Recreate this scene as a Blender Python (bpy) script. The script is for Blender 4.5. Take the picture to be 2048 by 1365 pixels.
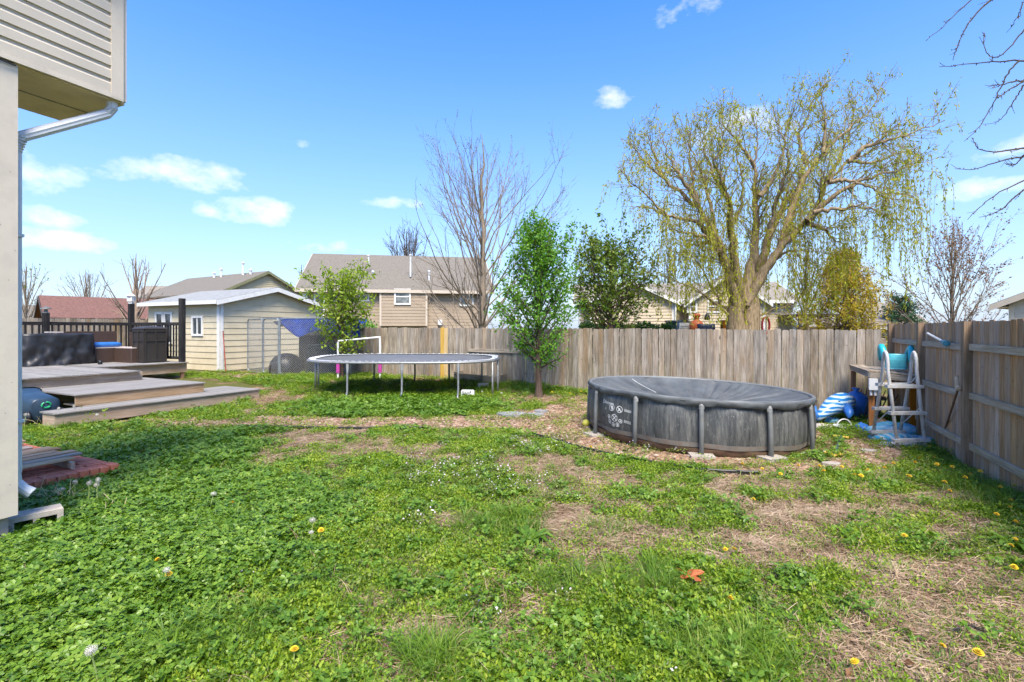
import bpy, math, random
import numpy as np
from mathutils import Vector, Matrix, Euler, noise as mnoise

for _o in list(bpy.data.objects):
    bpy.data.objects.remove(_o, do_unlink=True)
SC = bpy.context.scene
COL = SC.collection
V = Vector
R = math.radians
rnd = random.Random(7)

# ------------------------------------------------------------------ camera
CAMZ, HOR, FPX = 1.8, 657.0, 1000.0
cam_data = bpy.data.cameras.new("camera")
cam_data.sensor_width = 36.0
cam_data.lens = 36.0 * FPX / 2048.0
cam_data.shift_y = -(682.5 - HOR) / 2048.0
cam_data.clip_start = 0.05
cam_data.clip_end = 5000
cam = bpy.data.objects.new("camera", cam_data)
cam.location = (0, 0, CAMZ)
cam.rotation_euler = (R(90), 0, 0)
COL.objects.link(cam)
SC.camera = cam

# ------------------------------------------------------------------ light
SUN_DIR = V((0.16, -1.0, 0.0)).normalized() * math.cos(R(57)) + V((0, 0, math.sin(R(57))))
sun_data = bpy.data.lights.new("sun", 'SUN')
sun_data.energy = 3.1
sun_data.angle = R(26)
sun_data.color = (1.0, 0.915, 0.77)
sun = bpy.data.objects.new("sun", sun_data)
sun.rotation_euler = SUN_DIR.to_track_quat('Z', 'Y').to_euler()
sun.location = (0, 0, 30)
COL.objects.link(sun)

SC.view_settings.view_transform = 'Standard'
SC.view_settings.look = 'None'
SC.view_settings.exposure = 1.46
SC.view_settings.gamma = 1.0
SC.view_settings.use_curve_mapping = False
SC.render.engine = 'CYCLES'
SC.cycles.max_bounces = 5
SC.cycles.diffuse_bounces = 2
SC.cycles.transparent_max_bounces = 6
SC.cycles.sample_clamp_indirect = 6.0
SC.cycles.use_adaptive_sampling = True
SC.cycles.adaptive_threshold = 0.03

def node(nt, typ, loc=None, **kw):
    n = nt.nodes.new(typ)
    for k, v in kw.items():
        setattr(n, k, v)
    return n

def mth(nt, op, a, b=None, c=None, clamp=False):
    n = nt.nodes.new('ShaderNodeMath'); n.operation = op; n.use_clamp = clamp
    for i, x in enumerate((a, b, c)):
        if x is None: continue
        if isinstance(x, (int, float)): n.inputs[i].default_value = x
        else: nt.links.new(x, n.inputs[i])
    return n.outputs[0]

def mixc(nt, fac, a, b, blend='MIX'):
    n = nt.nodes.new('ShaderNodeMix'); n.data_type = 'RGBA'; n.blend_type = blend
    for sock, x in ((n.inputs[0], fac), (n.inputs[6], a), (n.inputs[7], b)):
        if isinstance(x, (int, float)): sock.default_value = x
        elif isinstance(x, (tuple, list)): sock.default_value = (*x[:3], 1)
        else: nt.links.new(x, sock)
    return n.outputs[2]

def make_world():
    w = bpy.data.worlds.new("World"); SC.world = w; w.use_nodes = True
    nt = w.node_tree; nt.nodes.clear()
    out = node(nt, 'ShaderNodeOutputWorld'); bg = node(nt, 'ShaderNodeBackground')
    sky = node(nt, 'ShaderNodeTexSky'); sky.sky_type = 'NISHITA'; sky.sun_disc = False
    sky.sun_elevation = R(57)
    sky.sun_rotation = math.atan2(SUN_DIR.x, SUN_DIR.y)
    sky.air_density = 1.0; sky.dust_density = 0.9; sky.ozone_density = 2.2; sky.altitude = 300
    bg.inputs[1].default_value = 0.137
    hsv = node(nt, 'ShaderNodeHueSaturation')
    hsv.inputs['Saturation'].default_value = 1.36; hsv.inputs['Value'].default_value = 1.02; hsv.inputs['Hue'].default_value = 0.508
    nt.links.new(sky.outputs[0], hsv.inputs['Color'])
    tc = node(nt, 'ShaderNodeTexCoord'); sep = node(nt, 'ShaderNodeSeparateXYZ')
    nt.links.new(tc.outputs['Generated'], sep.inputs[0])
    az = mth(nt, 'ARCTAN2', sep.outputs[0], sep.outputs[1])
    el = mth(nt, 'ARCSINE', sep.outputs[2])
    n1 = node(nt, 'ShaderNodeTexNoise'); n1.inputs['Scale'].default_value = 13; n1.inputs['Detail'].default_value = 6
    n1.inputs['Roughness'].default_value = 0.6
    mp = node(nt, 'ShaderNodeVectorMath', operation='MULTIPLY'); mp.inputs[1].default_value = (1, 1, 1.8)
    nt.links.new(tc.outputs['Generated'], mp.inputs[0]); nt.links.new(mp.outputs[0], n1.inputs[0])
    cb = node(nt, 'ShaderNodeCombineXYZ'); nt.links.new(az, cb.inputs[0]); nt.links.new(el, cb.inputs[1])
    def ae(px, py):
        x, y, z = (px - 1024) / 1000, 1.0, -(py - HOR) / 1000
        return math.atan2(x, y), math.asin(z / math.sqrt(x * x + y * y + z * z))
    # fair-weather clouds: (column, row, half width, half height, thinness)
    clouds = [(345, 346, 150, 36, 0), (505, 424, 105, 30, .10), (110, 434, 62, 26, .1), (120, 482, 120, 28, .2), (70, 335, 100, 70, .5), (1215, 198, 80, 26, .32),
              (1380, 16, 80, 30, .2), (1500, 262, 140, 50, .3), (1960, 376, 90, 28, .35), (2010, 292, 100, 38, .45), (640, 494, 90, 20, .4), (600, 286, 50, 16, .5), (790, 405, 80, 18, .55)]
    dirs = [(*ae(px, py), a / 1000 * math.cos(ae(px, py)[0]), b / 1000 * math.cos(ae(px, py)[0]), s) for px, py, a, b, s in clouds]
    rr = random.Random(3)
    for k in range(7):   # and as sparsely all round
        dirs.append((rr.uniform(0.95, 5.3), rr.uniform(0.12, 0.6), rr.uniform(.08, .2), rr.uniform(.03, .05), rr.uniform(.0, .4)))
    tot = None
    for a0, e0, ra, re, s in dirs:
        if a0 > math.pi: a0 -= 2 * math.pi
        ma = node(nt, 'ShaderNodeVectorMath', operation='MULTIPLY_ADD'); ma.inputs[1].default_value = (1 / ra, 1 / re, 0); ma.inputs[2].default_value = (-a0 / ra, -e0 / re, s ** .5)
        nt.links.new(cb.outputs[0], ma.inputs[0])
        dt = node(nt, 'ShaderNodeVectorMath', operation='DOT_PRODUCT'); nt.links.new(ma.outputs[0], dt.inputs[0]); nt.links.new(ma.outputs[0], dt.inputs[1])
        tot = dt.outputs['Value'] if tot is None else mth(nt, 'MINIMUM', tot, dt.outputs['Value'])
    m = mth(nt, 'SUBTRACT', 1.0, tot)                                  # 1 in a cloud's heart, negative outside
    m = mth(nt, 'ADD', m, mth(nt, 'MULTIPLY', mth(nt, 'SUBTRACT', n1.outputs[0], 0.53), 4.0))
    m = mth(nt, 'MULTIPLY', m, 0.62, clamp=True)
    m = mth(nt, 'MULTIPLY', m, mth(nt, 'SUBTRACT', 1.6, mth(nt, 'MULTIPLY', tot, 0.7), clamp=True))
    m = mth(nt, 'MULTIPLY', m, 0.95)
    hz = mth(nt, 'POWER', mth(nt, 'SUBTRACT', 1.0, mth(nt, 'MULTIPLY', mth(nt, 'ABSOLUTE', el), 1.35), clamp=True), 1.8)
    base = mixc(nt, mth(nt, 'MULTIPLY', hz, 0.85), hsv.outputs[0], (1.45, 1.82, 2.65))
    col = mixc(nt, m, base, (3.9, 3.88, 3.85))
    nt.links.new(col, bg.inputs[0]); nt.links.new(bg.outputs[0], out.inputs[0])
make_world()

# ------------------------------------------------------------------ space helpers
TH = R(26.5)
A = V((math.cos(TH), -math.sin(TH), 0)); B = V((math.sin(TH), math.cos(TH), 0)); Z = V((0, 0, 1))
def P(px, py, d):
    return V((d * (px - 1024) / FPX, d, CAMZ - d * (py - HOR) / FPX))
def UV(u, v, z=0.0):
    p = A * u + B * v; p.z = z; return p
def sstep(a, b, x):
    t = np.clip((x - a) / (b - a), 0, 1); return t * t * (3 - 2 * t)
def gz_np(x, y):
    z = 0.25 * sstep(10.5, 15.5, y)
    z = z - 0.10 * np.exp(-(((x - 5.3) / 1.8) ** 2 + ((y - 8.0) / 1.8) ** 2))
    return z
def gz(x, y):
    return float(gz_np(np.float64(x), np.float64(y)))
def G(px, py):
    d = 5.0
    for _ in range(25):
        x = d * (px - 1024) / FPX
        d = 0.5 * d + 0.5 * (CAMZ - gz(x, d)) * FPX / (py - HOR)
    p = P(px, py, d); p.z = gz(p.x, p.y); return p

# ------------------------------------------------------------------ objects
ORG = {}
def tag(o, label=None, cat=None, group=None, kind=None):
    if label: o["label"] = label
    if cat: o["category"] = cat
    if group: o["group"] = group
    if kind or cat: o["kind"] = kind or 'thing'
    return o
def thing(name, loc, label, cat, group=None, kind=None):
    o = bpy.data.objects.new(name, None); o.empty_display_size = 0.2
    COL.objects.link(o); o.location = loc; ORG[o.name] = V(loc)
    return tag(o, label, cat, group, kind)
def link(name, me, mat, parent=None, loc=None, rot=None):
    if mat is not None and not me.materials: me.materials.append(mat)
    o = bpy.data.objects.new(name, me); COL.objects.link(o)
    loc = V(loc) if loc is not None else V((0, 0, 0))
    if parent is not None:
        o.parent = parent; o.location = loc - ORG[parent.name]
        if parent.type == 'MESH' and any(abs(a) > 1e-6 for a in parent.rotation_euler): o.matrix_parent_inverse = parent.rotation_euler.to_matrix().inverted().to_4x4()
    else:
        o.location = loc
    if rot is not None: o.rotation_euler = rot
    ORG[o.name] = loc
    return o
def npmesh(name, v, f, smooth=False):
    me = bpy.data.meshes.new(name)
    me.from_pydata(v.tolist() if hasattr(v, 'tolist') else v, [], f.tolist() if hasattr(f, 'tolist') else f)
    if smooth: me.polygons.foreach_set("use_smooth", [True] * len(me.polygons))
    me.update()
    return me

class MB:
    def __init__(s): s.v = []; s.f = []
    def add(s, vs, fs):
        o = len(s.v); s.v += [tuple(x) for x in vs]; s.f += [tuple(i + o for i in q) for q in fs]; return s
    def box(s, c, size, ax=None):
        ax = ax or (V((1, 0, 0)), V((0, 1, 0)), Z); c = V(c)
        vs = [c + ax[0] * (i * size[0] / 2) + ax[1] * (j * size[1] / 2) + ax[2] * (k * size[2] / 2)
              for i in (-1, 1) for j in (-1, 1) for k in (-1, 1)]
        return s.add(vs, [(0, 1, 3, 2), (4, 6, 7, 5), (0, 4, 5, 1), (2, 3, 7, 6), (0, 2, 6, 4), (1, 5, 7, 3)])
    def beam(s, p0, p1, w, t, up=Z):
        p0 = V(p0); p1 = V(p1); x = (p1 - p0); L = x.length; x.normalize()
        y = V(up).cross(x)
        if y.length < 1e-4: y = V((1, 0, 0)).cross(x)
        y.normalize(); z = x.cross(y)
        return s.box((p0 + p1) / 2, (L, w, t), (x, y, z))
    def tube(s, pts, r, n=8, cap=True, wave=0.0):
        pts = [V(p) for p in pts]; m = len(pts)
        rr = r if isinstance(r, (list, tuple)) else [r] * m
        vs = []; prev = None
        for i in range(m):
            t = (pts[min(i + 1, m - 1)] - pts[max(i - 1, 0)])
            if t.length < 1e-9: t = V((0, 0, 1))
            t.normalize()
            if prev is None:
                ref = V((0, 0, 1)) if abs(t.z) < 0.9 else V((1, 0, 0))
                x = ref.cross(t).normalized()
            else:
                x = prev - t * prev.dot(t)
                x = x.normalized() if x.length > 1e-6 else V((1, 0, 0)).cross(t).normalized()
            prev = x; y = t.cross(x)
            for k in range(n):
                a = 2 * math.pi * k / n
                vs.append(pts[i] + (x * math.cos(a) + y * math.sin(a)) * rr[i] * (1 + wave * (k % 2)))
        fs = []
        for i in range(m - 1):
            for k in range(n):
                k2 = (k + 1) % n
                fs.append((i * n + k, i * n + k2, (i + 1) * n + k2, (i + 1) * n + k))
        if cap and n > 2:
            fs.append(tuple(range(n - 1, -1, -1))); fs.append(tuple((m - 1) * n + k for k in range(n)))
        return s.add(vs, fs)
    def lathe(s, c, prof, n=24, ax=None, cap=True):
        ax = ax or (V((1, 0, 0)), V((0, 1, 0)), Z); c = V(c); vs = []
        for r, h in prof:
            for k in range(n):
                a = 2 * math.pi * k / n
                vs.append(c + ax[0] * (r * math.cos(a)) + ax[1] * (r * math.sin(a)) + ax[2] * h)
        m = len(prof); fs = []
        for i in range(m - 1):
            for k in range(n):
                k2 = (k + 1) % n; fs.append((i * n + k, i * n + k2, (i + 1) * n + k2, (i + 1) * n + k))
        if cap: fs.append(tuple(range(n - 1, -1, -1))); fs.append(tuple((m - 1) * n + k for k in range(n)))
        return s.add(vs, fs)
    def prism(s, poly, off):
        off = V(off); poly = [V(p) for p in poly]; n = len(poly)
        vs = poly + [p + off for p in poly]
        fs = [tuple(range(n - 1, -1, -1)), tuple(range(n, 2 * n))] + [(i, (i + 1) % n, n + (i + 1) % n, n + i) for i in range(n)]
        return s.add(vs, fs)
    def grid(s, rows, close_u=False):
        nu = len(rows[0]); nv = len(rows); vs = [p for r_ in rows for p in r_]; fs = []
        for j in range(nv - 1):
            for i in range(nu if close_u else nu - 1):
                i2 = (i + 1) % nu
                fs.append((j * nu + i, j * nu + i2, (j + 1) * nu + i2, (j + 1) * nu + i))
        return s.add(vs, fs)
    def build(s, name, mat, parent=None, smooth=False, at=None):
        o0 = V(at) if at is not None else (ORG[parent.name] if parent is not None else V((0, 0, 0)))
        a = np.array(s.v, dtype=float) - np.array(o0)
        me = npmesh(name, a, s.f, smooth)
        return link(name, me, mat, parent, o0)

def smooth_by_angle(o, deg=40):
    me = o.data
    me.polygons.foreach_set("use_smooth", [True] * len(me.polygons))
    if hasattr(me, 'set_sharp_from_angle'): me.set_sharp_from_angle(angle=R(deg))
    return o

def plank(name, p0, p1, w, t, mat, parent, up=Z, ear=0.0, ch=0.004, bow=0.0):
    """board from p0 to p1 (local X along its length, for the grain), chamfered long edges, optional dog-ear at p1"""
    p0 = V(p0); p1 = V(p1); x = p1 - p0; L = x.length; x.normalize()
    y = V(up).cross(x)
    if y.length < 1e-4: y = V((1, 0, 0)).cross(x)
    y.normalize(); z = x.cross(y)
    c = min(ch, w * .2, t * .3); hw, ht = w / 2, t / 2
    prof = [(-hw + c, -ht), (hw - c, -ht), (hw, -ht + c), (hw, ht - c), (hw - c, ht), (-hw + c, ht), (-hw, ht - c), (-hw, -ht + c)]
    xs = [(0, 1, 0), (L / 2, 1, bow)] if bow else [(0, 1, 0)]
    xs += [(L - ear, 1, 0), (L, 1 - ear * 1.25 / w, 0)] if ear else [(L, 1, 0)]
    vs = [(xx, a * k, b + bw) for xx, k, bw in xs for a, b in prof]
    m = len(xs); fs = [tuple(range(7, -1, -1)), tuple((m - 1) * 8 + k for k in range(8))]
    for i in range(m - 1):
        fs += [(i * 8 + k, i * 8 + (k + 1) % 8, (i + 1) * 8 + (k + 1) % 8, (i + 1) * 8 + k) for k in range(8)]
    me = npmesh(name, vs, fs)
    return link(name, me, mat, parent, p0, Matrix((x, y, z)).transposed().to_euler())

# ------------------------------------------------------------------ value noise for layout masks
_rs = np.random.RandomState(11); _tab = _rs.rand(256, 256)
def vnoise(x, y):
    xi = np.floor(x).astype(int); yi = np.floor(y).astype(int); fx = x - xi; fy = y - yi
    fx = fx * fx * (3 - 2 * fx); fy = fy * fy * (3 - 2 * fy)
    g = lambda a, b: _tab[a & 255, b & 255]
    return (g(xi, yi) * (1 - fx) + g(xi + 1, yi) * fx) * (1 - fy) + (g(xi, yi + 1) * (1 - fx) + g(xi + 1, yi + 1) * fx) * fy
def fbm(x, y, o=4):
    s = 0; a = 0.5; n = 0
    for k in range(o):
        s = s + a * vnoise(x * 2 ** k + 17.3 * k, y * 2 ** k + 5.1 * k); n += a; a *= 0.55
    return s / n

# ------------------------------------------------------------------ materials
def newmat(name):
    m = bpy.data.materials.new(name); m.use_nodes = True; nt = m.node_tree
    return m, nt, nt.nodes['Principled BSDF'], nt.nodes['Material Output']
def sock(nt, inp, x):
    if isinstance(x, (int, float)): inp.default_value = x
    elif isinstance(x, (tuple, list)): inp.default_value = (*x[:3], 1)
    else: nt.links.new(x, inp)
def noise_n(nt, vec, scale, detail=4, rough=0.55, dist=0.0):
    n = node(nt, 'ShaderNodeTexNoise'); n.inputs['Scale'].default_value = scale; n.inputs['Detail'].default_value = detail
    n.inputs['Roughness'].default_value = rough; n.inputs['Distortion'].default_value = dist
    if vec is not None: nt.links.new(vec, n.inputs[0])
    return n.outputs[0]
def ramp(nt, fac, stops):
    n = node(nt, 'ShaderNodeValToRGB'); e = n.color_ramp.elements
    e[0].position, e[0].color = stops[0][0], (*stops[0][1], 1); e[1].position, e[1].color = stops[-1][0], (*stops[-1][1], 1)
    for p, c in stops[1:-1]:
        x = e.new(p); x.color = (*c, 1)
    nt.links.new(fac, n.inputs[0]); return n.outputs[0]
def coords(nt, kind='Object', scale=None, seed=False):
    tc = node(nt, 'ShaderNodeTexCoord'); o = tc.outputs[kind]
    if seed:
        oi = node(nt, 'ShaderNodeObjectInfo'); ad = node(nt, 'ShaderNodeVectorMath'); ad.operation = 'ADD'
        cb = node(nt, 'ShaderNodeCombineXYZ'); m = mth(nt, 'MULTIPLY', oi.outputs['Random'], 91.0)
        for i in range(3): nt.links.new(m, cb.inputs[i])
        nt.links.new(o, ad.inputs[0]); nt.links.new(cb.outputs[0], ad.inputs[1]); o = ad.outputs[0]
    if scale:
        mp = node(nt, 'ShaderNodeMapping'); mp.inputs['Scale'].default_value = scale; nt.links.new(o, mp.inputs[0]); o = mp.outputs[0]
    return o
def bump(nt, bs, h, st=0.3, d=0.01):
    b = node(nt, 'ShaderNodeBump'); b.inputs['Strength'].default_value = st; b.inputs['Distance'].default_value = d
    nt.links.new(h, b.inputs['Height']); nt.links.new(b.outputs[0], bs.inputs['Normal'])
def m_plain(name, col, rough=0.6, metal=0.0, var=0.18, scale=6.0, bmp=0.15, fine=60.0, grime=None, spec=0.5):
    """one colour with uneven tone, a little relief and optional grime blotches"""
    m, nt, bs, _ = newmat(name); co = coords(nt, 'Object')
    n = noise_n(nt, co, scale, 5); lo = tuple(c * (1 - var) for c in col); hi = tuple(min(1, c * (1 + var)) for c in col)
    c = mixc(nt, ramp(nt, n, [(0.3, (0, 0, 0)), (0.7, (1, 1, 1))]), lo, hi)
    if grime:
        g = ramp(nt, noise_n(nt, co, scale * 1.7, 6, 0.65), [(0.48, (0, 0, 0)), (0.66, (1, 1, 1))])
        c = mixc(nt, mth(nt, 'MULTIPLY', g, grime[1]), c, grime[0])
    sock(nt, bs.inputs['Base Color'], c); bs.inputs['Roughness'].default_value = rough; bs.inputs['Metallic'].default_value = metal
    bs.inputs['Specular IOR Level'].default_value = spec
    if bmp: bump(nt, bs, noise_n(nt, co, fine, 4), bmp, 0.004)
    return m
def m_wood(name, cols, rough=0.85, grain=26.0, stain=(0.07, 0.075, 0.05), stain_amt=0.5, tint=0.35, knots=True, bmp=0.5, warm=None):
    m, nt, bs, _ = newmat(name)
    co = coords(nt, 'Object', (0.55, 1, 1), seed=True)
    g = noise_n(nt, coords(nt, 'Object', (0.05, 1, 1), seed=True), grain * 2.2, 6, 0.65, 0.4)
    g2 = noise_n(nt, coords(nt, 'Object', (0.16, 1, 1), seed=True), grain * 0.5, 4)
    c = ramp(nt, mth(nt, 'ADD', mth(nt, 'MULTIPLY', g, 0.6), mth(nt, 'MULTIPLY', g2, 0.4)), [(0.30, cols[0]), (0.5, cols[1]), (0.70, cols[2])])
    st = ramp(nt, noise_n(nt, coords(nt, 'Object', (0.25, 1.6, 1), seed=True), 5.0, 5, 0.6), [(0.52, (0, 0, 0)), (0.74, (1, 1, 1))])
    c = mixc(nt, mth(nt, 'MULTIPLY', st, stain_amt), c, stain)
    if warm:
        wn = ramp(nt, noise_n(nt, coords(nt, 'Object', (0.2, 1, 1), seed=True), 3.1, 3), [(0.5, (0, 0, 0)), (0.75, (1, 1, 1))])
        c = mixc(nt, mth(nt, 'MULTIPLY', wn, 0.6), c, warm)
    if knots:
        v = node(nt, 'ShaderNodeTexVoronoi'); v.inputs['Scale'].default_value = 5.5
        nt.links.new(coords(nt, 'Object', (0.8, 1.6, 0.2), seed=True), v.inputs[0])
        k = ramp(nt, v.outputs['Distance'], [(0.045, (1, 1, 1)), (0.10, (0, 0, 0))])
        c = mixc(nt, mth(nt, 'MULTIPLY', k, 0.75), c, (0.05, 0.035, 0.025))
    oi = node(nt, 'ShaderNodeObjectInfo')
    t = mth(nt, 'ADD', mth(nt, 'MULTIPLY', oi.outputs['Random'], 2 * tint), 1 - tint)
    hs = node(nt, 'ShaderNodeHueSaturation'); nt.links.new(t, hs.inputs['Value']); nt.links.new(c, hs.inputs['Color'])
    wn2 = node(nt, 'ShaderNodeTexWhiteNoise'); wn2.noise_dimensions = '1D'; nt.links.new(oi.outputs['Random'], wn2.inputs['W'])
    nt.links.new(mth(nt, 'ADD', 0.8, mth(nt, 'MULTIPLY', wn2.outputs[0], 0.5)), hs.inputs['Saturation'])
    sock(nt, bs.inputs['Base Color'], hs.outputs[0]); bs.inputs['Roughness'].default_value = rough
    bs.inputs['Specular IOR Level'].default_value = 0.25
    bump(nt, bs, g, bmp, 0.006)
    return m
def m_leaf(name, cols, trans=0.35, rough=0.5, spread=1.0):
    """foliage: each leaf its own tone, some light through the blade"""
    m, nt, bs, out = newmat(name); ge = node(nt, 'ShaderNodeNewGeometry'); oi = node(nt, 'ShaderNodeObjectInfo')
    wn = node(nt, 'ShaderNodeTexWhiteNoise'); wn.noise_dimensions = '2D'
    cb = node(nt, 'ShaderNodeCombineXYZ'); nt.links.new(ge.outputs['Random Per Island'], cb.inputs[0]); nt.links.new(oi.outputs['Random'], cb.inputs[1])
    nt.links.new(cb.outputs[0], wn.inputs[0])
    big = noise_n(nt, ge.outputs['Position'], 2.6, 4, .65)
    f = mth(nt, 'ADD', mth(nt, 'MULTIPLY', wn.outputs[0], 0.55), mth(nt, 'MULTIPLY', mth(nt, 'SUBTRACT', big, 0.28), 1.0))
    n = len(cols); c = ramp(nt, f, [(i / (n - 1), x) for i, x in enumerate(cols)])
    sock(nt, bs.inputs['Base Color'], c); bs.inputs['Roughness'].default_value = rough; bs.inputs['Specular IOR Level'].default_value = 0.35
    tr = node(nt, 'ShaderNodeBsdfTranslucent'); mx = node(nt, 'ShaderNodeMixShader'); mx.inputs[0].default_value = trans
    hs = node(nt, 'ShaderNodeHueSaturation'); hs.inputs['Saturation'].default_value = 1.1; hs.inputs['Value'].default_value = 1.25
    nt.links.new(c, hs.inputs['Color']); nt.links.new(hs.outputs[0], tr.inputs[0])
    nt.links.new(bs.outputs[0], mx.inputs[1]); nt.links.new(tr.outputs[0], mx.inputs[2]); nt.links.new(mx.outputs[0], out.inputs[0])
    return m
def m_shingle(name, col, row=0.14):
    m, nt, bs, _ = newmat(name); co = coords(nt, 'Object')
    br = node(nt, 'ShaderNodeTexNoise'); br.inputs['Scale'].default_value = 9; br.inputs['Detail'].default_value = 6
    nt.links.new(co, br.inputs[0])
    sp = node(nt, 'ShaderNodeSeparateXYZ'); nt.links.new(co, sp.inputs[0])
    zz = mth(nt, 'FRACT', mth(nt, 'DIVIDE', sp.outputs[2], row * 0.5))
    line = ramp(nt, zz, [(0.0, (0.62, 0.62, 0.62)), (0.16, (1, 1, 1))])
    c = ramp(nt, br.outputs[0], [(0.3, tuple(x * 0.68 for x in col)), (0.5, col), (0.72, tuple(x * 1.3 for x in col))])
    n3 = noise_n(nt, co, 60, 3)
    c = mixc(nt, 0.35, c, ramp(nt, n3, [(0.35, tuple(x * 0.5 for x in col)), (0.65, tuple(x * 1.5 for x in col))]))
    c = mixc(nt, 0.8, c, line, 'MULTIPLY')
    sock(nt, bs.inputs['Base Color'], c); bs.inputs['Roughness'].default_value = 0.95
    return m
def m_glass(name, col=(0.03, 0.04, 0.05)):
    m, nt, bs, _ = newmat(name)
    n = noise_n(nt, coords(nt, 'Object'), 2.2, 3)
    sock(nt, bs.inputs['Base Color'], ramp(nt, n, [(0.35, tuple(c * .5 for c in col)), (0.65, tuple(c * 2 for c in col))]))
    bs.inputs['Roughness'].default_value = 0.08; bs.inputs['Specular IOR Level'].default_value = 0.8
    return m
M = {}
M['fence'] = m_wood('weathered_fence_wood', [(0.085, 0.07, 0.055), (0.27, 0.232, 0.188), (0.45, 0.40, 0.335)], stain=(0.085, 0.072, 0.05), stain_amt=0.7, tint=0.26, warm=(0.30, 0.19, 0.10))
M['fence_side'] = m_wood('brown_fence_wood', [(0.22, 0.13, 0.075), (0.42, 0.28, 0.18), (0.56, 0.42, 0.295)], stain=(0.19, 0.115, 0.065), stain_amt=0.45, tint=0.2, warm=(0.30, 0.17, 0.09))
M['fence_post'] = m_wood('grey_brown_post', [(0.13, 0.09, 0.062), (0.25, 0.185, 0.135), (0.34, 0.27, 0.21)], stain=(0.10, 0.075, 0.05), stain_amt=0.45, tint=0.08)
M['rail'] = m_wood('lichen_rail_wood', [(0.20, 0.15, 0.10), (0.38, 0.31, 0.235), (0.54, 0.46, 0.36)], stain=(0.28, 0.22, 0.08), stain_amt=0.5, tint=0.15)
M['newpine'] = m_wood('new_pine', [(0.42, 0.25, 0.06), (0.56, 0.36, 0.11), (0.66, 0.46, 0.18)], stain=(0.4, 0.28, 0.1), stain_amt=0.3, tint=0.08)
M['composite'] = m_wood('grey_composite_board', [(0.145, 0.135, 0.125), (0.215, 0.203, 0.19), (0.29, 0.275, 0.26)], stain=(0.20, 0.17, 0.14), stain_amt=0.4, tint=0.15, knots=False, bmp=0.2)
M['fascia'] = m_wood('weathered_fascia', [(0.24, 0.155, 0.09), (0.37, 0.265, 0.18), (0.46, 0.37, 0.285)], stain=(0.16, 0.13, 0.07), stain_amt=0.55, tint=0.12)
M['treated'] = m_wood('orange_treated_post', [(0.17, 0.07, 0.028), (0.27, 0.115, 0.045), (0.35, 0.17, 0.075)], tint=0.12, stain_amt=0.2)
M['pallet'] = m_wood('pallet_wood', [(0.20, 0.13, 0.08), (0.38, 0.27, 0.18), (0.52, 0.41, 0.31)], tint=0.25, warm=(0.30, 0.17, 0.09))
M['blackpaint'] = m_plain('peeling_black_paint', (0.018, 0.017, 0.018), 0.6, var=0.3, scale=9, grime=((0.34, 0.32, 0.30), 0.0))

# ================================================================== GROUND
def inpoly(px, py, poly):
    res = np.zeros(px.shape, bool); n = len(poly); j = n - 1
    for i in range(n):
        xi, yi = poly[i]; xj, yj = poly[j]
        c = ((yi > py) != (yj > py)) & (px < (xj - xi) * (py - yi) / (yj - yi + 1e-12) + xi)
        res ^= c; j = i
    return res
def topx(x, y):
    y = np.maximum(y, 0.6); return 1024 + 1000 * x / y, HOR + 1000 * (CAMZ - gz_np(x, y)) / y
def gpoly(pts):
    return [tuple(G(a, b)[:2]) for a, b in pts]
GRAVEL = gpoly([(120, 850), (300, 857), (475, 859), (655, 862), (860, 859), (1000, 863), (1077, 878), (1139, 897), (1203, 912), (1333, 937), (1445, 951), (1560, 953),
          (1680, 947), (1790, 937), (1815, 905), (1740, 880), (1650, 880), (1640, 800), (1180, 790), (1150, 805), (1110, 806), (1060, 822), (980, 832), (860, 836), (560, 834), (300, 838), (150, 842)])
DIRT = gpoly([(1600, 880), (1680, 880), (1700, 905), (1640, 925), (1540, 925), (1500, 912)])
# (px, py, rx, ry, strength): worn straw and bare soil, laid out on the lawn plane
def gblob(b):
    px, py, rx, ry, s = b; c = G(px, py); e = G(px + rx, py); d0 = G(px, py + ry * .8); d1 = G(px, max(py - ry * .8, 740))
    return (c.x, (d0.y + d1.y) / 2, max(abs(e.x - c.x), .05), max(abs(d1.y - d0.y) / 1.6, .05), s)
STRAW = [gblob(b) for b in [(1230, 960, 90, 40, 1.), (1130, 1060, 70, 40, 1.0), (1330, 1075, 180, 26, .85), (1400, 985, 260, 14, .8), (1480, 1045, 160, 26, .75), (1700, 1030, 150, 22, .9),
     (1760, 1130, 230, 40, 1.0), (1850, 1230, 230, 60, 1.15), (1780, 1330, 230, 70, 1.2), (1960, 1150, 120, 50, .9), (1900, 1060, 120, 20, .7), (560, 880, 150, 22, 1.0), (480, 915, 90, 20, .9),
     (1040, 1228, 45, 26, .9), (900, 1300, 70, 26, .8), (1060, 1340, 120, 25, .6), (1200, 1345, 90, 25, .7), (560, 800, 60, 20, .8), (620, 815, 100, 10, .7), (1115, 800, 60, 8, 1.0), (880, 905, 70, 12, .6),
     (1000, 900, 80, 10, .4), (420, 948, 40, 12, .7), (180, 1075, 50, 16, 1.), (640, 945, 40, 10, .4), (1650, 905, 80, 20, .8), (1640, 1180, 140, 30, .75), (1990, 1270, 120, 90, .95), (1600, 1080, 200, 22, .7), (1900, 1000, 120, 14, .6), (1450, 1010, 200, 14, .7), (1250, 1010, 60, 26, .8), (700, 905, 120, 12, .5), (1380, 1230, 60, 20, .5), (1120, 935, 100, 18, .6), (480, 752, 90, 10, .5)]]
CLOVER = [gblob(b) for b in [(280, 920, 170, 60, 1.2), (300, 1050, 320, 90, 1.25), (130, 1180, 330, 130, 1.25), (480, 1030, 200, 60, 1.1), (100, 1320, 260, 90, 1.0), (790, 815, 150, 16, 1.4), (420, 1150, 200, 70, .9),
     (640, 1030, 120, 50, .7)]]
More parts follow.
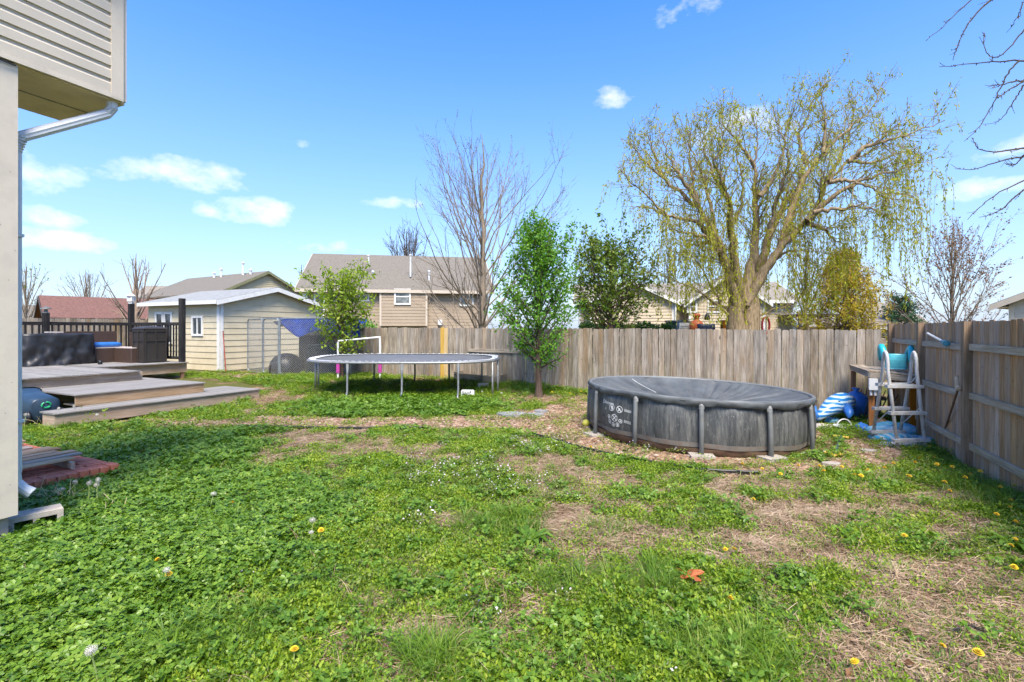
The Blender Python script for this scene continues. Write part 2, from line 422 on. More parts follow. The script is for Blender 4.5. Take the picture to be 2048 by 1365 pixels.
HENBIT = [gblob(b) for b in [(950, 950, 200, 60, 1.), (1080, 900, 120, 30, .9), (820, 900, 140, 26, .8), (1050, 985, 160, 30, .9), (840, 1045, 160, 40, .6), (1440, 1170, 70, 30, .8), (1050, 845, 90, 16, .7), (1290, 905, 110, 14, .8)]]
TALL = [gblob(b) for b in [(430, 1280, 130, 80, 1.), (1480, 1330, 130, 60, 1.2), (1010, 1055, 60, 26, 1.2), (880, 1330, 60, 40, 1.0), (1330, 1180, 90, 40, .9), (2010, 1000, 70, 40, 1.2), (1960, 930, 120, 20, 1.), (430, 1060, 50, 20, 1.1),
     (820, 785, 150, 14, 1.2), (600, 770, 120, 14, .8), (100, 860, 60, 12, .9), (1120, 1180, 60, 30, .8), (1080, 785, 100, 10, .9), (1230, 1060, 40, 16, .7), (60, 990, 60, 30, .8)]]
def field(x, y, blobs):
    f = np.zeros_like(x)
    for cx, cy, rx, ry, s in blobs:
        f = np.maximum(f, s * (1.25 - np.sqrt(((x - cx) / rx) ** 2 + ((y - cy) / ry) ** 2) * .62))
    return np.clip(f, 0, 2)
def masks(x, y):
    n1 = fbm(x * 1.5 + 3, y * 1.5 + 9); n2 = fbm(x * 4.3 + 31, y * 4.3 + 77)
    n = (n1 - .5) * 1.3 + (n2 - .5) * 0.9
    straw = np.clip((field(x, y, STRAW) - .23 + n * 1.9) * 2.2, 0, 1)
    clover = np.clip((field(x, y, CLOVER) - .55 + n * .7) * 3, 0, 1)
    hen = np.clip((field(x, y, HENBIT) - .6 + n * .8) * 2.5, 0, 1)
    tall = np.clip((field(x, y, TALL) - .6 + n * .7) * 2.5, 0, 1)
    grav = inpoly(x + (n2 - .5) * .25, y + (n1 - .5) * .35, GRAVEL).astype(float)
    grav *= np.clip((fbm(x * 1.1 + 60, y * 1.1) - .22) * 8, 0, 1)
    dirt = inpoly(x + (n2 - .5) * .3, y + (n1 - .5) * .3, DIRT).astype(float)
    straw = straw * (1 - clover * .85) * (1 - grav)
    grav = grav * (1 - dirt)
    return straw, clover, hen, tall, grav, dirt

def make_ground():
    xs = np.concatenate([-np.geomspace(900, 14.5, 26), np.arange(-14, 12.01, .09), np.geomspace(12.6, 900, 26)])
    ys = np.concatenate([[-60, -20, -8, -3, -1], np.arange(.2, 19, .09), np.geomspace(19.5, 1400, 30)])
    X, Y = np.meshgrid(xs, ys); z = gz_np(X, Y)
    inner = (X > -14) & (X < 12) & (Y < 19)
    z = z + np.where(inner, (fbm(X * 2.2, Y * 2.2) - .5) * .035 + (fbm(X * 9, Y * 9, 3) - .5) * .015, 0)
    st, cl, he, ta, gr, di = masks(X, Y)
    gr = np.where(inner, gr, 0)
    green = np.clip(1 - st - gr - di, 0, 1)
    nv, nu = X.shape
    v = np.stack([X, Y, z], -1).reshape(-1, 3)
    i = np.arange(nv * nu).reshape(nv, nu)
    f = np.stack([i[:-1, :-1], i[:-1, 1:], i[1:, 1:], i[1:, :-1]], -1).reshape(-1, 4)
    me = npmesh('ground', v, f, True)
    at = me.color_attributes.new('cover', 'FLOAT_COLOR', 'POINT')
    cols = np.stack([st, green, gr, np.ones_like(st)], -1).reshape(-1)
    at.data.foreach_set('color', cols.astype(np.float32))
    m, nt, bs, _ = newmat('ground_soil')
    a = node(nt, 'ShaderNodeAttribute'); a.attribute_name = 'cover'
    sp = node(nt, 'ShaderNodeSeparateColor'); nt.links.new(a.outputs['Color'], sp.inputs[0])
    ge = node(nt, 'ShaderNodeNewGeometry'); pos = ge.outputs['Position']
    nf = noise_n(nt, pos, 40, 6, 0.7); nm = noise_n(nt, pos, 7, 5, 0.6)
    soil = ramp(nt, nf, [(0.3, (0.08, 0.042, 0.022)), (0.5, (0.16, 0.088, 0.048)), (0.7, (0.26, 0.16, 0.095))])
    soil = mixc(nt, ramp(nt, nm, [(0.4, (0, 0, 0)), (0.65, (1, 1, 1))]), soil, (0.24, 0.118, 0.06))
    straw = ramp(nt, noise_n(nt, pos, 70, 6, 0.75, 1.0), [(0.3, (0.13, 0.075, 0.042)), (0.5, (0.28, 0.185, 0.115)), (0.68, (0.46, 0.35, 0.24))])
    green = ramp(nt, noise_n(nt, pos, 55, 6, 0.7), [(0.3, (0.05, 0.045, 0.014)), (0.55, (0.11, 0.115, 0.028)), (0.75, (0.23, 0.18, 0.07))])
    grav = ramp(nt, noise_n(nt, pos, 30, 4), [(0.35, (0.10, 0.055, 0.032)), (0.6, (0.23, 0.14, 0.09))])
    c = mixc(nt, mth(nt, 'MULTIPLY', sp.outputs[0], ramp(nt, nm, [(0.32, (.1, .1, .1)), (0.62, (1, 1, 1))])), soil, straw)
    c = mixc(nt, sp.outputs[1], c, green); c = mixc(nt, sp.outputs[2], c, grav)
    sock(nt, bs.inputs['Base Color'], c); bs.inputs['Roughness'].default_value = 0.95; bs.inputs['Specular IOR Level'].default_value = 0.15
    bump(nt, bs, nf, 0.9, 0.03)
    o = link('ground', me, m); tag(o, 'patchy back yard lawn with bare soil running out past the fences', 'ground', kind='structure')
    return o
make_ground()

# ================================================================== FENCES
BF0 = V((-7.79, 18.40, 0)); BF1 = V((7.72, 10.30, 0)); FC = V((7.81, 10.26, 0))
def make_back_fence():
    d = (BF1 - BF0); L = d.length; d.normalize(); nrm = V((-d.y, d.x, 0))
    if nrm.y < 0: nrm = -nrm           # away from the yard
    t = thing('picket_fence', BF0, 'long weathered grey dog-eared picket fence across the back of the yard', 'fence')
    s = 0.0; k = 0
    while s < L - .1:
        w = .138 + rnd.uniform(-.004, .004); p = BF0 + d * (s + w / 2); u = s / L
        top = 1.84 - .075 * u + rnd.uniform(-.016, .016); zb = gz(p.x, p.y) - .03
        lean = rnd.gauss(0, .006); off = nrm * rnd.uniform(-.004, .004)
        new = abs(p.x / p.y * 1000 + 1024 - 887) < 5
        mt = M['newpine'] if new else M['fence']
        q = plank('picket', p + off + V((0, 0, zb)), p + off + d * lean + V((0, 0, top)), w - .005, .017, mt, t, up=nrm, ear=.028 + rnd.uniform(-.004, .004), bow=rnd.gauss(0, .003))
        if new: tag(q, 'bright yellow new pine board')
        s += w + rnd.choice([.0, .0, .002, .004, .012]); k += 1
    for zr in (.35, .95, 1.55):   # rails and posts stand on the neighbours' side
        s = 0
        while s < L:
            e = min(s + 2.44, L); a = BF0 + d * s + nrm * .032; b = BF0 + d * (e - .01) + nrm * .032
            plank('rail', a + Z * (zr + gz(a.x, a.y) * .8), b + Z * (zr + gz(b.x, b.y) * .8), .038, .086, M['fence'], t); s += 2.44
    s = 0
    while s < L + .1:
        a = BF0 + d * s + nrm * .10
        plank('post', a + Z * -.1, a + Z * 1.72, .09, .09, M['fence'], t, up=nrm); s += 2.44
    # loose board nailed across the pickets
    pa = P(935, 701, 14.95); pb = P(1050, 704, 14.25); yo = -nrm * .03
    pa = BF0 + d * ((pa - BF0).dot(d)) + yo + Z * pa.z; pb = BF0 + d * ((pb - BF0).dot(d)) + yo + Z * (pb.z)
    tag(plank('nailed_board', pa, pb, .03, .10, M['fence'], t), 'horizontal board nailed across the pickets')
    return t
make_back_fence()

SD = V((1.74, 3.62, 0)).normalized(); SN = V((SD.y, -SD.x, 0))     # side fence runs along SD, SN points out of the yard
SP0 = V((6.07, 6.64, 0))
def make_side_fence():
    t = thing('board_fence', SP0, 'tall brown board fence with posts and rails facing the yard beside the pool', 'fence')
    smin, smax = -6.6, (FC - SP0).dot(SD)
    s = smin
    while s < smax:
        w = .14 + rnd.uniform(-.004, .004); p = SP0 + SD * (s + w / 2) + SN * .03
        top = 1.893 + rnd.uniform(-.012, .012); zb = gz(p.x, p.y) - .02
        plank('picket', p + Z * zb, p + Z * top + SD * rnd.gauss(0, .004), w - .004, .017, M['fence_side'], t, up=SN, bow=rnd.gauss(0, .003)); s += w + rnd.choice([0, .001, .003])
    for zr in (1.545, .90, .247):
        for a, b in ((-6.6, -4.4), (-4.4, -2.2), (-2.2, 0), (0, 2.02), (2.02, smax)):
            pa = SP0 + SD * (a + .05); pb = SP0 + SD * (b - .05)
            plank('rail', pa + Z * (zr + rnd.uniform(-.006, .006)), pb + Z * (zr + rnd.uniform(-.012, .012)), .038, .088, M['rail'], t)
    for a in (-4.4, -2.2, 0, 2.02, smax + .02):
        p = SP0 + SD * a - SN * .02
        plank('post', p + Z * -.25, p + Z * (1.9 + rnd.uniform(-.01, .02)), .11, .105, M['fence_post'], t, up=SN)
    return t
make_side_fence()

def make_left_fence():
    M['fence_far'] = M['fence_side']
    a = UV(-21.5, 0); b = UV(-21.5, 16)
    t = thing('plank_fence', a, 'brown plank fence standing behind the black deck railing', 'fence')
    d = (b - a).normalized(); n = V((d.y, -d.x, 0)); s = 0
    while s < 16:
        w = .14; p = a + d * s
        plank('picket', p + Z * 0, p + Z * (2.14 + rnd.uniform(-.02, .02)), w - .008, .018, M['fence'], t, up=n, ear=.025); s += w + .004
    for zr in (.5, 1.7):
        plank('rail', a + Z * zr - n * .03, b + Z * zr - n * .03, .038, .09, M['fence'], t)
    return t
make_left_fence()

# ================================================================== OWN HOUSE (left edge)
M['siding'] = m_plain('greige_vinyl_siding', (0.53, 0.465, 0.37), 0.55, var=0.06, scale=2.0, bmp=0.12, fine=35)
M['trim'] = m_plain('greige_trim', (0.58, 0.505, 0.40), 0.6, var=0.05, scale=3, bmp=0.1, grime=((0.36, 0.31, 0.26), 0.25))
M['soffit'] = m_plain('tan_soffit_board', (0.72, 0.56, 0.34), 0.8, var=0.12, scale=1.6, bmp=0.1, grime=((0.28, 0.2, 0.12), 0.3))
M['gutter'] = m_plain('white_aluminium', (0.58, 0.59, 0.60), 0.35, var=0.05, scale=8, bmp=0.05)
M['foundation'] = m_plain('concrete_foundation', (0.33, 0.28, 0.235), 0.9, var=0.2, scale=8, bmp=0.6)
HB = V((.319, .71, 0)).normalized(); HA = V((HB.y, -HB.x, 0))
HWD = 1.05; HC = P(243, 205, 4.91); HW = V((-4.154, 4.2, 0)); SOF = HC.z  # unseen width of the wing cut short to let sun reach the landing
def make_house():
    t = thing('house', (HW.x, HW.y, 0), 'greige sided house with jutting upper floor at the left edge', 'house')
    c0 = V((HC.x, HC.y, 0)); top = 5.42; Lw = 9.0
    # upper-floor siding boards on the face towards the yard, and on the far end
    z = SOF + .05; ex = .127
    def row(p, q, n, z, parent=t):
        m = MB(); o1, o2, o3 = .030, .012, .002
        prof = [(o3, 0), (o1, .0), (o1, ex * .62), (o2, ex * .80), (o2, ex + .012), (o3, ex + .012)]
        vs = [p + n * a + Z * (z + b) for a, b in prof] + [q + n * a + Z * (z + b) for a, b in prof]
        k = len(prof)
        m.add(vs, [tuple(range(k)), tuple(range(2 * k - 1, k - 1, -1))] + [(i, k + i, k + (i + 1) % k, (i + 1) % k) for i in range(k)])
        return m.build('siding_board', M['siding'], t)
    while z < top:
        row(c0 - HB * .10, c0 - HB * Lw, HA, z)
        row(c0 - HA * .10, c0 - HA * HWD, HB, z)
        z += ex
    m = MB(); core = c0 - HB * (Lw / 2 + .005) - HA * (HWD / 2)
    m.box(core + Z * ((SOF + .02 + top) / 2), (HWD, Lw - .01, top - SOF - .02), (HA, HB, Z)); m.build('wall', M['trim'], t)
    m = MB(); m.box(c0 - HB * .052 + HA * .018 + Z * ((SOF + top) / 2 + .01), (.036, .105, top - SOF), (HA, HB, Z))
    m.box(c0 - HA * .05 + HB * .018 + Z * ((SOF + top) / 2 + .01), (.135, .036, top - SOF), (HA, HB, Z)); m.build('corner_trim', M['trim'], t)
    # starter strip, soffit
    m = MB(); m.box(c0 - HB * (Lw / 2) + HA * .02 + Z * (SOF + .022), (.03, Lw, .05), (HA, HB, Z)); m.build('starter_strip', M['trim'], t)
    m = MB(); m.box(c0 - HB * .40 - HA * (HWD / 2) + Z * (SOF - .006), (HWD, .8, .012), (HA, HB, Z)); m.build('soffit', M['soffit'], t)
    m = MB(); m.box(c0 - HB * .36 - HA * .55 + Z * (SOF - .016), (.006, .72, .008), (HA, HB, Z)); m.build('soffit_seam', M['foundation'], t)
    m = MB(); m.box(c0 + HB * .012 - HA * (HWD / 2) + Z * (SOF + .02), (HWD, .03, .08), (HA, HB, Z)); m.build('drip_edge', M['soffit'], t)
    # lower floor: wide flat corner board, siding further along, foundation
    w0 = HW.copy(); zb = .235; wl = Lw - .78
    m = MB(); m.box(w0 - HB * .16 - HA * .006 + Z * ((zb + SOF - .02) / 2), (.03, .32, SOF - zb - .02), (HA, HB, Z))
    m.box(w0 - HA * .17 - HB * .012 + Z * ((zb + SOF - .02) / 2), (.30, .03, SOF - zb - .02), (HA, HB, Z)); m.build('corner_board', M['trim'], t)
    m = MB(); m.box(w0 - HB * (wl / 2 + .02) - HA * (HWD / 2 + .05) + Z * ((zb + SOF - .01) / 2), (HWD, wl, SOF - zb - .03), (HA, HB, Z)); m.build('lower_wall', M['siding'], t)
    z = zb
    while z < SOF - .16:
        row(w0 - HB * .325 - HA * .05, w0 - HB * wl - HA * .05, HA, z); row(w0 - HA * .325 - HB * .03, w0 - HA * HWD - HB * .03, HB, z); z += ex
    m = MB(); m.box(w0 - HB * (wl / 2 + .035) - HA * (HWD / 2 + .06) + Z * (zb / 2 - .1), (HWD, wl, zb + .2 - .004), (HA, HB, Z)); m.build('foundation', M['foundation'], t)
    # downspout: drop under the corner, run back under the soffit, down beside the corner board
    dn = w0 + HB * .048 - HA * .172
    pts = [c0 - HB * .05 - HA * .06 + Z * (SOF - .01), c0 - HB * .05 - HA * .06 + Z * (SOF - .07), c0 - HB * .085 - HA * .075 + Z * (SOF - .135),
           dn + HB * .04 + HA * .01 + Z * (SOF - .555), dn + HB * .006 + Z * (SOF - .61), dn + Z * (SOF - .70), dn + Z * .62, dn + Z * .55]
    m = MB(); m.tube(pts, .041, 18, True, .13); ds = m.build('downspout', M['gutter'], t)
    m = MB()   # ribs of the pipe and the elbow pleats
    for i in (2,):
        for k in range(-1, 2):
            a, b = pts[2], pts[3]; m.tube([a + Z * (.0) + HA * .036 + HB * (.018 * k + .02), b + HA * .036 + HB * (.018 * k + .02)], .006, 5)
    for (a, b) in ((pts[1], pts[2]), (pts[3], pts[5])):
        for k in range(6):
            q = a.lerp(b, (k + .5) / 6); m.lathe(q, [(.044, -.006), (.050, 0), (.044, .006)], 12)
    m.build('elbow', M['gutter'], ds)
    m = MB(); e0 = dn + Z * .56
    ep = [e0, dn + Z * .47 + HB * .01, dn + Z * .40 + HB * .05 + HA * .03, dn + Z * .36 + HB * .09 + HA * .06]
    m.tube(ep, [.040, .040, .043, .047], 10); m.build('spout_elbow', M['gutter'], ds)
    m = MB(); m.box(core + Z * (top + .08), (HWD + .5, Lw + .5, .14), (HA, HB, Z)); m.build('eave', M['trim'], t)
    m = MB(); rr_ = [core + HA * (a * (HWD / 2 + .3)) + HB * (b * (Lw / 2 + .28)) + Z * (top + .152) for a, b in ((-1, -1), (1, -1), (1, 1), (-1, 1))]; k0 = core + Z * (top + .35) - HB * (Lw / 2 - 1); k1 = core + Z * (top + .35) + HB * (Lw / 2 - 1)
    m.add(rr_ + [k0, k1], [(0, 1, 4), (1, 2, 5, 4), (2, 3, 5), (3, 0, 4, 5), (3, 2, 1, 0)]); m.build('roof', m_shingle('house_shingles', (.23, .205, .18)), t)  # unseen roof kept low and nearly flat to shorten the wing's shadow
    m = MB()
    for k, (zz, bb) in enumerate(((.5, .05), (.9, .12), (1.35, .04), (1.8, .13), (2.2, .06), (2.65, .11), (3.1, .05), (3.5, .12), (2.45, .02), (1.1, .08))):
        m.lathe(w0 - HB * bb + HA * .0095 + Z * zz, [(.0045, 0), (.0045, .001)], 6, (HB, Z, HA))
    m.build('nail_heads', M['foundation'], t)['kind'] = 'stuff'
    m = MB()
    for zz in (1.0, 2.6): m.box(dn + Z * zz - HB * .01, (.13, .10, .025), (HA, HB, Z))
    m.build('pipe_straps', M['gutter'], t)
    # thin cable under the boards
    m = MB(); m.tube([w0 - HB * .9 + HA * .04 + Z * (SOF + .03), w0 - HB * .4 + HA * .05 + Z * (SOF - .02), w0 - HB * .02 + HA * .03 + Z * (SOF - .03)], .006, 6); m.build('cable', M['blackpaint'], t)
make_house()

# ================================================================== DECK
Z1, Z2, Z3 = .30, .53, .76
def make_deck():
    t = thing('wooden_deck', UV(-14, 7, .2), 'stepped wooden deck with grey boards and black railing by the shed', 'deck')
    def platform(u0, u1, v0, v1, z, bw=.14, along='B', th=.028):
        if along == 'B':
            u = u1
            while u - bw > u0 - .02:
                plank('deck_board', UV(u - bw / 2, v0, z - th / 2), UV(u - bw / 2, v1 + rnd.uniform(-.004, .006), z - th / 2), bw - .006, th, M['composite'], t); u -= bw
        else:
            v = v0
            while v + bw < v1 + .02:
                plank('deck_board', UV(u0, v + bw / 2, z - th / 2), UV(u1 + rnd.uniform(-.012, .012), v + bw / 2, z - th / 2), bw - .011, th, M['composite'], t); v += bw
    def skirt(u, v0, v1, za, zb, h=None):
        plank('riser_board', UV(u - .02, v0, (za + zb) / 2), UV(u - .02, v1, (za + zb) / 2), .036, zb - za, M['fascia'], t)
    def skirt_end(v, u0, u1, za, zb):
        plank('riser_board', UV(u0, v - .02, (za + zb) / 2), UV(u1, v - .02, (za + zb) / 2), .036, zb - za, M['fascia'], t)
    # lowest step, second step: boards run along the edge; top: boards run across, their sawn ends show
    platform(-11.66, -11.1, 4.27, 8.31, Z1); platform(-12.6, -11.66, 4.95, 8.31, Z1); skirt(-11.13, 4.29, 8.29, .05, Z1 - .03); skirt_end(8.29, -12.6, -11.16, .08, Z1 - .03)
    platform(-14.4, -11.72, 4.82, 7.32, Z2); skirt(-11.75, 4.84, 7.30, Z1 + .003, Z2 - .03); skirt_end(7.30, -14.4, -11.78, Z1 - .1, Z2 - .03)
    platform(-18.8, -13.62, 3.0, 7.03, Z3, along='A'); skirt(-13.72, 3.02, 7.0, Z2 + .003, Z3 - .03); skirt_end(7.0, -16.1, -13.75, Z2 - .2, Z3 - .03)
    platform(-18.8, -15.88, 7.031, 9.42, Z3, along='A'); skirt(-15.98, 7.03, 9.40, Z3 - .32, Z3 - .03); skirt_end(9.40, -18.8, -16.0, Z3 - .32, Z3 - .03)
    skirt_end(4.33, -11.6, -11.16, .03, Z1 - .03)
    for (u, v) in ((-16.05, 9.3), (-18.7, 9.3), (-18.7, 6)):
        plank('post', UV(u, v, -.1), UV(u, v, Z3 - .33), .09, .09, M['treated'], t, up=A)
    # railing: black posts, top rail, balusters
    PO = [(-16.02, 9.28, 2.72), (-18.85, 9.28, 2.62), (-18.85, 7.05, 2.24), (-18.85, 4.9, 2.24), (-18.85, 3.1, 2.24)]
    Mb = M['blackpeel']
    for i, (u, v, zt) in enumerate(PO):
        q = plank('post', UV(u, v, Z3 + .002), UV(u, v, zt), .14, .14, Mb, t, up=A)
        if i in (1, 2):
            m = MB(); c = UV(u, v, zt)
            if i == 2:
                m.lathe(c, [(.085, 0), (.09, .02), (.05, .04), (.05, .10), (.02, .12)], 10)
                m.lathe(c, [(.13, .125), (.12, .15), (.06, .18), (.01, .20)], 10)
            else:
                m.box(c + Z * .03, (.12, .12, .06)); m.box(c + Z * .16, (.17, .17, .17)); m.lathe(c, [(.14, .25), (.05, .33), (.01, .35)], 8)
            m.build('lamp_cap', M['lampglass'] if i == 1 else M['patina'], q)
    for (a, b) in zip(PO[:-1], PO[1:]):
        zt = 1.94; pa = UV(a[0], a[1]); pb = UV(b[0], b[1]); d = (pb - pa).normalized()
        plank('rail', pa + d * .07 + Z * zt, pb - d * .07 + Z * zt, .06, .10, Mb, t)
        plank('rail', pa + d * .07 + Z * (Z3 + .12), pb - d * .07 + Z * (Z3 + .12), .05, .09, Mb, t)
        L = (pb - pa).length; n = int(L / .145)
        for k in range(1, n):
            p = pa + d * (L * k / n); plank('baluster', p + Z * (Z3 + .16), p + Z * (zt - .04), .04, .04, Mb, t, up=A)
M['blackpeel'] = m_wood('black_flaking_stain', [(0.008, 0.008, 0.009), (0.016, 0.015, 0.016), (0.05, 0.048, 0.045)], stain=(0.25, 0.23, 0.21), stain_amt=0.10, tint=.1, knots=False)
M['lampglass'] = m_plain('frosted_lamp_glass', (0.55, 0.55, 0.53), 0.3, var=.15)
M['patina'] = m_plain('verdigris_lamp', (0.12, 0.13, 0.12), 0.5, var=.3)
make_deck()

# ------------------------------------------------------------------ things on the deck
def draped(name, mat, parent, c, ax, hx, hy, z0, z1, amp=.03, seed=0, flare=.05, n=72, rows=12, at=None, round_=5.0):
    """cloth cover hanging over a block: rounded-rectangle loop with folds, sagging top"""
    m = MB(); rr = []
    for j in range(rows + 1):
        f = j / rows; z = z0 + (z1 - z0) * f; loop = []
        for i in range(n):
            a = 2 * math.pi * i / n; ca, sa = math.cos(a), math.sin(a)
            k = (abs(ca) ** round_ + abs(sa) ** round_) ** (-1 / round_)
            p3 = V((ca * k * 3 + seed, sa * k * 3, z * 2.2))
            w = mnoise.noise(p3) * amp * (1.3 - f) + mnoise.noise(p3 * 2.7) * amp * .8 * (1.15 - f)
            sc = 1 + flare * (1 - f) ** 2
            q = V(c) + ax[0] * (ca * k * (hx * sc + w)) + ax[1] * (sa * k * (hy * sc + w)); q.z = z + (mnoise.noise(p3 * 1.3) * .03 if j == 0 else 0)
            loop.append(q)
        rr.append(loop)
    for f in (.92, .6, .3, .02):
        loop = []
        for i in range(n):
            a = 2 * math.pi * i / n; ca, sa = math.cos(a), math.sin(a); k = (abs(ca) ** round_ + abs(sa) ** round_) ** (-1 / round_)
            q = V(c) + ax[0] * (ca * k * hx * f) + ax[1] * (sa * k * hy * f); q.z = z1 + .012 - (.05 * (1 - f)) + mnoise.noise(V((ca * f * 4 + seed, sa * f * 4, 1))) * .02
            loop.append(q)
        rr.append(loop)
    m.grid(rr, True)
    return m.build(name, mat, parent, True, at)
M['tarp_black'] = m_plain('black_cover_cloth', (0.016, 0.016, 0.018), 0.45, var=.4, scale=3, bmp=.6, fine=7)
M['wicker'] = m_plain('brown_wicker', (0.055, 0.032, 0.023), 0.55, var=.45, scale=45, bmp=.9, fine=80)
M['wicker_dark'] = m_plain('dark_resin_wicker', (0.032, 0.026, 0.022), 0.5, var=.35, scale=40, bmp=.6, fine=70)
M['cushion'] = m_plain('pale_cushion', (0.46, 0.40, 0.37), 0.9, var=.1)
M['blueplastic'] = m_plain('blue_plastic', (0.03, 0.14, 0.42), 0.35, var=.15)
M['blackplastic'] = m_plain('black_plastic', (0.012, 0.012, 0.013), 0.4, var=.3)
AX = (A, B, Z)
def deck_things():
    c = UV(-18.1, 6.95, Z3)
    o = draped('covered_table', M['tarp_black'], None, c, AX, .46, .84, Z3 + .004, 1.64, .10, 3, at=c, n=110, rows=16)
    tag(o, 'patio table under a wrinkled black cloth cover on the deck', 'covered table')
    m = MB(); b = c + A * -.1 + B * .05 + Z * .91; m.prism([b + A * -.1 + B * -.19, b + A * .1 + B * -.19, b + A * .1 + B * .17, b + A * -.1 + B * .19], Z * .035)
    tag(m.build('folded_cloth', M['cushion'], None, at=b), 'small pale folded cloth lying on the black table cover', 'cloth')
    # sectional sofa
    t = thing('wicker_sofa', UV(-18.2, 8.7, Z3), 'brown wicker corner sofa on the deck behind the covered table', 'sofa')
    def blk(name, u, v, z, su, sv, sz, mat, par=None):
        m = MB(); cx = UV(u, v, z); ch = .02
        pr = [(-su / 2 + ch, -sv / 2), (su / 2 - ch, -sv / 2), (su / 2, -sv / 2 + ch), (su / 2, sv / 2 - ch), (su / 2 - ch, sv / 2), (-su / 2 + ch, sv / 2), (-su / 2, sv / 2 - ch), (-su / 2, -sv / 2 + ch)]
        m.prism([cx + A * a + B * b - Z * (sz / 2) for a, b in pr], Z * sz)
        return m.build(name, mat, par if par is not None else t)
    blk('backrest', -18.66, 8.0, Z3 + .48, .13, 1.5, .93, M['wicker']); blk('backrest', -17.75, 9.15, Z3 + .46, 1.7, .12, .90, M['wicker'])
    blk('seat_base', -18.2, 8.1, Z3 + .22, .75, 1.3, .43, M['wicker']); blk('seat_base', -17.3, 8.68, Z3 + .22, .95, .8, .43, M['wicker'])
    blk('seat_cushion', -17.3, 8.68, Z3 + .445, .9, .78, .03, M['cushion']); blk('seat_cushion', -18.2, 8.1, Z3 + .445, .74, 1.28, .03, M['cushion'])
    m = MB(); pts = [UV(-18.0, 7.62 + .12 * k, Z3 + .53) for k in range(9)]; m.tube(pts, [.03, .075, .085, .09, .09, .09, .09, .085, .05], 10)
    tag(m.build('pool_float', M['blueplastic'], None, True, at=pts[4]), 'blue plastic float roll lying on the wicker sofa seat', 'float')
    # storage cabinet
    t = thing('storage_cabinet', UV(-16.75, 8.75, Z3), 'tall dark wicker storage cabinet beside the black corner post', 'cabinet')
    blk('body', -16.75, 8.75, Z3 + .50, .62, .62, 1.0, M['wicker_dark'], t)
    m = MB(); c = UV(-16.75, 8.75, Z3 + 1.0); m.lathe(c, [(.47, 0), (.475, .03), (.40, .07), (.2, .10), (.02, .11)], 4, (( A + B).normalized(), (B - A).normalized(), Z)); m.build('lid', M['wicker_dark'], t)
    for uu, vv, ax, nn in ((0, -.312, A, -B), (.312, 0, B, A)):
        for zz in (.06, .67, .96):
            m = MB(); m.box(UV(-16.75 + uu, 8.75 + vv, Z3 + zz) + nn * .008, (.6, .02, .05), (ax, nn, Z)); m.build('panel_rail', M['wicker_dark'], t)
        for k in (-.29, 0, .29):
            m = MB(); m.box(UV(-16.75 + uu, 8.75 + vv, Z3 + .5) + nn * .010 + ax * k, (.04, .02, .92), (ax, nn, Z)); m.build('panel_stile', M['wicker_dark'], t)
    m = MB(); c = P(200, 728, 14.4); c.z = Z3 + .05; m.lathe(c, [(.02, -.05), (.075, -.03), (.08, .0), (.06, .04), (.02, .05)], 10, (A, Z, B))
    tag(m.build('dog_toy', M['blackplastic'], None, True, at=c), 'small round black rubber toy lying on the deck boards', 'toy')
deck_things()

# recycling cart lying on its back by the steps
def recycling_cart():
    M['cart'] = m_plain('navy_cart_plastic', (0.020, 0.042, 0.072), 0.4, var=.25, scale=4)
    M['cartgreen'] = m_plain('green_print', (0.02, 0.34, 0.14), 0.5)
    g = UV(-12.02, 4.5, .03); t = thing('recycling_cart', g, 'navy wheeled recycling cart lying on its side beside the deck steps', 'recycling cart')
    ax = -A * .25 - B * .1; d = (B * .03 - A).normalized(); s = V((-d.y, d.x, 0)); s = -s if s.y < 0 else s
    def ring(q, w, h, zc, n=20):
        return [g + d * q + s * (w * math.copysign(abs(math.cos(a)) ** .5, math.cos(a))) + Z * (zc + h * math.copysign(abs(math.sin(a)) ** .5, math.sin(a))) for a in [2 * math.pi * k / n for k in range(n)]]
    m = MB(); m.grid([ring(0, .20, .20, .24), ring(.02, .22, .22, .24), ring(.5, .25, .245, .26), ring(.95, .28, .27, .28), ring(1.0, .30, .29, .29), ring(1.03, .30, .29, .29)], True)
    k = len(m.v); m.f.append(tuple(range(19, -1, -1))); m.f.append(tuple(k - 20 + i for i in range(20))); m.build('body', M['cart'], t, False)
    smooth_by_angle(bpy.data.objects[t.children[0].name], 50)
    m = MB(); m.grid([ring(1.035, .315, .30, .30), ring(1.08, .31, .295, .30), ring(1.12, .2, .18, .3)], True); m.f.append(tuple(len(m.v) - 20 + i for i in range(20))); m.build('lid', M['cart'], t)
    for sg in (-1, 1):
        c = g + d * .05 + s * (sg * .25) + Z * .12
        m = MB(); m.lathe(c, [(.08, -.03), (.12, -.025), (.13, 0), (.12, .025), (.08, .03)], 18, (d, Z, s)); w = m.build('wheel', M['blackplastic'], t, True)
        m = MB(); m.lathe(c + s * (sg * .031), [(.075, -.002), (.07, .012), (.03, .016)], 14, (d, Z, s)); m.build('hub', M['cart'], w)
    m = MB(); m.tube([g + d * .05 + s * -.25 + Z * .12, g + d * .05 + s * .25 + Z * .12], .012, 6); m.build('axle', M['blackplastic'], t)
    m = MB(); c = g + d * -.003 + Z * .33   # looped-arrow mark
    for q in range(3):
        pts = [c + s * (.065 * math.cos(a)) + Z * (.05 * math.sin(a)) - d * .004 for a in [R(120 * q + x) for x in range(0, 100, 14)]]
        m.tube(pts, [.016] * (len(pts) - 1) + [.004], 5)
    m.build('recycling_mark', M['cartgreen'], t)
recycling_cart()

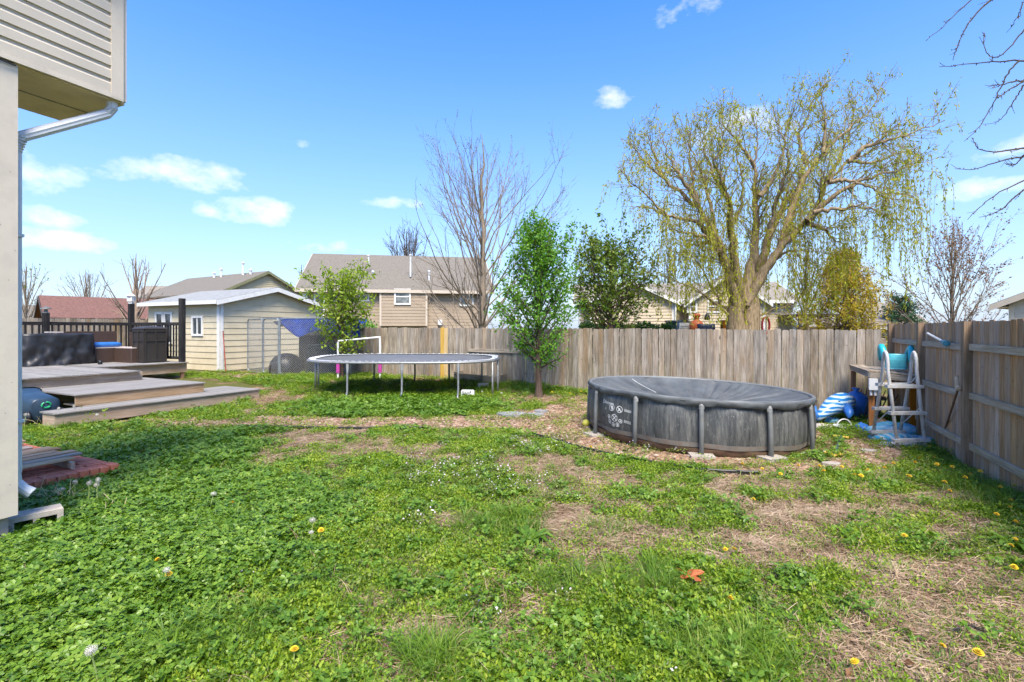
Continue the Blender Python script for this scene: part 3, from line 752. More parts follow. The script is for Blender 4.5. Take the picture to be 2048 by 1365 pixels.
# ================================================================== BRICK LANDING, PALLET, BLOCK
M['brick'] = m_plain('red_brick', (0.47, 0.125, 0.06), 0.85, var=.3, scale=14, bmp=.6, grime=((0.42, 0.30, 0.24), .35))
M['mortar'] = m_plain('mortar', (0.36, 0.29, 0.235), 0.95, var=.15, scale=20, bmp=.7)
M['cmu'] = m_plain('grey_concrete', (0.40, 0.35, 0.29), 0.95, var=.15, scale=14, bmp=.9, fine=90)
def brick_landing():
    t = thing('brick_landing', UV(-8.3, 2.4, 0), 'low red brick landing under a wooden pallet by the house', 'brick landing')
    u0, u1, v0, v1, zt = -9.75, -7.0, 1.2, 3.3, .13
    m = MB(); m.box(UV((u0 + u1) / 2, (v0 + v1) / 2, zt / 2 - .08), (u1 - u0 - .03, v1 - v0 - .03, zt + .12), AX); m.build('mortar_bed', M['mortar'], t)
    me = {}
    def brk(c, L, W, H, ax):
        key = (L, W, H)
        if key not in me:
            q = MB(); e = .006
            pr = [(-L / 2 + e, -W / 2), (L / 2 - e, -W / 2), (L / 2, -W / 2 + e), (L / 2, W / 2 - e), (L / 2 - e, W / 2), (-L / 2 + e, W / 2), (-L / 2, W / 2 - e), (-L / 2, -W / 2 + e)]
            q.prism([V((a, b, -H / 2)) for a, b in pr], Z * H); me[key] = npmesh('brick', np.array(q.v), q.f); me[key].materials.append(M['brick'])
        link('brick', me[key], None, t, c, (0, 0, math.atan2(ax.y, ax.x) + rnd.gauss(0, .01)))
    # border: rowlock bricks round the front (v1.. u1) edges, field bricks inside
    v = v0
    while v < v1 - .05:      # edge facing the yard (u1)
        brk(UV(u1 - .10, v + .05, zt - .02 + rnd.uniform(-.004, .004)), .205, .092, .075, A); v += .101
    u = u0
    while u < u1 - .3:
        brk(UV(u + .05, v1 - .10, zt - .02 + rnd.uniform(-.004, .004)), .205, .092, .075, B); u += .101
    r = 0; u = u1 - .26
    while u > u0:
        v = v0 + (.1 if r % 2 else 0)
        while v < v1 - .32:
            brk(UV(u, v + .1, zt - .022 + rnd.uniform(-.004, .004)), .2, .092, .07, B); v += .208
        u -= .1; r += 1
brick_landing()
def pallet():
    t = thing('wood_pallet', UV(-8.4, 2.4, .14), 'weathered wooden pallet lying on the brick landing', 'pallet')
    for v in (1.55, 2.3, 2.95):
        plank('stringer', UV(-9.55, v, .19), UV(-7.22, v, .19), .04, .085, M['pallet'], t)
    u = -7.28
    while u > -9.6:
        w = rnd.choice([.10, .14, .16, .18]); e = 3.06 + rnd.uniform(-.08, .14)
        plank('slat', UV(u - w / 2, 1.45, .243), UV(u - w / 2 + rnd.uniform(-.015, .015), e, .243 + rnd.uniform(-.005, .012)), w, .02, M['pallet'], t); u -= w + rnd.uniform(.03, .075)
pallet()
def cinder_block():
    c = G(48, 1072); c.z = .0; c = c + V((-.02, .12, 0)); d = (B * .96 + A * .25).normalized(); n = V((d.y, -d.x, 0)); ax = (d, n, Z); m = MB(); m.v = []
    L, W, H, wl = .36, .19, .17, .042; o = c + Z * (H / 2)
    m.box(o + Z * (H / 2 - wl / 2), (L, W, wl), ax); m.box(o - Z * (H / 2 - wl / 2), (L, W, wl), ax)
    for k in (-1, 0, 1): m.box(o + d * (k * (L / 2 - wl / 2)), (wl, W - .002, H - 2 * wl), ax)
    tag(m.build('concrete_block', M['cmu'], None, at=c), 'hollow grey concrete block lying on its side at the house foundation', 'concrete block')
cinder_block()

# ================================================================== SHED
M['shedwall'] = m_plain('cream_lap_siding', (0.56, 0.49, 0.34), 0.7, var=.07, scale=1.8, bmp=.15, grime=((0.42, 0.33, 0.2), .25))
M['white'] = m_plain('white_paint', (0.68, 0.68, 0.66), 0.55, var=.06, scale=5, grime=((0.45, 0.42, 0.38), .3))
M['shingle_grey'] = m_shingle('grey_shingles', (0.24, 0.245, 0.24))
M['glass'] = m_glass('window_glass')
M['tree_bark'] = None
def lap_boards(t, p, q, n, zs, mat, top=None, ex=.235, name='siding_board', th=.024):
    """one object per lap board between p and q; top(s,z)->clip for gables handled by zs callback returning (s0,s1)"""
    d = (q - p); L = d.length; d.normalize(); z = zs[0]
    while z < zs[1] - .02:
        z2 = min(z + ex, zs[1])
        a0, a1 = (0, L) if top is None else top(z); b0, b1 = (0, L) if top is None else top(z2)
        if a1 - a0 > .05:
            m = MB(); b1 = max(b1, b0 + .01)
            vs = [p + d * a0 + n * th + Z * z, p + d * a1 + n * th + Z * z, p + d * b1 + n * .006 + Z * (z2 + .01), p + d * b0 + n * .006 + Z * (z2 + .01),
                  p + d * a0 + n * .001 + Z * z, p + d * a1 + n * .001 + Z * z, p + d * b1 + n * .001 + Z * (z2 + .01), p + d * b0 + n * .001 + Z * (z2 + .01)]
            m.add(vs, [(0, 1, 2, 3), (5, 4, 7, 6), (0, 4, 5, 1), (3, 2, 6, 7), (0, 3, 7, 4), (1, 5, 6, 2)]); m.build(name, mat, t)
        z = z2
def window_on(t, p, d, n, z0, z1, w, mat_f, mat_g, mull='h', fw=.06, out=.045):
    """window: frame (>) pane; p = centre on wall at z=0"""
    q = MB(); h = z1 - z0; zc = (z0 + z1) / 2; ax = (d, n, Z)
    for k in (-1, 1):
        q.box(p + d * (k * (w / 2 - fw / 2)) + n * (out / 2) + Z * zc, (fw, out, h), ax)
        q.box(p + n * (out / 2) + Z * (zc + k * (h / 2 - fw / 2)), (w - 2 * fw - .001, out, fw), ax)
    if mull == 'h': q.box(p + n * (out / 2 - .004) + Z * zc, (w - 2 * fw - .001, out - .01, fw * .7), ax)
    if mull == 'v': q.box(p + n * (out / 2 - .004) + Z * zc, (fw * .7, out - .01, h - 2 * fw - .001), ax)
    f = q.build('window', mat_f, t); q = MB(); q.box(p + n * .012 + Z * zc, (w - 2 * fw + .01, .012, h - 2 * fw + .01), ax); q.build('pane', mat_g, f)
    return f
def make_shed():
    S = P(440, 748, 17.6); S.z = gz(S.x, S.y); zb = .3; ze = 2.78; zp = 3.32; Lg, Ll = 4.3, 4.4
    t = thing('garden_shed', S, 'cream lap-sided garden shed with grey roof behind the deck', 'shed')
    S0 = V((S.x, S.y, 0)); E = S0 + B * Lg; Lf = S0 - A * Ll
    m = MB(); m.prism([S0 + Z * (zb - .3), E + Z * (zb - .3), E + Z * ze, S0 + B * (Lg / 2) + Z * (zp - .02), S0 + Z * ze], -A * Ll); m.build('wall', M['shedwall'], t)
    slope = (zp - ze) / (Lg / 2)
    def clip(z):
        if z <= ze: return (0, Lg)
        k = (z - ze) / slope; return (min(k, Lg / 2), max(Lg - k, Lg / 2))
    lap_boards(t, S0 + A * 0, E, A, (zb, zp - .05), M['shedwall'], clip, .215)
    lap_boards(t, Lf, S0, -B, (zb, ze), M['shedwall'], None, .215)
    for c, n in ((S0 + B * .05 + A * .03, 0), (E - B * .05 + A * .03, 0), (S0 - A * .05 - B * .03, 1)):
        m = MB(); m.box(c + Z * ((zb + ze) / 2), (.03, .10, ze - zb) if n == 0 else (.135, .03, ze - zb), AX); m.build('corner_trim', M['white'], t)
    # roof slabs with overhang
    oh, rk, th = .28, .25, .07
    for sg, b0 in ((-1, S0), (1, E)):
        pe = b0 + B * (sg * oh) + Z * (ze - slope * oh); pr = S0 + B * (Lg / 2) + Z * zp
        m = MB(); m.prism([pe + A * rk, pe + A * rk + Z * th, pr + A * rk + Z * th, pr + A * rk], -A * (Ll + 2 * rk)); m.build('roof', M['shingle_grey'], t)
        m = MB(); m.prism([pe + A * (rk + .03) - Z * .10, pe + A * (rk + .03) + Z * (th - .015), pr + A * (rk + .03) + Z * (th - .015), pr + A * (rk + .03) - Z * .10], -A * .025); m.build('barge_board', M['white'], t)
        m = MB(); m.box(pe + B * (sg * .012) - A * (Ll / 2) + Z * .0, (Ll + 2 * rk - .02, .02, .13), AX); m.build('fascia_board', M['white'], t)
    pw = S0 - A * 1.25; window_on(t, pw - B * .006, A, -B, 1.52, 2.25, .66, M['white'], M['glass'], 'v', .075, .05)
    for k in (3.05, 3.62): window_on(t, S0 - A * k - B * .006, A, -B, 1.2, 2.42, .52, M['white'], M['glass'], None, .08, .05)
    # long red-handled rake leaning on the corner
    g = P(452, 747, 17.3); g.z = gz(g.x, g.y); top = P(446, 663, 17.35); r = thing('garden_rake', g, 'red handled garden rake leaning on the shed corner', 'rake')
    m = MB(); m.tube([g + Z * .03, top], .016, 6); m.build('handle', m_plain('red_handle', (0.36, 0.06, 0.03), .5), r)
    m = MB(); m.beam(g + B * -.12 + Z * .03, g + B * .12 + Z * .03, .03, .03)
    for k in range(7): m.beam(g + B * (-.12 + .04 * k) + Z * .03, g + B * (-.12 + .04 * k) + Z * .03 + A * .05 - Z * .04, .008, .008)
    m.build('head', M['blackplastic'], r)
    return S0, E
S0, SE = make_shed()

# ================================================================== KENNEL
M['galv'] = m_plain('galvanised_steel', (0.27, 0.29, 0.30), 0.4, metal=.55, var=.2, scale=10, bmp=.1)
M['wire'] = m_plain('zinc_wire', (0.33, 0.33, 0.32), 0.5, var=.1)
M['tarp_blue'] = m_plain('blue_tarp', (0.012, 0.055, 0.34), 0.4, var=.35, scale=3, bmp=.4, fine=12)
def make_kennel():
    k0 = P(495, 747, 17.9); k1 = P(526, 752, 16.9); k2 = P(558, 757, 16.2); k3 = P(700, 752, 16.0)
    K = [V((p.x, p.y, gz(p.x, p.y) + .02)) for p in (k0, k1, k2, k3)]
    t = thing('dog_kennel', K[2], 'chain-link dog kennel with round-cornered panels beside the shed', 'kennel')
    def panel(a, b, h=1.85, name='panel_frame'):
        d = (b - a); L = d.length; d.normalize(); r = .13
        a = a + d * .035; L -= .07
        loop = []
        for cx, cz, a0 in ((L - r, r, -90), (L - r, h - r, 0), (r, h - r, 90), (r, r, 180)):
            for q in range(5):
                an = R(a0 + 22.5 * q); loop.append(a + d * (cx + r * math.cos(an)) + Z * (cz + r * math.sin(an)))
        m = MB(); m.tube(loop + [loop[0], loop[1]], .024, 8, False); m.build(name, M['galv'], t, True)
        m = MB(); s = .075; nrm = V((-d.y, d.x, 0)); k = -h
        while k < L:
            for sg in (1, -1):
                # wire along z = (x-k) or mirrored, clipped to the panel
                x0 = max(0, k); x1 = min(L, k + h)
                if x1 - x0 > .02:
                    za, zb_ = x0 - k, x1 - k
                    if sg < 0: za, zb_ = h - za, h - zb_
                    m.tube([a + d * x0 + Z * za + nrm * (.003 * sg), a + d * x1 + Z * zb_ + nrm * (.003 * sg)], .0032, 3, False)
            k += s
        m.build('chain_link', M['wire'], t)['kind'] = 'stuff'
    panel(K[0], K[1]); panel(K[1], K[2]); panel(K[2], K[3])
    n = V(((K[3] - K[2]).y, -(K[3] - K[2]).x, 0)).normalized(); n = -n if n.y < 0 else n
    panel(K[3], K[3] + n * 1.3)
    for p in (K[1], K[2]):
        m = MB(); m.tube([p, p + Z * 1.9], .028, 8); m.build('post', M['galv'], t)
    for zz in (.45, .95, 1.45):
        m = MB(); m.box(K[2] + Z * zz, (.09, .05, .05)); m.build('clamp', M['galv'], t)
    # tarp hung along the top of the front panel, drooping over the inside
    rows = []
    for j in range(9):
        f = j / 8; row = []
        for i in range(34):
            s = i / 33; p = K[2].lerp(K[3] + (K[3] - K[2]) * .15, s * 1.0) + (K[0] - K[1]) * (.10)
            dz = mnoise.noise(V((s * 7, f * 2, 3))) * .05; drop = .52 + .12 * math.sin(s * 9) - max(0, .25 - s) * 1.6
            q = p + n * (.06 + .05 * f + .05 * mnoise.noise(V((s * 9, f * 3, 8)))) + Z * (1.86 - f * max(.06, drop) + dz * f); row.append(q)
        rows.append(row)
    m = MB(); m.grid(rows)
    rows = []
    for j in range(7):
        f = j / 6; row = []
        for i in range(26):
            s = i / 25; p = K[1].lerp(K[3], s * .95 + .1) + n * (.1 + f * 1.25); row.append(p + Z * (1.86 - .28 * math.sin(math.pi * min(1, f + .1)) * (1 - .4 * s) + mnoise.noise(V((s * 6, f * 4, 1))) * .05))
        rows.append(row)
    m.grid(rows); tag(m.build('tarp', M['tarp_blue'], None, True, at=K[2] + Z * 1.7), 'blue tarpaulin sagging over the top of the dog kennel', 'tarp')
    # inside: rounded dog house, dark crate, boards
    c = K[1].lerp(K[2], .7) + n * .75; c.z = gz(c.x, c.y); m = MB(); m.lathe(c, [(.56, 0), (.56, .2), (.5, .42), (.36, .6), (.18, .68), (.02, .70)], 18)
    t2 = thing('igloo_dog_house', c, 'dark rounded plastic dog house inside the kennel', 'dog house'); m.build('dome', M['blackplastic'], t2, True)
    e = (K[1] - c); e.z = 0; e.normalize(); e = -n; m = MB(); s = V((e.y, -e.x, 0))
    arch = [c + e * .62 + s * (.2 * math.cos(a)) + Z * (.2 + .2 * math.sin(a)) for a in [math.pi * k / 8 for k in range(9)]]
    m.tube([c + e * .62 + s * .2] + arch + [c + e * .62 - s * .2], .035, 6); m.build('door_arch', M['wicker_dark'], t2)
    c = K[2].lerp(K[3], .62) + n * .75; c.z = gz(c.x, c.y); m = MB(); m.box(c + Z * .5, (1.5, .8, 1.0), (( K[3] - K[2]).normalized(), n, Z)); t3 = thing('dog_crate', c, 'large black covered dog crate at the back of the kennel', 'crate'); m.build('body', M['blackplastic'], t3)
    m = MB()
    for k in range(-3, 4): m.box(c - n * .405 + (K[3] - K[2]).normalized() * (k * .22) + Z * .5, (.02, .02, .98), ((K[3] - K[2]).normalized(), n, Z))
    m.build('bars', M['wicker_dark'], t3)
    # weathered boards screening the back
    pb = [K[2].lerp(K[3], s) + n * 1.45 for s in (0.0, 1.0)]; t4 = thing('privacy_screen', pb[0], 'dark board screen standing behind the dog crate', 'screen')
    d = (pb[1] - pb[0]); L = d.length; d.normalize(); s = 0
    while s < L * .8:
        p = pb[0] + d * s; plank('board', V((p.x, p.y, gz(p.x, p.y))), V((p.x, p.y, 1.55)), .19, .02, M['blackpeel2'], t4, up=n); s += .2
M['blackpeel2'] = m_wood('dark_old_board', [(0.03, 0.026, 0.02), (0.06, 0.05, 0.04), (0.11, 0.09, 0.07)], tint=.2)
make_kennel()

# ================================================================== TRAMPOLINE
M['mat'] = m_plain('grey_trampoline_mat', (0.11, 0.115, 0.125), 0.6, var=.12, scale=5, bmp=.2, fine=200)
M['pad'] = m_plain('faded_pad', (0.27, 0.275, 0.27), 0.5, var=.15, scale=12, grime=((.25, .25, .25), .4))
M['steel'] = m_plain('dull_steel_tube', (0.27, 0.28, 0.28), 0.4, metal=.5, var=.2, scale=9, grime=((0.2, 0.13, 0.09), .35))
M['pink'] = m_plain('pink_foam', (0.42, 0.045, 0.28), 0.7, var=.15)
def make_trampoline():
    c = V((-2.80, 13.2, 0)); ax_, ay_ = 2.45, 1.2
    t = thing('trampoline', (c.x, c.y, gz(c.x, c.y)), 'large oval trampoline with grey mat and steel legs', 'trampoline')
    def el(a, k=1.0, n=3.0):
        ca, sa = math.cos(a), math.sin(a); q = (abs(ca) ** n + abs(sa) ** n) ** (-1 / n)
        x, y = ca * q * ax_ * k, sa * q * ay_ * k
        return V((c.x + x, c.y + y, 1.0 + y * .03))
    N = 96; rim = [el(2 * math.pi * i / N) for i in range(N)]
    m = MB(); m.tube(rim + rim[:2], .028, 8, False); m.build('frame', M['steel'], t, True)
    m = MB(); rows = []
    for f in (.99, .975, .958):
        rows.append([c + (p - c) * 0 + V((c.x + (p.x - c.x) * f, c.y + (p.y - c.y) * f, p.z + .035 - (.012 if f < .96 else 0))) - c for p in rim])
    m.grid(rows, True); m.grid([[q - Z * .02 for q in rows[0]], rows[0]], True); m.build('pad', M['pad'], t, True)
    m = MB(); rows = []
    for f in (.93, .8, .6, .35, .03):
        rows.append([V((c.x + (p.x - c.x) * f, c.y + (p.y - c.y) * f, p.z + .012 - .05 * (1 - f * f))) for p in rim])
    m.grid(rows, True); m.f.append(tuple(range(4 * N, 5 * N))); m.build('mat', M['mat'], t, True)
    m = MB()
    for i in range(0, N):
        a = 2 * math.pi * (i + .5) / N; p = el(a, .99); q = el(a, .93); m.tube([p + Z * .045, q + Z * .028], .007, 4)
    m.build('springs', M['gutter'], t)['kind'] = 'stuff'
    # legs: px of foot, on the near side curved shoes
    for pxx, near in ((697, 1), (803, 1), (915, 1), (743, 0), (829, 0), (903, 0), (967, 0)):
        tgt = None
        for i in range(N):
            p = rim[i]; x = 1024 + 1000 * p.x / p.y
            if (p.y < c.y) == bool(near) and (tgt is None or abs(x - pxx) < tgt[0]): tgt = (abs(x - pxx), p)
        p = tgt[1]; g = gz(p.x, p.y)
        m = MB(); dr = -1 if near else 1
        pts = [p - Z * .02, p - Z * .25 + V((0, dr * .01, 0)), V((p.x, p.y + dr * .02, g + .22)), V((p.x - .02, p.y + dr * .05, g + .07)), V((p.x - .08 * (1 if pxx < 850 else -.6), p.y + dr * .10, g + .02))]
        lg = m.build('leg', M['steel'], t, True) if False else None
        m.tube(pts, .026, 8); lg = m.build('leg', M['steel'], t, True)
        m = MB(); m.tube([p - Z * .02, p - Z * .16], .034, 8); m.build('socket', M['pad'], lg)
    for px_, sg in ((630, -1), (637, -1), (984, 1), (995, 1)):
        i = min(range(N), key=lambda k: abs(1024 + 1000 * rim[k].x / rim[k].y - px_) + (0 if (rim[k].y - c.y) * (1 if px_ in (637, 984) else -1) < .4 else 40))
        p = rim[i]; g = gz(p.x, p.y); m = MB(); m.tube([p, V((p.x, p.y, g + .3)), V((p.x + .0 * sg, p.y, g))], .026, 8); m.build('leg', M['steel'], t, True)
make_trampoline()

def pipe_stand():
    a = P(676, 768, 15.0); b = P(760, 760, 15.1); a.z = gz(a.x, a.y); b.z = gz(b.x, b.y)
    t = thing('pipe_stand', a, 'white pipe hurdle with pink padded legs behind the trampoline', 'hurdle')
    ta = P(676, 684, 15.0); tb = P(761, 676, 15.1)
    for g, q in ((a, ta), (b, tb)):
        m = MB(); m.tube([g, V((g.x, g.y, q.z))], .03, 8); lg = m.build('upright', M['white'], t)
        m = MB(); m.tube([g + Z * .22, g + Z * .68], .055, 8); m.build('pink_sleeve', M['pink'], lg)
    m = MB(); m.tube([ta + Z * .02, tb + Z * .02], .028, 8); m.build('crossbar', M['white'], t)
pipe_stand()

def yard_bits_back():
    # white slotted plate under the trampoline edge
    c = P(936, 789, 12.4); c.z = gz(c.x, c.y); t = thing('slotted_crate_lid', c, 'white plastic slotted lid standing in the grass under the trampoline', 'plastic lid')
    m = MB(); w, h = .33, .20; x = V((.98, -.1, 0)).normalized(); n = V((-.1, -1, 0)).normalized(); r = .035; loop = []
    for cx, cz, a0 in ((w / 2 - r, r, -90), (w / 2 - r, h - r, 0), (-w / 2 + r, h - r, 90), (-w / 2 + r, r, 180)):
        for q in range(4):
            an = R(a0 + 30 * q); loop.append(c + x * (cx + r * math.cos(an)) + Z * (cz + r * math.sin(an)) - n * (-.03))
    m.prism(loop, n * .025); m.build('plate', M['white'], t)
    for k, (dx, hh, zz) in enumerate(((-.115, .11, .11), (-.06, .10, .10), (-.01, .10, .09), (.035, .07, .12), (.075, .05, .145))):
        m = MB(); m.box(c + x * dx + Z * zz + n * .0565, (.022, .004, hh), (x, n, Z)); m.build('slot', M['blackplastic'], t)
    m = MB(); m.box(c + x * .035 + Z * .055 + n * .0565, (.03, .004, .03), (x, n, Z)); m.build('slot', M['blackplastic'], t)
    # raised planter of grey boards against the fence
    a = P(908, 765, 14.6); b = P(1000, 768, 14.0); a.z = b.z = gz(a.x, a.y)
    t = thing('planter_box', a, 'low grey board planter box against the back fence behind the trampoline', 'planter box')
    plank('board', a + Z * .18, b + Z * .14, .03, .17, M['fence'], t); plank('board', a + Z * .015, b + Z * -.02, .03, .14, M['fascia'], t)
    nn = V((-(b - a).y, (b - a).x, 0)).normalized(); nn = -nn if nn.y < 0 else nn
    plank('board', b + Z * .12 + nn * .02, b + Z * .12 + nn * .5, .03, .28, M['fence'], t)
    plank('board', a + Z * .15 + nn * .02, a + Z * .15 + nn * .5, .03, .30, M['fence'], t)
    # paver standing near the planter, small dark heap under trampoline
    c = P(967, 770, 13.6); c.z = gz(c.x, c.y); m = MB(); m.prism([c + V((-.15, -.1, 0)), c + V((.13, -.1, 0)), c + V((.14, .12, 0)), c + V((-.14, .1, 0))], Z * .14)
    tag(m.build('stone_block', M['cmu'], None, at=c), 'small squared stone block in the weeds beside the planter box', 'stone')
    c = P(850, 792, 12.9); c.z = gz(c.x, c.y); rows = []
    for j in range(6):
        f = j / 5; rows.append([c + V(((.42 * (1 - f * .75)) * math.cos(a) * (1 + .25 * mnoise.noise(V((a, f * 2, 0)))), .2 * (1 - f * .8) * math.sin(a), f * (.10 + .05 * mnoise.noise(V((math.cos(a) * 2, math.sin(a) * 2, f * 3)))))) for a in [2 * math.pi * k / 18 for k in range(18)]])
    m = MB(); m.grid(rows, True); m.f.append(tuple(range(5 * 18, 6 * 18)))
    tag(m.build('dark_heap', M['tarp_black'], None, True, at=c), 'low crumpled black heap lying under the trampoline', 'bag')
yard_bits_back()

# ================================================================== POOL
def m_pool_liner():
    m, nt, bs, _ = newmat('driftwood_print_liner')
    g = noise_n(nt, coords(nt, 'Object', (1, 1, .10)), 26, 6, .7, .5); g2 = noise_n(nt, coords(nt, 'Object', (1, 1, .06)), 5.0, 3)
    f = mth(nt, 'ADD', mth(nt, 'MULTIPLY', g, .65), mth(nt, 'MULTIPLY', g2, .35))
    c = ramp(nt, f, [(.34, (.022, .024, .025)), (.5, (.07, .074, .074)), (.62, (.145, .143, .132)), (.75, (.27, .26, .235))])
    sp = ramp(nt, noise_n(nt, coords(nt, 'Object', (1, 1, .25)), 70, 3), [(.62, (0, 0, 0)), (.75, (1, 1, 1))])
    c = mixc(nt, mth(nt, 'MULTIPLY', sp, .45), c, (.45, .43, .39))
    sock(nt, bs.inputs['Base Color'], c); bs.inputs['Roughness'].default_value = .5
    bump(nt, bs, g2, .25, .02); return m
M['liner'] = m_pool_liner()
M['band'] = m_plain('muddy_grey_band', (.16, .145, .125), .7, var=.3, scale=5, grime=((.16, .10, .065), .6))
M['mud'] = m_plain('mud_stained_vinyl', (.15, .09, .055), .8, var=.4, scale=4, bmp=.4)
M['poolleg'] = m_plain('grey_painted_steel', (.145, .155, .155), .5, var=.15, scale=8, grime=((.2, .17, .14), .3))
M['cover'] = m_plain('slate_pool_cover', (.074, .082, .086), .62, var=.3, scale=2.6, bmp=.5, fine=9, grime=((.12, .12, .115), .4))
M['print'] = m_plain('white_print', (.62, .62, .60), .7, var=.08)
M['rope'] = m_plain('white_rope', (.5, .5, .48), .8)
M['paver'] = m_plain('pale_paver', (.34, .30, .26), .95, var=.2, scale=9, bmp=.6)
def make_pool():
    C = V((3.20, 8.78, -.045)); Rp, H = 1.77, .80; T0 = R(-107)
    t = thing('above_ground_pool', C, 'round grey above-ground pool with a sagging dark cover', 'pool')
    tilt = -.040
    def W(x, y, z): return V((C.x + x, C.y + y, C.z + z + x * tilt))
    def pol(a, r, z): return W(r * math.cos(a), r * math.sin(a), z)
    N = 144; angs = [2 * math.pi * i / N for i in range(N)]
    def prof(a, f):
        k = (a - T0) / R(30); s = abs(((k + .5) % 1) - .5) * 2   # 0 at legs .. 1 between
        bulge = .025 * math.cos(math.pi * (1 - s) / 1) * (1 if f < .85 else 0) + .05 * math.sin(math.pi * min(1, f * 1.0)) - .01
        return Rp + bulge + .006 * mnoise.noise(V((a * 9, f * 3, 0)))
    def skin(f0, f1, n, off, mat, name):
        m = MB(); m.grid([[pol(a, prof(a, f0 + (f1 - f0) * j / n) + off, H * (f0 + (f1 - f0) * j / n)) for a in angs] for j in range(n + 1)], True); return m.build(name, mat, t, True)
    skin(.235, .985, 10, 0, M['liner'], 'liner'); skin(.16, .25, 3, .012, M['band'], 'band')
    m = MB(); m.grid([[pol(a, Rp + .03 - .10 * (1 - f) ** 2 + .012 * mnoise.noise(V((a * 5, f * 3, 4))), H * .19 * f - .03) for a in angs] for f in (0, .3, .6, 1)], True); m.build('liner_base', M['mud'], t, True)
    for k in range(12):
        a = T0 + R(30 * k); m = MB()
        p = [pol(a, Rp + .075, -.06), pol(a, Rp + .07, H * .5), pol(a, Rp + .055, H * .9)]
        m.tube([pol(a, Rp + .085, -.08), pol(a, Rp + .075, H * .5), pol(a, Rp + .055, H * .9), pol(a, Rp + .03, H * .985)], .034, 10); lg = m.build('leg', M['poolleg'], t, True)
        m = MB(); m.tube([pol(a, Rp + .052, H * .86), pol(a, Rp + .042, H * .93)], .039, 10); m.build('collar', M['pad'], lg)
    m = MB(); rim = [pol(a, Rp + .03, H) for a in angs]; m.tube(rim + rim[:2], .032, 8, False); m.build('top_rail', M['poolleg'], t, True)
    # cover
    NN = 240; aa = [2 * math.pi * i / NN for i in range(NN)]; m = MB(); rows = []
    def rr(a):
        k = ((a - T0) / R(30)) % 1; return (Rp + .075) * (1 - .012 * math.sin(math.pi * k))
    for dz, dr in ((-.07, -.015), (-.045, .004), (-.015, .010), (.015, .004), (.03, -.015)):
        rows.append([pol(a, rr(a) + dr + (.03 * mnoise.noise(V((math.cos(a) * 16, math.sin(a) * 16, dz * 8))) if dz < 0 else 0), H + dz + (.06 * mnoise.noise(V((math.cos(a) * 5, math.sin(a) * 5, 2))) if dz < -.04 else 0)) for a in aa])
    for f in (.97, .93, .87, .8, .7, .6, .5, .4, .3, .2, .1, .02):
        row = []
        for a in aa:
            fold = (abs(mnoise.noise(V((math.cos(a) * 7.5, math.sin(a) * 7.5, 5)))) * .065 + .045 * abs(mnoise.noise(V((math.cos(a) * 19, math.sin(a) * 19, 1))))) * (f ** 1.5) * (1 - f) * 6
            big = mnoise.noise(V((math.cos(a) * f * 2.3, math.sin(a) * f * 2.3, 9))) * .06 * (1 - f * f)
            z = H + .03 - .25 * (1 - f ** 2.6) - fold * 2.1 + big + .03 * math.cos(a * 12 - T0 * 12) * f ** 4 * (1 - f) * 5
            row.append(pol(a, rr(a) * f, z))
        rows.append(row)
    m.grid(rows, True); m.f.append(tuple(range(len(m.v) - NN, len(m.v)))); cv = m.build('cover', M['cover'], t, True)
    # drawn ropes across the cover
    def sag(x, y):
        f = math.hypot(x, y) / Rp; a = math.atan2(y, x); return H + .042 - .25 * (1 - f ** 2.6) + mnoise.noise(V((math.cos(a) * f * 2.3, math.sin(a) * f * 2.3, 9))) * .06 * (1 - f * f)
    m = MB()
    pts = []
    for k in range(15):
        s = k / 14; x = -1.2 + 1.25 * s; y = -.55 + .95 * math.sin(s * 2.6) * .7 - s * .9; pts.append(W(x, y, sag(x, y)))
    m.tube(pts, .007, 5); pts = [W(-.75 + .25 * k / 6, 1.4 - .8 * k / 6, sag(-.75 + .25 * k / 6, 1.4 - .8 * k / 6)) for k in range(7)]; m.tube(pts, .007, 5)
    m.build('cover_rope', M['rope'], cv)
    # printed warnings between two left legs
    def on(a, z, o=.008): return pol(a, prof(a, z / H) + o, z)
    def a_at(s): return R(-167) + s * R(30)
    def ringp(s, z, r, th=.009, n=22):
        ra = r / Rp; m = MB()
        m.grid([[on(a_at(s) + (ra * k) * math.cos(q), z + r * k * math.sin(q)) for q in [2 * math.pi * i / n for i in range(n)]] for k in (1 - th / r, 1)], True)
        return m
    def stroke(m, s0, z0, s1, z1, w=.008):
        a0, a1 = a_at(s0), a_at(s1); dx, dz = (a1 - a0) * Rp, z1 - z0; L = math.hypot(dx, dz); nx, nz = -dz / L * w / 2, dx / L * w / 2
        m.add([on(a0 + nx / Rp, z0 + nz), on(a1 + nx / Rp, z1 + nz), on(a1 - nx / Rp, z1 - nz), on(a0 - nx / Rp, z0 - nz)], [(0, 1, 2, 3)])
    def pic(s, z, r, marks):
        m = ringp(s, z, r)
        for x0, y0, x1, y1, w in marks: stroke(m, s + x0 * r / (Rp * R(30)), z + y0 * r, s + x1 * r / (Rp * R(30)), z + y1 * r, w)
        m.build('warning_print', M['print'], t)
    pic(.50, .53, .058, [(-.5, .25, .4, .25, .02), (-.1, .1, .3, -.6, .03), (.1, .2, .4, -.4, .03)])
    pic(.67, .52, .055, [(-.6, .6, .6, -.6, .012), (-.1, .3, .1, -.3, .03), (-.4, -.5, -.1, -.1, .015), (.4, -.5, .1, -.1, .015)])
    pic(.57, .375, .058, [(-.6, .6, .6, -.6, .012), (-.6, -.6, .6, .6, .012)])
    for s, z in ((.44, .375), (.455, .30), (.54, .265), (.63, .275), (.69, .34)): pic(s, z, .034, [(-.4, -.3, .3, .4, .012), (0, .2, .3, -.4, .014)])
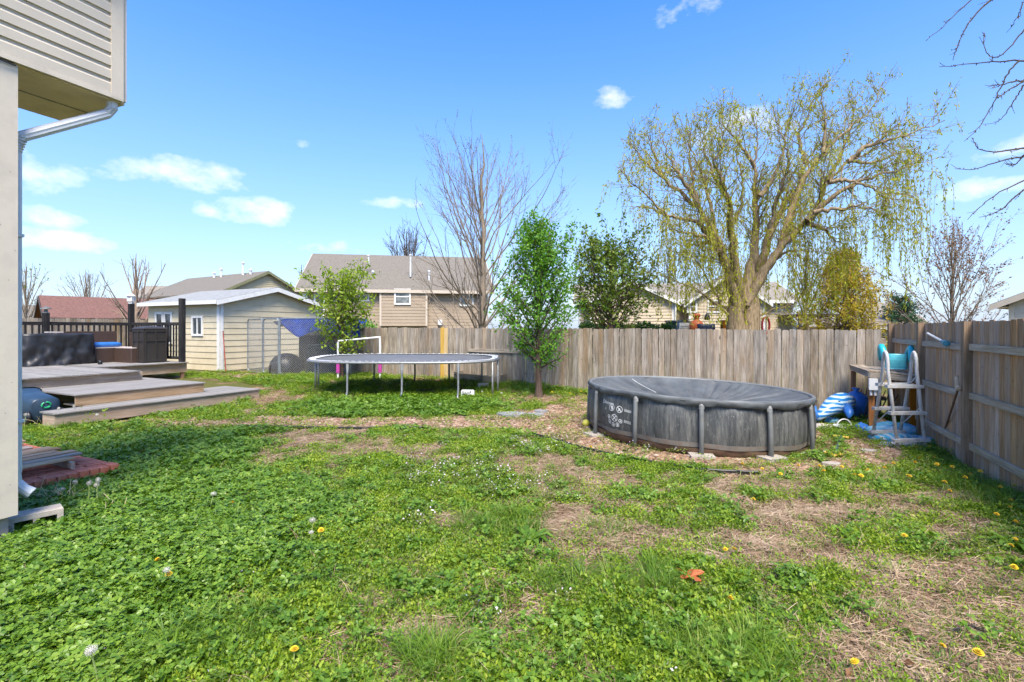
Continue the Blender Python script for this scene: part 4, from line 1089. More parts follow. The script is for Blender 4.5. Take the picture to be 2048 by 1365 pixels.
    for s0, z0 in ((.765, .535), (.765, .52), (.765, .508), (.76, .365), (.76, .35), (.76, .335)):
        m = MB(); k = 0
        while k < 6:
            stroke(m, s0 + .022 * k, z0 - k * .0025, s0 + .022 * (k + .7), z0 - k * .0025, .008); k += 1
        m.build('small_print', M['print'], t)
    # brand word, printed on the liner skin
    cu = bpy.data.curves.new('wordmark', 'FONT'); cu.body = 'Bestway'; cu.size = .075; fo = bpy.data.objects.new('wordmark_tmp', cu); COL.objects.link(fo)
    bpy.context.view_layer.update(); dg = bpy.context.evaluated_depsgraph_get(); me = bpy.data.meshes.new_from_object(fo.evaluated_get(dg)); bpy.data.objects.remove(fo, do_unlink=True)
    for v in me.vertices:
        q = on(a_at(.24) + (v.co.x + .03) / Rp, .565 + v.co.y) - C; v.co = q
    me.materials.append(M['print']); o = bpy.data.objects.new('wordmark', me); COL.objects.link(o); o.parent = t
    m = ringp(.225, .59, .034, .007); stroke(m, .22, .57, .22, .61, .012); m.build('round_mark', M['print'], t)
    m = MB(); stroke(m, .31, .475, .33, .50, .016); stroke(m, .315, .47, .325, .50, .012); m.build('small_mark', M['print'], t)
    m = MB(); stroke(m, .18, .36, .25, .35, .035); m.build('patch', M['blackplastic'], t)
    # pavers under the visible legs
    for k, lab in ((1, 'pale paver under the pool leg nearest the toy shovel'), (2, 'pale paver under the right edge leg of the pool'), (0, 'pale paver under the middle front leg of the pool'), (10, 'pale paver under the far left leg of the pool')):
        a = T0 + R(30 * k); c = pol(a, Rp + .10, 0); c.z = gz(c.x, c.y) - .03; m = MB(); an = a + .2; x = V((math.cos(an), math.sin(an), 0)); y = V((-x.y, x.x, 0))
        m.prism([c + x * i + y * j for i, j in ((-.13, -.16), (.12, -.17), (.14, .15), (-.12, .17))], Z * .075); tag(m.build('paver', M['paver'], None, at=c), lab, 'paver', 'pavers under the pool legs')
make_pool()

# ================================================================== CORNER: BENCH, LADDER, FLOATS
M['turq'] = m_plain('turquoise_vinyl', (.02, .36, .42), .3, var=.15, scale=6)
M['skyblue'] = m_plain('light_blue_vinyl', (.09, .34, .52), .35, var=.3, scale=4, grime=((.5, .55, .55), .5))
def stripe_mat(name, c1, c2, scale, axis):
    m, nt, bs, _ = newmat(name); w = node(nt, 'ShaderNodeTexWave'); w.bands_direction = axis; w.inputs['Scale'].default_value = scale; w.inputs['Distortion'].default_value = 2.5; w.inputs['Detail'].default_value = 1
    nt.links.new(coords(nt, 'Object'), w.inputs[0]); c = mixc(nt, ramp(nt, w.outputs[0], [(.5, (0, 0, 0)), (.6, (1, 1, 1))]), c1, c2)
    sock(nt, bs.inputs['Base Color'], c); bs.inputs['Roughness'].default_value = .35; return m
M['ladder'] = m_plain('grey_ladder', (.47, .47, .46), .45, var=.1, grime=((.25, .18, .12), .45))
def corner_things():
    # bench
    Fl = V((6.44, 9.0, 0)); Lb = V((7.08, 10.45, 0)); Fr = V((7.02, 8.70, 0)); Rb = Fr + (Lb - Fl) * .9
    t = thing('work_bench', Fl, 'weathered wooden work bench in the fence corner', 'bench'); zt = 1.03; e = .035
    for k in range(6):
        s = k / 5; a = Fl.lerp(Fr, s * .92 + .04); b = Lb.lerp(Rb, s * .92 + .04)
        plank('top_board', a + Z * (zt - s * .05), b + Z * (zt - s * .05 + .015 * (k % 2)), .125, .022, M['fence'], t)
    plank('apron', Fl + Z * (zt - .07), Fr + Z * (zt - .125), .035, .10, M['fence'], t); plank('apron', Fl + Z * (zt - .07), Lb + Z * (zt - .05), .035, .09, M['fence'], t)
    for p, ln in ((Fl + (Fr - Fl) * .06 + (Lb - Fl) * .04, V((-.02, -.02, 0))), (Lb + (Fr - Fl) * .05 - (Lb - Fl) * .04, V((0, 0, 0))), (Fr * .9 + Rb * .1, V((0, 0, 0))), (Rb, V((0, 0, 0)))):
        q = plank('leg', p + ln + Z * -.05, p + Z * (zt - .12), .09, .085, M['treated'], t, up=A)
    p = Fl + (Fr - Fl) * .06 - (Lb - Fl) * .03 + Z * .80; m = MB(); m.box(p, (.13, .10, .20), AX); m.tube([p - Z * .1 - A * .03, p - Z * .2 - A * .03], .022, 6); m.tube([p - Z * .1 + A * .03, p - Z * .2 + A * .03], .022, 6)
    m.build('junction_box', M['gutter'], t)
    # ladder
    g = V((6.1, 7.9, gz(6.1, 7.9) - .03)); t = thing('pool_ladder', g, 'grey plastic pool ladder standing by the bench in the fence corner', 'ladder')
    sides = []
    for ff, rf, tp in (((1797, 880, 7.75), (1744, 862, 8.45), (1771, 704, 8.1)), ((1852, 880, 7.72), (1797, 856, 8.42), (1829, 705, 8.05))):
        f = P(*ff); r = P(*rf); c = P(*tp); f.z = gz(f.x, f.y) - .04; r.z = gz(r.x, r.y) - .04
        d = V((r.x - f.x, r.y - f.y, 0)); arcs = []
        fa = f.lerp(c, .80); ra = r.lerp(c, .80); cm = (fa + ra) / 2
        for k in range(1, 8):
            an = math.pi * k / 8; arcs.append(cm + (fa - cm) * math.cos(an) + Z * ((c.z - cm.z) * math.sin(an)))
        m = MB(); m.tube([f, fa] + arcs + [ra, r], .026, 10); s_ = m.build('side_rail', M['ladder'], t, True); sides.append((f, fa, r, ra))
    for key in (0, 2):
        for q in (.12, .40, .68):
            (a0, a1) = (sides[0][key], sides[0][key + 1]); (b0, b1) = (sides[1][key], sides[1][key + 1])
            a = a0.lerp(a1, q / .8 * .95); b = b0.lerp(b1, q / .8 * .95); x = (b - a).normalized(); y = Z.cross(x).normalized(); m = MB()
            m.box((a + b) / 2, ((b - a).length + .12, .085, .045), (x, y, x.cross(y))); m.box((a + b) / 2 - y * .0 + Z * .0255, ((b - a).length + .05, .06, .006), (x, y, x.cross(y))); m.build('step', M['ladder'], t)
    for k, s in enumerate(sides):
        m = MB(); m.tube([s[0].lerp(s[1], .55), s[2].lerp(s[3], .25)], .008, 5); m.tube([s[0].lerp(s[1], .95), s[2].lerp(s[3], .8)], .008, 5); m.build('brace', M['gutter'], t)
    # turquoise inflatable chair on the bench
    c = (Fl.lerp(Fr, .74)).lerp(Lb.lerp(Rb, .74), .30) + Z * (zt + .01); t = thing('inflatable_chair', c, 'turquoise inflatable pool chair standing on the work bench', 'pool float')
    m = MB(); rows = []
    for j in range(13):
        f = j / 12; rib = 1 + .06 * math.cos(f * math.pi * 10); rows.append([c + A * (.18 * math.copysign(abs(math.cos(a)) ** .6, math.cos(a))) * rib + B * (.10 * math.sin(a) * rib * (1 + .2 * math.sin(math.pi * f))) + Z * (.02 + .27 * f) for a in [2 * math.pi * k / 20 for k in range(20)]])
    m.grid(rows, True); m.f.append(tuple(range(12 * 20, 13 * 20))); m.build('ribbed_back', M['turqlight'], t, True)
    for sg, hh in ((-1, .44), (1, .42)):
        pts = [c + A * (sg * .19 + .03 * sg * math.sin(math.pi * k / 10)) + B * (-.20 + .36 * k / 10) + Z * (.06 + (hh - .08) * math.sin(math.pi * (k + .6) / 11.2) ** .7) for k in range(11)]
        m = MB(); m.tube(pts, [.045] + [.056] * 9 + [.045], 12); m.build('arm', M['turq'], t, True)
    c2 = c + A * .40 + Z * .05 - B * .1; m = MB(); m.lathe(c2, [(.02, -.07), (.07, -.05), (.09, 0), (.07, .06), (.02, .08)], 12); tag(m.build('ball', m_plain('orange_vinyl', (.55, .20, .02), .4), None, True, at=c2), 'orange ball on the bench behind the ladder rail', 'ball')
    # striped whale float
    h = P(1706, 800, 9.95); tl = P(1634, 800, 9.5); hz = gz(h.x, h.y); h.z = hz + .36; tl.z = hz + .10; t = thing('whale_float', V((h.x, h.y, hz)), 'blue and white striped inflatable whale float leaning by the fence', 'pool float')
    pts = [tl.lerp(h, k / 9) + Z * (.10 * math.sin(math.pi * k / 9)) for k in range(10)]; m = MB(); m.tube(pts, [.05, .085, .12, .15, .175, .19, .195, .18, .14, .06], 16); bd = m.build('body', stripe_mat('whale_stripes', (.012, .15, .42), (.40, .50, .57), 4.2, 'Z'), t, True)
    m = MB(); e = pts[5] + V((-.09, -.185, .05)); m.lathe(e, [(.032, -.006), (.032, .006)], 12, (V((1, 0, 0)), Z, V((0, -1, 0)))); m.build('eye', M['blackplastic'], t)
    m = MB(); q = pts[0]; m.tube([q, q + V((-.08, .05, .10)), q + V((-.16, .06, .30)), q + V((-.19, .05, .44))], [.06, .09, .07, .01], 8); m.tube([q, q + V((.02, .1, .12)), q + V((.06, .14, .22))], [.05, .05, .01], 8); m.build('tail', M['blueplastic'], t, True)
    m = MB(); q = pts[6]; m.tube([q + V((0, -.15, -.05)), q + V((-.1, -.38, -.14)), q + V((-.16, -.46, -.22))], [.10, .08, .02], 8); m.build('fin', M['blueplastic'], t, True)
    # blue sack behind the bench leg
    c = P(1712, 805, 10.15); c.z = gz(c.x, c.y); m = MB(); m.lathe(c, [(.12, 0), (.2, .08), (.24, .25), (.22, .42), (.12, .50), (.04, .54), (.08, .60)], 16); tag(m.build('blue_sack', M['blueplastic'], None, True, at=c), 'tied blue plastic sack behind the bench leg', 'sack')
    # flattened floats on the ground under the ladder
    def lump(name, px, py, d, rx, ry, h, mat, label, cat, sd, rot=0.0):
        c = P(px, py, d); c.z = gz(c.x, c.y); m = MB(); rows = []; n = 30
        for j in range(8):
            f = j / 7; r_ = math.cos(f * math.pi / 2) ** .6
            rows.append([c + (V((math.cos(rot), math.sin(rot), 0)) * (math.cos(a) * rx * r_ * (1 + .25 * mnoise.noise(V((math.cos(a) * 1.5 + sd, math.sin(a) * 1.5, 0))))) + V((-math.sin(rot), math.cos(rot), 0)) * (math.sin(a) * ry * r_ * (1 + .25 * mnoise.noise(V((math.cos(a) * 2, math.sin(a) * 2 + sd, 2)))))) + Z * (h * f ** .7 + .25 * h * mnoise.noise(V((math.cos(a) * 3 * r_ + sd, math.sin(a) * 3 * r_, f * 2))) * (1 if j else 0)) for a in [2 * math.pi * k / n for k in range(n)]])
        m.grid(rows, True); m.f.append(tuple(range(7 * n, 8 * n))); return tag(m.build(name, mat, None, True, at=c), label, cat)
    lump('pool_float', 1805, 872, 8.25, .52, .24, .13, stripe_mat('mat_stripes', (.05, .30, .48), (.36, .46, .50), 3.2, 'X'), 'crumpled light blue pool mat on the ground under the ladder', 'pool float', 1, -.45)
    lump('pool_float', 1790, 850, 8.75, .40, .22, .20, M['skyblue'], 'half deflated sky blue float behind the ladder feet', 'pool float', 5, -.3)
    lump('pool_float', 1668, 838, 9.75, .16, .10, .10, M['skyblue'], 'small sky blue deflated float beside the whale', 'pool float', 8)
    lump('pool_float', 1724, 852, 9.0, .13, .14, .15, M['blueplastic'], 'round blue float against the front bench leg', 'pool float', 12)
    lump('cardboard', 1640, 828, 9.4, .34, .22, .05, M['cushion'], 'soggy tan cardboard heap beside the whale float', 'cardboard', 15, .3)
    lump('grey_sheet', 1815, 882, 7.95, .42, .12, .06, m_plain('grey_sheeting', (.33, .34, .35), .6, var=.15), 'wrinkled grey plastic sheet in front of the light blue mat', 'plastic sheet', 21, -.3)
    c = P(1762, 838, 9.0); c.z = gz(c.x, c.y); m = MB(); m.lathe(c, [(.02, 0), (.09, .02), (.12, .10), (.10, .18), (.05, .22), (.01, .225)], 14); tag(m.build('clay_pot', m_plain('brown_glazed', (.12, .075, .035), .5, var=.3), None, True, at=c), 'brown round jug standing under the bench behind the ladder', 'jug')
    # white strainer basin with hoop handle
    c = P(1688, 846, 9.2); c.z = gz(c.x, c.y); t = thing('skimmer_basket', c, 'white pool skimmer basin with hoop handle on the ground', 'skimmer')
    m = MB(); m.lathe(c, [(.06, 0), (.16, .03), (.18, .06), (.17, .065), (.05, .03)], 18); m.build('basin', M['white'], t, True)
    m = MB(); m.tube([c + V((.13 * math.cos(a), .0, .05 + .13 * math.sin(a))) for a in [math.pi * k / 10 for k in range(11)]], .012, 6); m.build('handle', M['gutter'], t)
    # sticks stacked under the bench
    for k in range(7):
        a = P(1712 + k * 7, 825 + k * 3, 10.0 - k * .12); a.z = gz(a.x, a.y) + .02; b = a + V((.25 + .05 * k, .2, .55 + .05 * (k % 3))); m = MB(); m.tube([a, a.lerp(b, .5) + V((0, .02, -.03)), b], [.016, .014, .008], 6)
        tag(m.build('stick', M['bark_dark'], None, at=a), 'thin dark stick propped under the bench beside the blue sack', 'stick', 'sticks under the bench')
    # rusty pole leaning on side fence
    a = G(1880, 890); b = SP0 + SD * .05 - SN * .10 + Z * .98; t = thing('digging_bar', a, 'thin rusty pole leaning on the fence post', 'pole'); m = MB(); m.tube([a, b], .014, 6); m.build('shaft', M['rust'], t)
    m = MB(); m.tube([b - Z * .02, b + Z * .18 + SD * .06], [.03, .02], 6); m.tube([b + Z * .02 - SD * .06, b + Z * .04 + SD * .07], .022, 6); m.build('head', M['rail'], t)
    # blue-white brush on the top rail
    a = SP0 + SD * .75 - SN * .06 + Z * 1.60; b = SP0 + SD * 1.55 - SN * .05 + Z * 1.72; t = thing('pool_brush', a, 'white and blue pool brush resting on the upper fence rail', 'brush'); m = MB(); m.tube([a, b], .016, 6); m.build('handle', M['white'], t); m = MB(); m.tube([a - SD * .12 - Z * .02, a + SD * .06], [.045, .03], 8); m.build('head', m_plain('teal_plastic', (.03, .16, .25), .4), t)
    # toy shovel on the dirt
    a = G(1668, 912); b = G(1682, 880); a.z += .02; b.z += .05; t = thing('toy_shovel', a, 'small toy shovel with yellow blade and handle on the bare dirt', 'shovel'); ye = m_plain('yellow_plastic', (.60, .40, .06), .5, var=.15)
    m = MB(); m.tube([a, b], .02, 8); m.build('shaft', m_plain('dark_blue_shaft', (.03, .06, .13), .4), t); d = (b - a).normalized(); s = V((d.y, -d.x, 0)).normalized()
    m = MB(); m.tube([b - s * .11, b + s * .11], .018, 8); m.build('grip', ye, t)
    m = MB(); m.grid([[a - d * q + s * w * k + Z * (.03 * k * k + .01) for k in (-1, -.5, 0, .5, 1)] for q, w in ((-.02, .05), (.03, .11), (.12, .12), (.18, .06))]); m.grid([[a - d * q + s * w * k + Z * (.03 * k * k + .001) for k in (-1, -.5, 0, .5, 1)] for q, w in ((-.02, .05), (.03, .11), (.12, .12), (.18, .06))]); m.build('blade', ye, t)
    # yellow ball left of the pool
    c = G(1172, 853); c.z += .055; m = MB(); m.lathe(c, [(.01, -.07), (.045, -.055), (.068, -.02), (.068, .02), (.045, .055), (.01, .07)], 16); m.lathe(c + V((.07, 0, 0)), [(.02, -.03), (.025, 0), (.012, .04)], 8, (V((0, 1, 0)), Z, V((1, 0, 0))))
    tag(m.build('yellow_ball', m_plain('lemon_rubber', (.62, .56, .08), .5), None, True, at=c), 'lemon yellow toy ball on the gravel left of the pool', 'ball')
    # slate pieces by the path
    sl = m_plain('blue_grey_slate', (.22, .225, .225), .8, var=.25, scale=7, bmp=.5)
    for k, (px, py, rx, ry, lab) in enumerate(((1022, 832, .30, .26, 'large blue grey slate slab at the path end near the pear tree'), (1062, 833, .22, .14, 'medium slate slab right of the large slab by the pear tree'), (1080, 826, .14, .10, 'small slate slab nearest the pear tree trunk'))):
        c = G(px, py); m = MB(); q = [c + V((rx * math.cos(a) * (1 + .3 * math.sin(3 * a + k)), ry * math.sin(a) * (1 + .2 * math.cos(2 * a + k)), .01)) for a in [2 * math.pi * j / 8 for j in range(8)]]; m.prism(q, Z * .045); tag(m.build('slate_slab', sl, None, at=c), lab, 'slab')
    for k, (px, py, lab) in enumerate(((1663, 932, 'flat pale stone in the gravel below the toy shovel'), (1440, 884, 'small white stone at the foot of the pool'), (1735, 905, 'flat grey stone right of the toy shovel'))):
        c = G(px, py); m = MB(); q = [c + V((.12 * math.cos(a) * (1 + .25 * math.sin(3 * a + k)), .08 * math.sin(a), .0)) for a in [2 * math.pi * j / 8 for j in range(8)]]; m.prism(q, Z * .04); tag(m.build('flat_stone', M['paver'], None, at=c), lab, 'stone')
    # black plastic lawn edging
    for pts, lab in (([(475, 857), (560, 859), (655, 861), (760, 861), (860, 861)], 'black plastic lawn edging along the straight gravel path'), ([(1060, 872), (1105, 884), (1150, 898), (1203, 911), (1265, 925), (1333, 936), (1394, 946), (1445, 950), (1520, 953)], 'curved black plastic edging round the pool gravel')):
        g = [G(*p) for p in pts]; m = MB(); m.grid([[p + Z * (-.03) for p in g], [p + Z * .05 for p in g], [p + Z * .055 + V((.0, .02, 0)) for p in g], [p + Z * -.03 + V((0, .022, 0)) for p in g]]); m.tube([p + Z * .052 + V((0, .01, 0)) for p in g], .013, 6); tag(m.build('lawn_edging', M['blackplastic'], None, at=g[0]), lab, 'edging')
M['turqlight'] = m_plain('pale_turquoise_vinyl', (.10, .48, .56), .3, var=.1, scale=8)
M['bark_dark'] = m_plain('dark_bark', (.07, .05, .038), .9, var=.35, scale=12, bmp=.6)
M['rust'] = m_plain('rusty_iron', (.16, .09, .055), .8, var=.35, scale=14)
corner_things()

# ================================================================== HOUSES BEYOND THE FENCES
def lap_wall(mb, p, q, n, z0, z1, ex=.15, th=.022, top=None):
    d = (q - p); L = d.length; d.normalize(); z = z0
    while z < z1 - .01:
        z2 = min(z + ex, z1); a0, a1 = (0, L) if top is None else top(z); b0, b1 = (0, L) if top is None else top(z2)
        if a1 > a0 + .02:
            b1 = max(b1, b0 + .005)
            mb.add([p + d * a0 + n * th + Z * z, p + d * a1 + n * th + Z * z, p + d * b1 + n * .004 + Z * z2, p + d * b0 + n * .004 + Z * z2, p + d * a0 + Z * z, p + d * a1 + Z * z], [(0, 1, 2, 3), (4, 5, 1, 0)])
        z = z2
M['tan'] = m_plain('tan_siding', (.32, .25, .18), .7, var=.06, scale=.8, bmp=.1)
M['beige'] = m_plain('beige_siding', (.52, .43, .31), .7, var=.06, scale=.8, bmp=.1)
M['yellowsd'] = m_plain('yellow_cream_siding', (.58, .49, .30), .7, var=.06, scale=.8, bmp=.1)
M['beigetrim'] = m_plain('beige_trim', (.50, .43, .35), .6, var=.05)
M['shingle_brown'] = m_shingle('brown_grey_shingles', (.155, .137, .112)); M['shingle_red'] = m_shingle('maroon_shingles', (.15, .075, .06)); M['shingle_tan'] = m_shingle('tan_grey_shingles', (.22, .195, .16))
M['mustard'] = m_plain('mustard_siding', (.40, .27, .10), .8, var=.15, scale=3)
def gable_house(name, label, o, d, L, W, z0, ze, zp, wall, roof, trim, gable_side=False, ex=.15, oh=.45, rk=.35):
    """o: front-left wall corner, d: unit dir along the eave; ridge parallel to d. Returns thing, axes"""
    n = V((d.y, -d.x, 0)); n = -n if n.y > 0 else n     # towards the camera
    bk = -n; t = thing(name, V((o.x, o.y, z0)), label, 'house'); o = V((o.x, o.y, 0))
    m = MB(); m.prism([o + Z * z0, o + Z * ze, o + bk * (W / 2) + Z * (zp - .05), o + bk * W + Z * ze, o + bk * W + Z * z0], d * L); m.build('wall', wall, t)
    m = MB(); lap_wall(m, o, o + d * L, n, z0, ze, ex); m.build('front_siding', wall, t)
    sl = (zp - ze) / (W / 2)
    for side, p0 in ((-1, o + bk * W), (1, o + d * L)):
        nn = d * side; q0 = p0 if side == 1 else p0; q1 = (p0 + bk * W) if side == 1 else o
        def clip(z):
            if z <= ze: return (0, W)
            k = (z - ze) / sl; return (min(k, W / 2), max(W - k, W / 2))
        m = MB(); lap_wall(m, V(q0), V(q1), nn, z0, zp - .08, ex, .035, clip); m.build('gable_siding', wall, t)
    th = .09
    for sg in (1, -1):
        pe = (o + n * oh if sg == 1 else o + bk * (W + oh)) - d * rk + Z * (ze - sl * oh); pr = o + bk * (W / 2) - d * rk + Z * zp
        m = MB(); m.prism([pe, pe + Z * th, pr + Z * th, pr], d * (L + 2 * rk)); m.build('roof', roof, t)
        m = MB(); m.box(pe + d * (L / 2 + rk) + (n if sg == 1 else bk) * .02 - Z * .03, (L + 2 * rk + .02, .04, .20), (d, n, Z)); m.build('fascia_board', trim, t)
        for e in (0, 1):
            b = d * ((L + 2 * rk) * e) + d * (.015 if e else -.015)
            m = MB(); m.prism([pe + b - Z * .12, pe + b + Z * (th - .02), pr + b + Z * (th - .02), pr + b - Z * .12], d * (.03 if e else -.03)); m.build('barge_board', trim, t)
    m = MB(); m.box(o + n * .012 + d * .06 + Z * ((z0 + ze) / 2), (.12, .05, ze - z0), (d, n, Z)); m.build('corner_trim', trim, t)
    m = MB(); m.box(o + n * .012 + d * (L - .06) + Z * ((z0 + ze) / 2), (.12, .05, ze - z0), (d, n, Z)); m.build('corner_trim', trim, t)
    return t, n, o
def ray_on(px, o, d):
    """distance along the wall line o+d*s hit by the view column px"""
    k = (px - 1024) / 1000; return (k * o.y - o.x) / (d.x - k * d.y)
def houses():
    # tan house behind the trampoline
    a = P(606, 572, 31); b = P(975, 577, 33.0); d = V((b.x - a.x, b.y - a.y, 0)); L = d.length; d.normalize()
    t, n, o = gable_house('tan_house', 'two-storey tan sided house with grey gable roof behind the back fence', a, d, L, 9.0, .2, 4.42, 7.0, M['tan'], M['shingle_brown'], M['beigetrim'], ex=.2)
    def win(px0, px1, py0, py1, mull='h', tt=None, off=0.0):
        s0, s1 = ray_on(px0, o, d), ray_on(px1, o, d); p = o + d * ((s0 + s1) / 2) + n * (off + .015); D = p.y
        window_on(tt or t, p, d, n, CAMZ - (py1 - HOR) / 1000 * D, CAMZ - (py0 - HOR) / 1000 * D, s1 - s0, M['white'], M['glasscurtain'], mull, .10, .06)
    # projecting middle bay (upper floor overhang) between the two trim lines
    s0, s1 = ray_on(762, o, d), ray_on(853, o, d); m = MB(); q = o + n * .35; m.prism([q + d * s0 + Z * 1.95, q + d * s1 + Z * 1.95, q + d * s1 + Z * 4.3, q + d * s0 + Z * 4.3], -n * .34); m.build('bay', M['tan'], t)
    m = MB(); lap_wall(m, q + d * s0, q + d * s1, n, 1.95, 4.3, .2); m.build('bay_siding', M['tan'], t)
    for s in (s0, s1): m = MB(); m.box(q + d * s + n * .01 + Z * 3.12, (.12, .06, 2.34), (d, n, Z)); m.build('corner_trim', M['beigetrim'], t)
    win(717, 739, 578, 603); win(919, 947, 584, 613); win(789, 822, 578, 610, off=.36); win(628, 650, 578, 640, None)
    p = o + d * ray_on(880, o, d) + n * .1 + Z * (CAMZ + .012 * 32); m = MB(); m.box(p, (.28, .2, .35), (d, n, Z)); m.build('meter_box', M['gutter'], t)
    p = o + d * ray_on(612, o, d) + n * .1; m = MB(); m.box(p + Z * 3.1, (.28, .2, 2.4), (d, n, Z)); m.build('porch_post', M['white'], t)
    for px, py, h in ((746, 560, .5), (821, 545, 1.1), (858, 555, .35), (737, 520, .25), (1000, 520, .2)):
        D = 33.2; p = P(px, py, D); m = MB(); m.tube([p - Z * .3, p + Z * h], .06, 8); m.lathe(p + Z * h, [(.10, 0), (.10, .08), (.02, .12)], 8); m.build('vent_pipe', M['gutter'], t)
    # yellow house behind the shed: ridge runs away to the left, gable faces right
    pk = P(540, 546, 38); ga = P(440, 590, 35.0); gb = P(612, 592, 41)
    dg = V((gb.x - ga.x, gb.y - ga.y, 0)); Wg = dg.length; dg.normalize(); nb = V((dg.y, -dg.x, 0)); nb = -nb if nb.x < 0 else nb
    t = thing('yellow_house', V((ga.x, ga.y, .2)), 'pale yellow house with brown roof rising behind the shed', 'house'); g0 = V((ga.x, ga.y, 0)); ze, zp, Lh = 4.35, 6.05, 11.0; sl = (zp - ze) / (Wg / 2)
    m = MB(); m.prism([g0 + Z * .2, g0 + dg * Wg + Z * .2, g0 + dg * Wg + Z * ze, g0 + dg * (Wg / 2) + Z * (zp - .05), g0 + Z * ze], -nb * Lh); m.build('wall', M['yellowsd'], t)
    def clip(z):
        if z <= ze: return (0, Wg)
        k = (z - ze) / sl; return (min(k, Wg / 2), max(Wg - k, Wg / 2))
    m = MB(); lap_wall(m, g0, g0 + dg * Wg, nb, .2, zp - .08, .15, .035, clip); m.build('gable_siding', M['yellowsd'], t)
    for sg, p0 in ((-1, g0), (1, g0 + dg * Wg)):
        pe = p0 + dg * (sg * .4) + nb * .3 + Z * (ze - sl * .4); pr = g0 + dg * (Wg / 2) + nb * .3 + Z * zp
        m = MB(); m.prism([pe, pe + Z * .1, pr + Z * .1, pr], -nb * (Lh + .6)); m.build('roof', M['shingle_brown'], t)
        m = MB(); m.prism([pe + nb * .03 - Z * .12, pe + nb * .03 + Z * .08, pr + nb * .03 + Z * .08, pr + nb * .03 - Z * .12], -nb * .025); m.build('barge_board', M['olivetrim'], t)
    for k, h in ((2.2, .75), (5.2, .45), (6.2, .2), (1.2, .15)):
        p = g0 + dg * (Wg / 2 - .5) - nb * k + Z * (zp - .15); m = MB(); m.tube([p, p + Z * (h + .2)], .09, 8); m.lathe(p + Z * (h + .15), [(.14, 0), (.14, .08), (.03, .14)], 8); m.build('vent_pipe', M['gutter'], t)
    # second far house left of it
    a = P(262, 588, 50); d = V((.97, .24, 0)).normalized()
    gable_house('far_house', 'far tan house with grey roof left of the yellow house', a, d, 9.0, 8.0, .2, 4.6, 6.3, M['beige'], M['shingle_tan'], M['white'], ex=.3)
    # maroon-roofed outbuilding: gable to the left front
    a = P(108, 630, 25.0); d = V((.66, .75, 0)).normalized()
    gable_house('yellow_outbuilding', 'mustard outbuilding with maroon shingle roof behind the deck railing', a, d, 5.5, 3.4, .2, 2.42, 3.42, M['mustard'], M['shingle_red'], M['brownfascia'], ex=.3, oh=.3, rk=.4)
    a = P(20, 640, 34); gable_house('low_house', 'low grey roofed house at the far left behind the railing', a, V((.9, .43, 0)).normalized(), 6, 6, .2, 2.3, 3.4, M['beige'], M['shingle_brown'], M['brownfascia'], ex=.3)
    # beige house behind the willow
    a = P(1158, 603, 33.0); b = P(1586, 603, 31.0); d = V((b.x - a.x, b.y - a.y, 0)); L = d.length; d.normalize()
    t, n, o = gable_house('beige_house', 'beige sided house with cross gables behind the willow', a, d, L, 8.0, .15, 3.62, 4.95, M['beige'], M['shingle_tan'], M['white'], ex=.17)
    def cross(px0, px1, zpk, proj, wallm):
        s0, s1 = ray_on(px0, o, d), ray_on(px1, o, d); w = s1 - s0; q = o + n * proj + d * s0; zz = 3.45; slp = (zpk - zz) / (w / 2)
        m = MB(); m.prism([q + Z * .15, q + d * w + Z * .15, q + d * w + Z * zz, q + d * (w / 2) + Z * zpk, q + Z * zz], -n * (proj + 3.0)); m.build('gable_wing', wallm, t)
        def clip(z):
            if z <= zz: return (0, w)
            k = (z - zz) / slp; return (min(k, w / 2), max(w - k, w / 2))
        m = MB(); lap_wall(m, q, q + d * w, n, .15, zpk - .05, .19, .035, clip); m.build('wing_siding', wallm, t)
        for sg, p0 in ((-1, q), (1, q + d * w)):
            pe = p0 + d * (sg * .35) + n * .3 + Z * (zz - slp * .35); pr = q + d * (w / 2) + n * .3 + Z * (zpk + .02)
            m = MB(); m.prism([pe, pe + Z * .1, pr + Z * .1, pr], -n * (proj + 3.5)); m.build('wing_roof', M['shingle_tan'], t)
            m = MB(); m.prism([pe + n * .03 - Z * .13, pe + n * .03 + Z * .08, pr + n * .03 + Z * .08, pr + n * .03 - Z * .13], -n * .025); m.build('barge_board', M['white'], t)
        for s in (.06, w - .06): m = MB(); m.box(q + d * s + n * .02 + Z * 1.8, (.13, .06, 3.3), (d, n, Z)); m.build('corner_trim', M['white'], t)
        return q
    cross(1180, 1340, 4.65, 1.6, M['beige']); q = cross(1372, 1520, 5.0, .9, M['beige'])
    for x0, x1, y0, y1 in ((1373, 1394, 602, 626), (1414, 1440, 600, 626), (1546, 1566, 604, 622), (1500, 1518, 604, 624)):
        oo = o + n * (.9 if x0 < 1520 else 0); s0, s1 = ray_on(x0, oo, d), ray_on(x1, oo, d); p = oo + d * ((s0 + s1) / 2) + n * .015
        window_on(t, p, d, n, CAMZ - (y1 - HOR) / 1000 * p.y, CAMZ - (y0 - HOR) / 1000 * p.y, s1 - s0, M['white'], M['glassbrown'], 'h', .1, .06)
    m = MB(); pz = o + d * ray_on(1342, o, d) + n * 1.75; m.tube([pz + Z * .15, pz + Z * 3.3, pz + Z * 3.5 + d * .3 - n * .4, pz + Z * 3.6 + d * .9 - n * 1.2], .06, 8); m.build('downspout', M['white'], t)
    # dark screened porch at its right end
    p = P(1592, 640, 30); t2 = thing('dark_porch', V((p.x, p.y, .2)), 'dark brown open porch at the right end of the beige house', 'porch'); c = V((p.x + 1.0, p.y, 0))
    m = MB(); m.box(c + Z * 2.55, (3.0, 2.4, .14)); m.build('roof', M['bark_dark'], t2)
    for x in (-1.4, -.3, .8, 1.4): m = MB(); m.box(c + V((x, -1.1, 1.35)), (.14, .14, 2.3)); m.build('post', M['bark_dark'], t2)
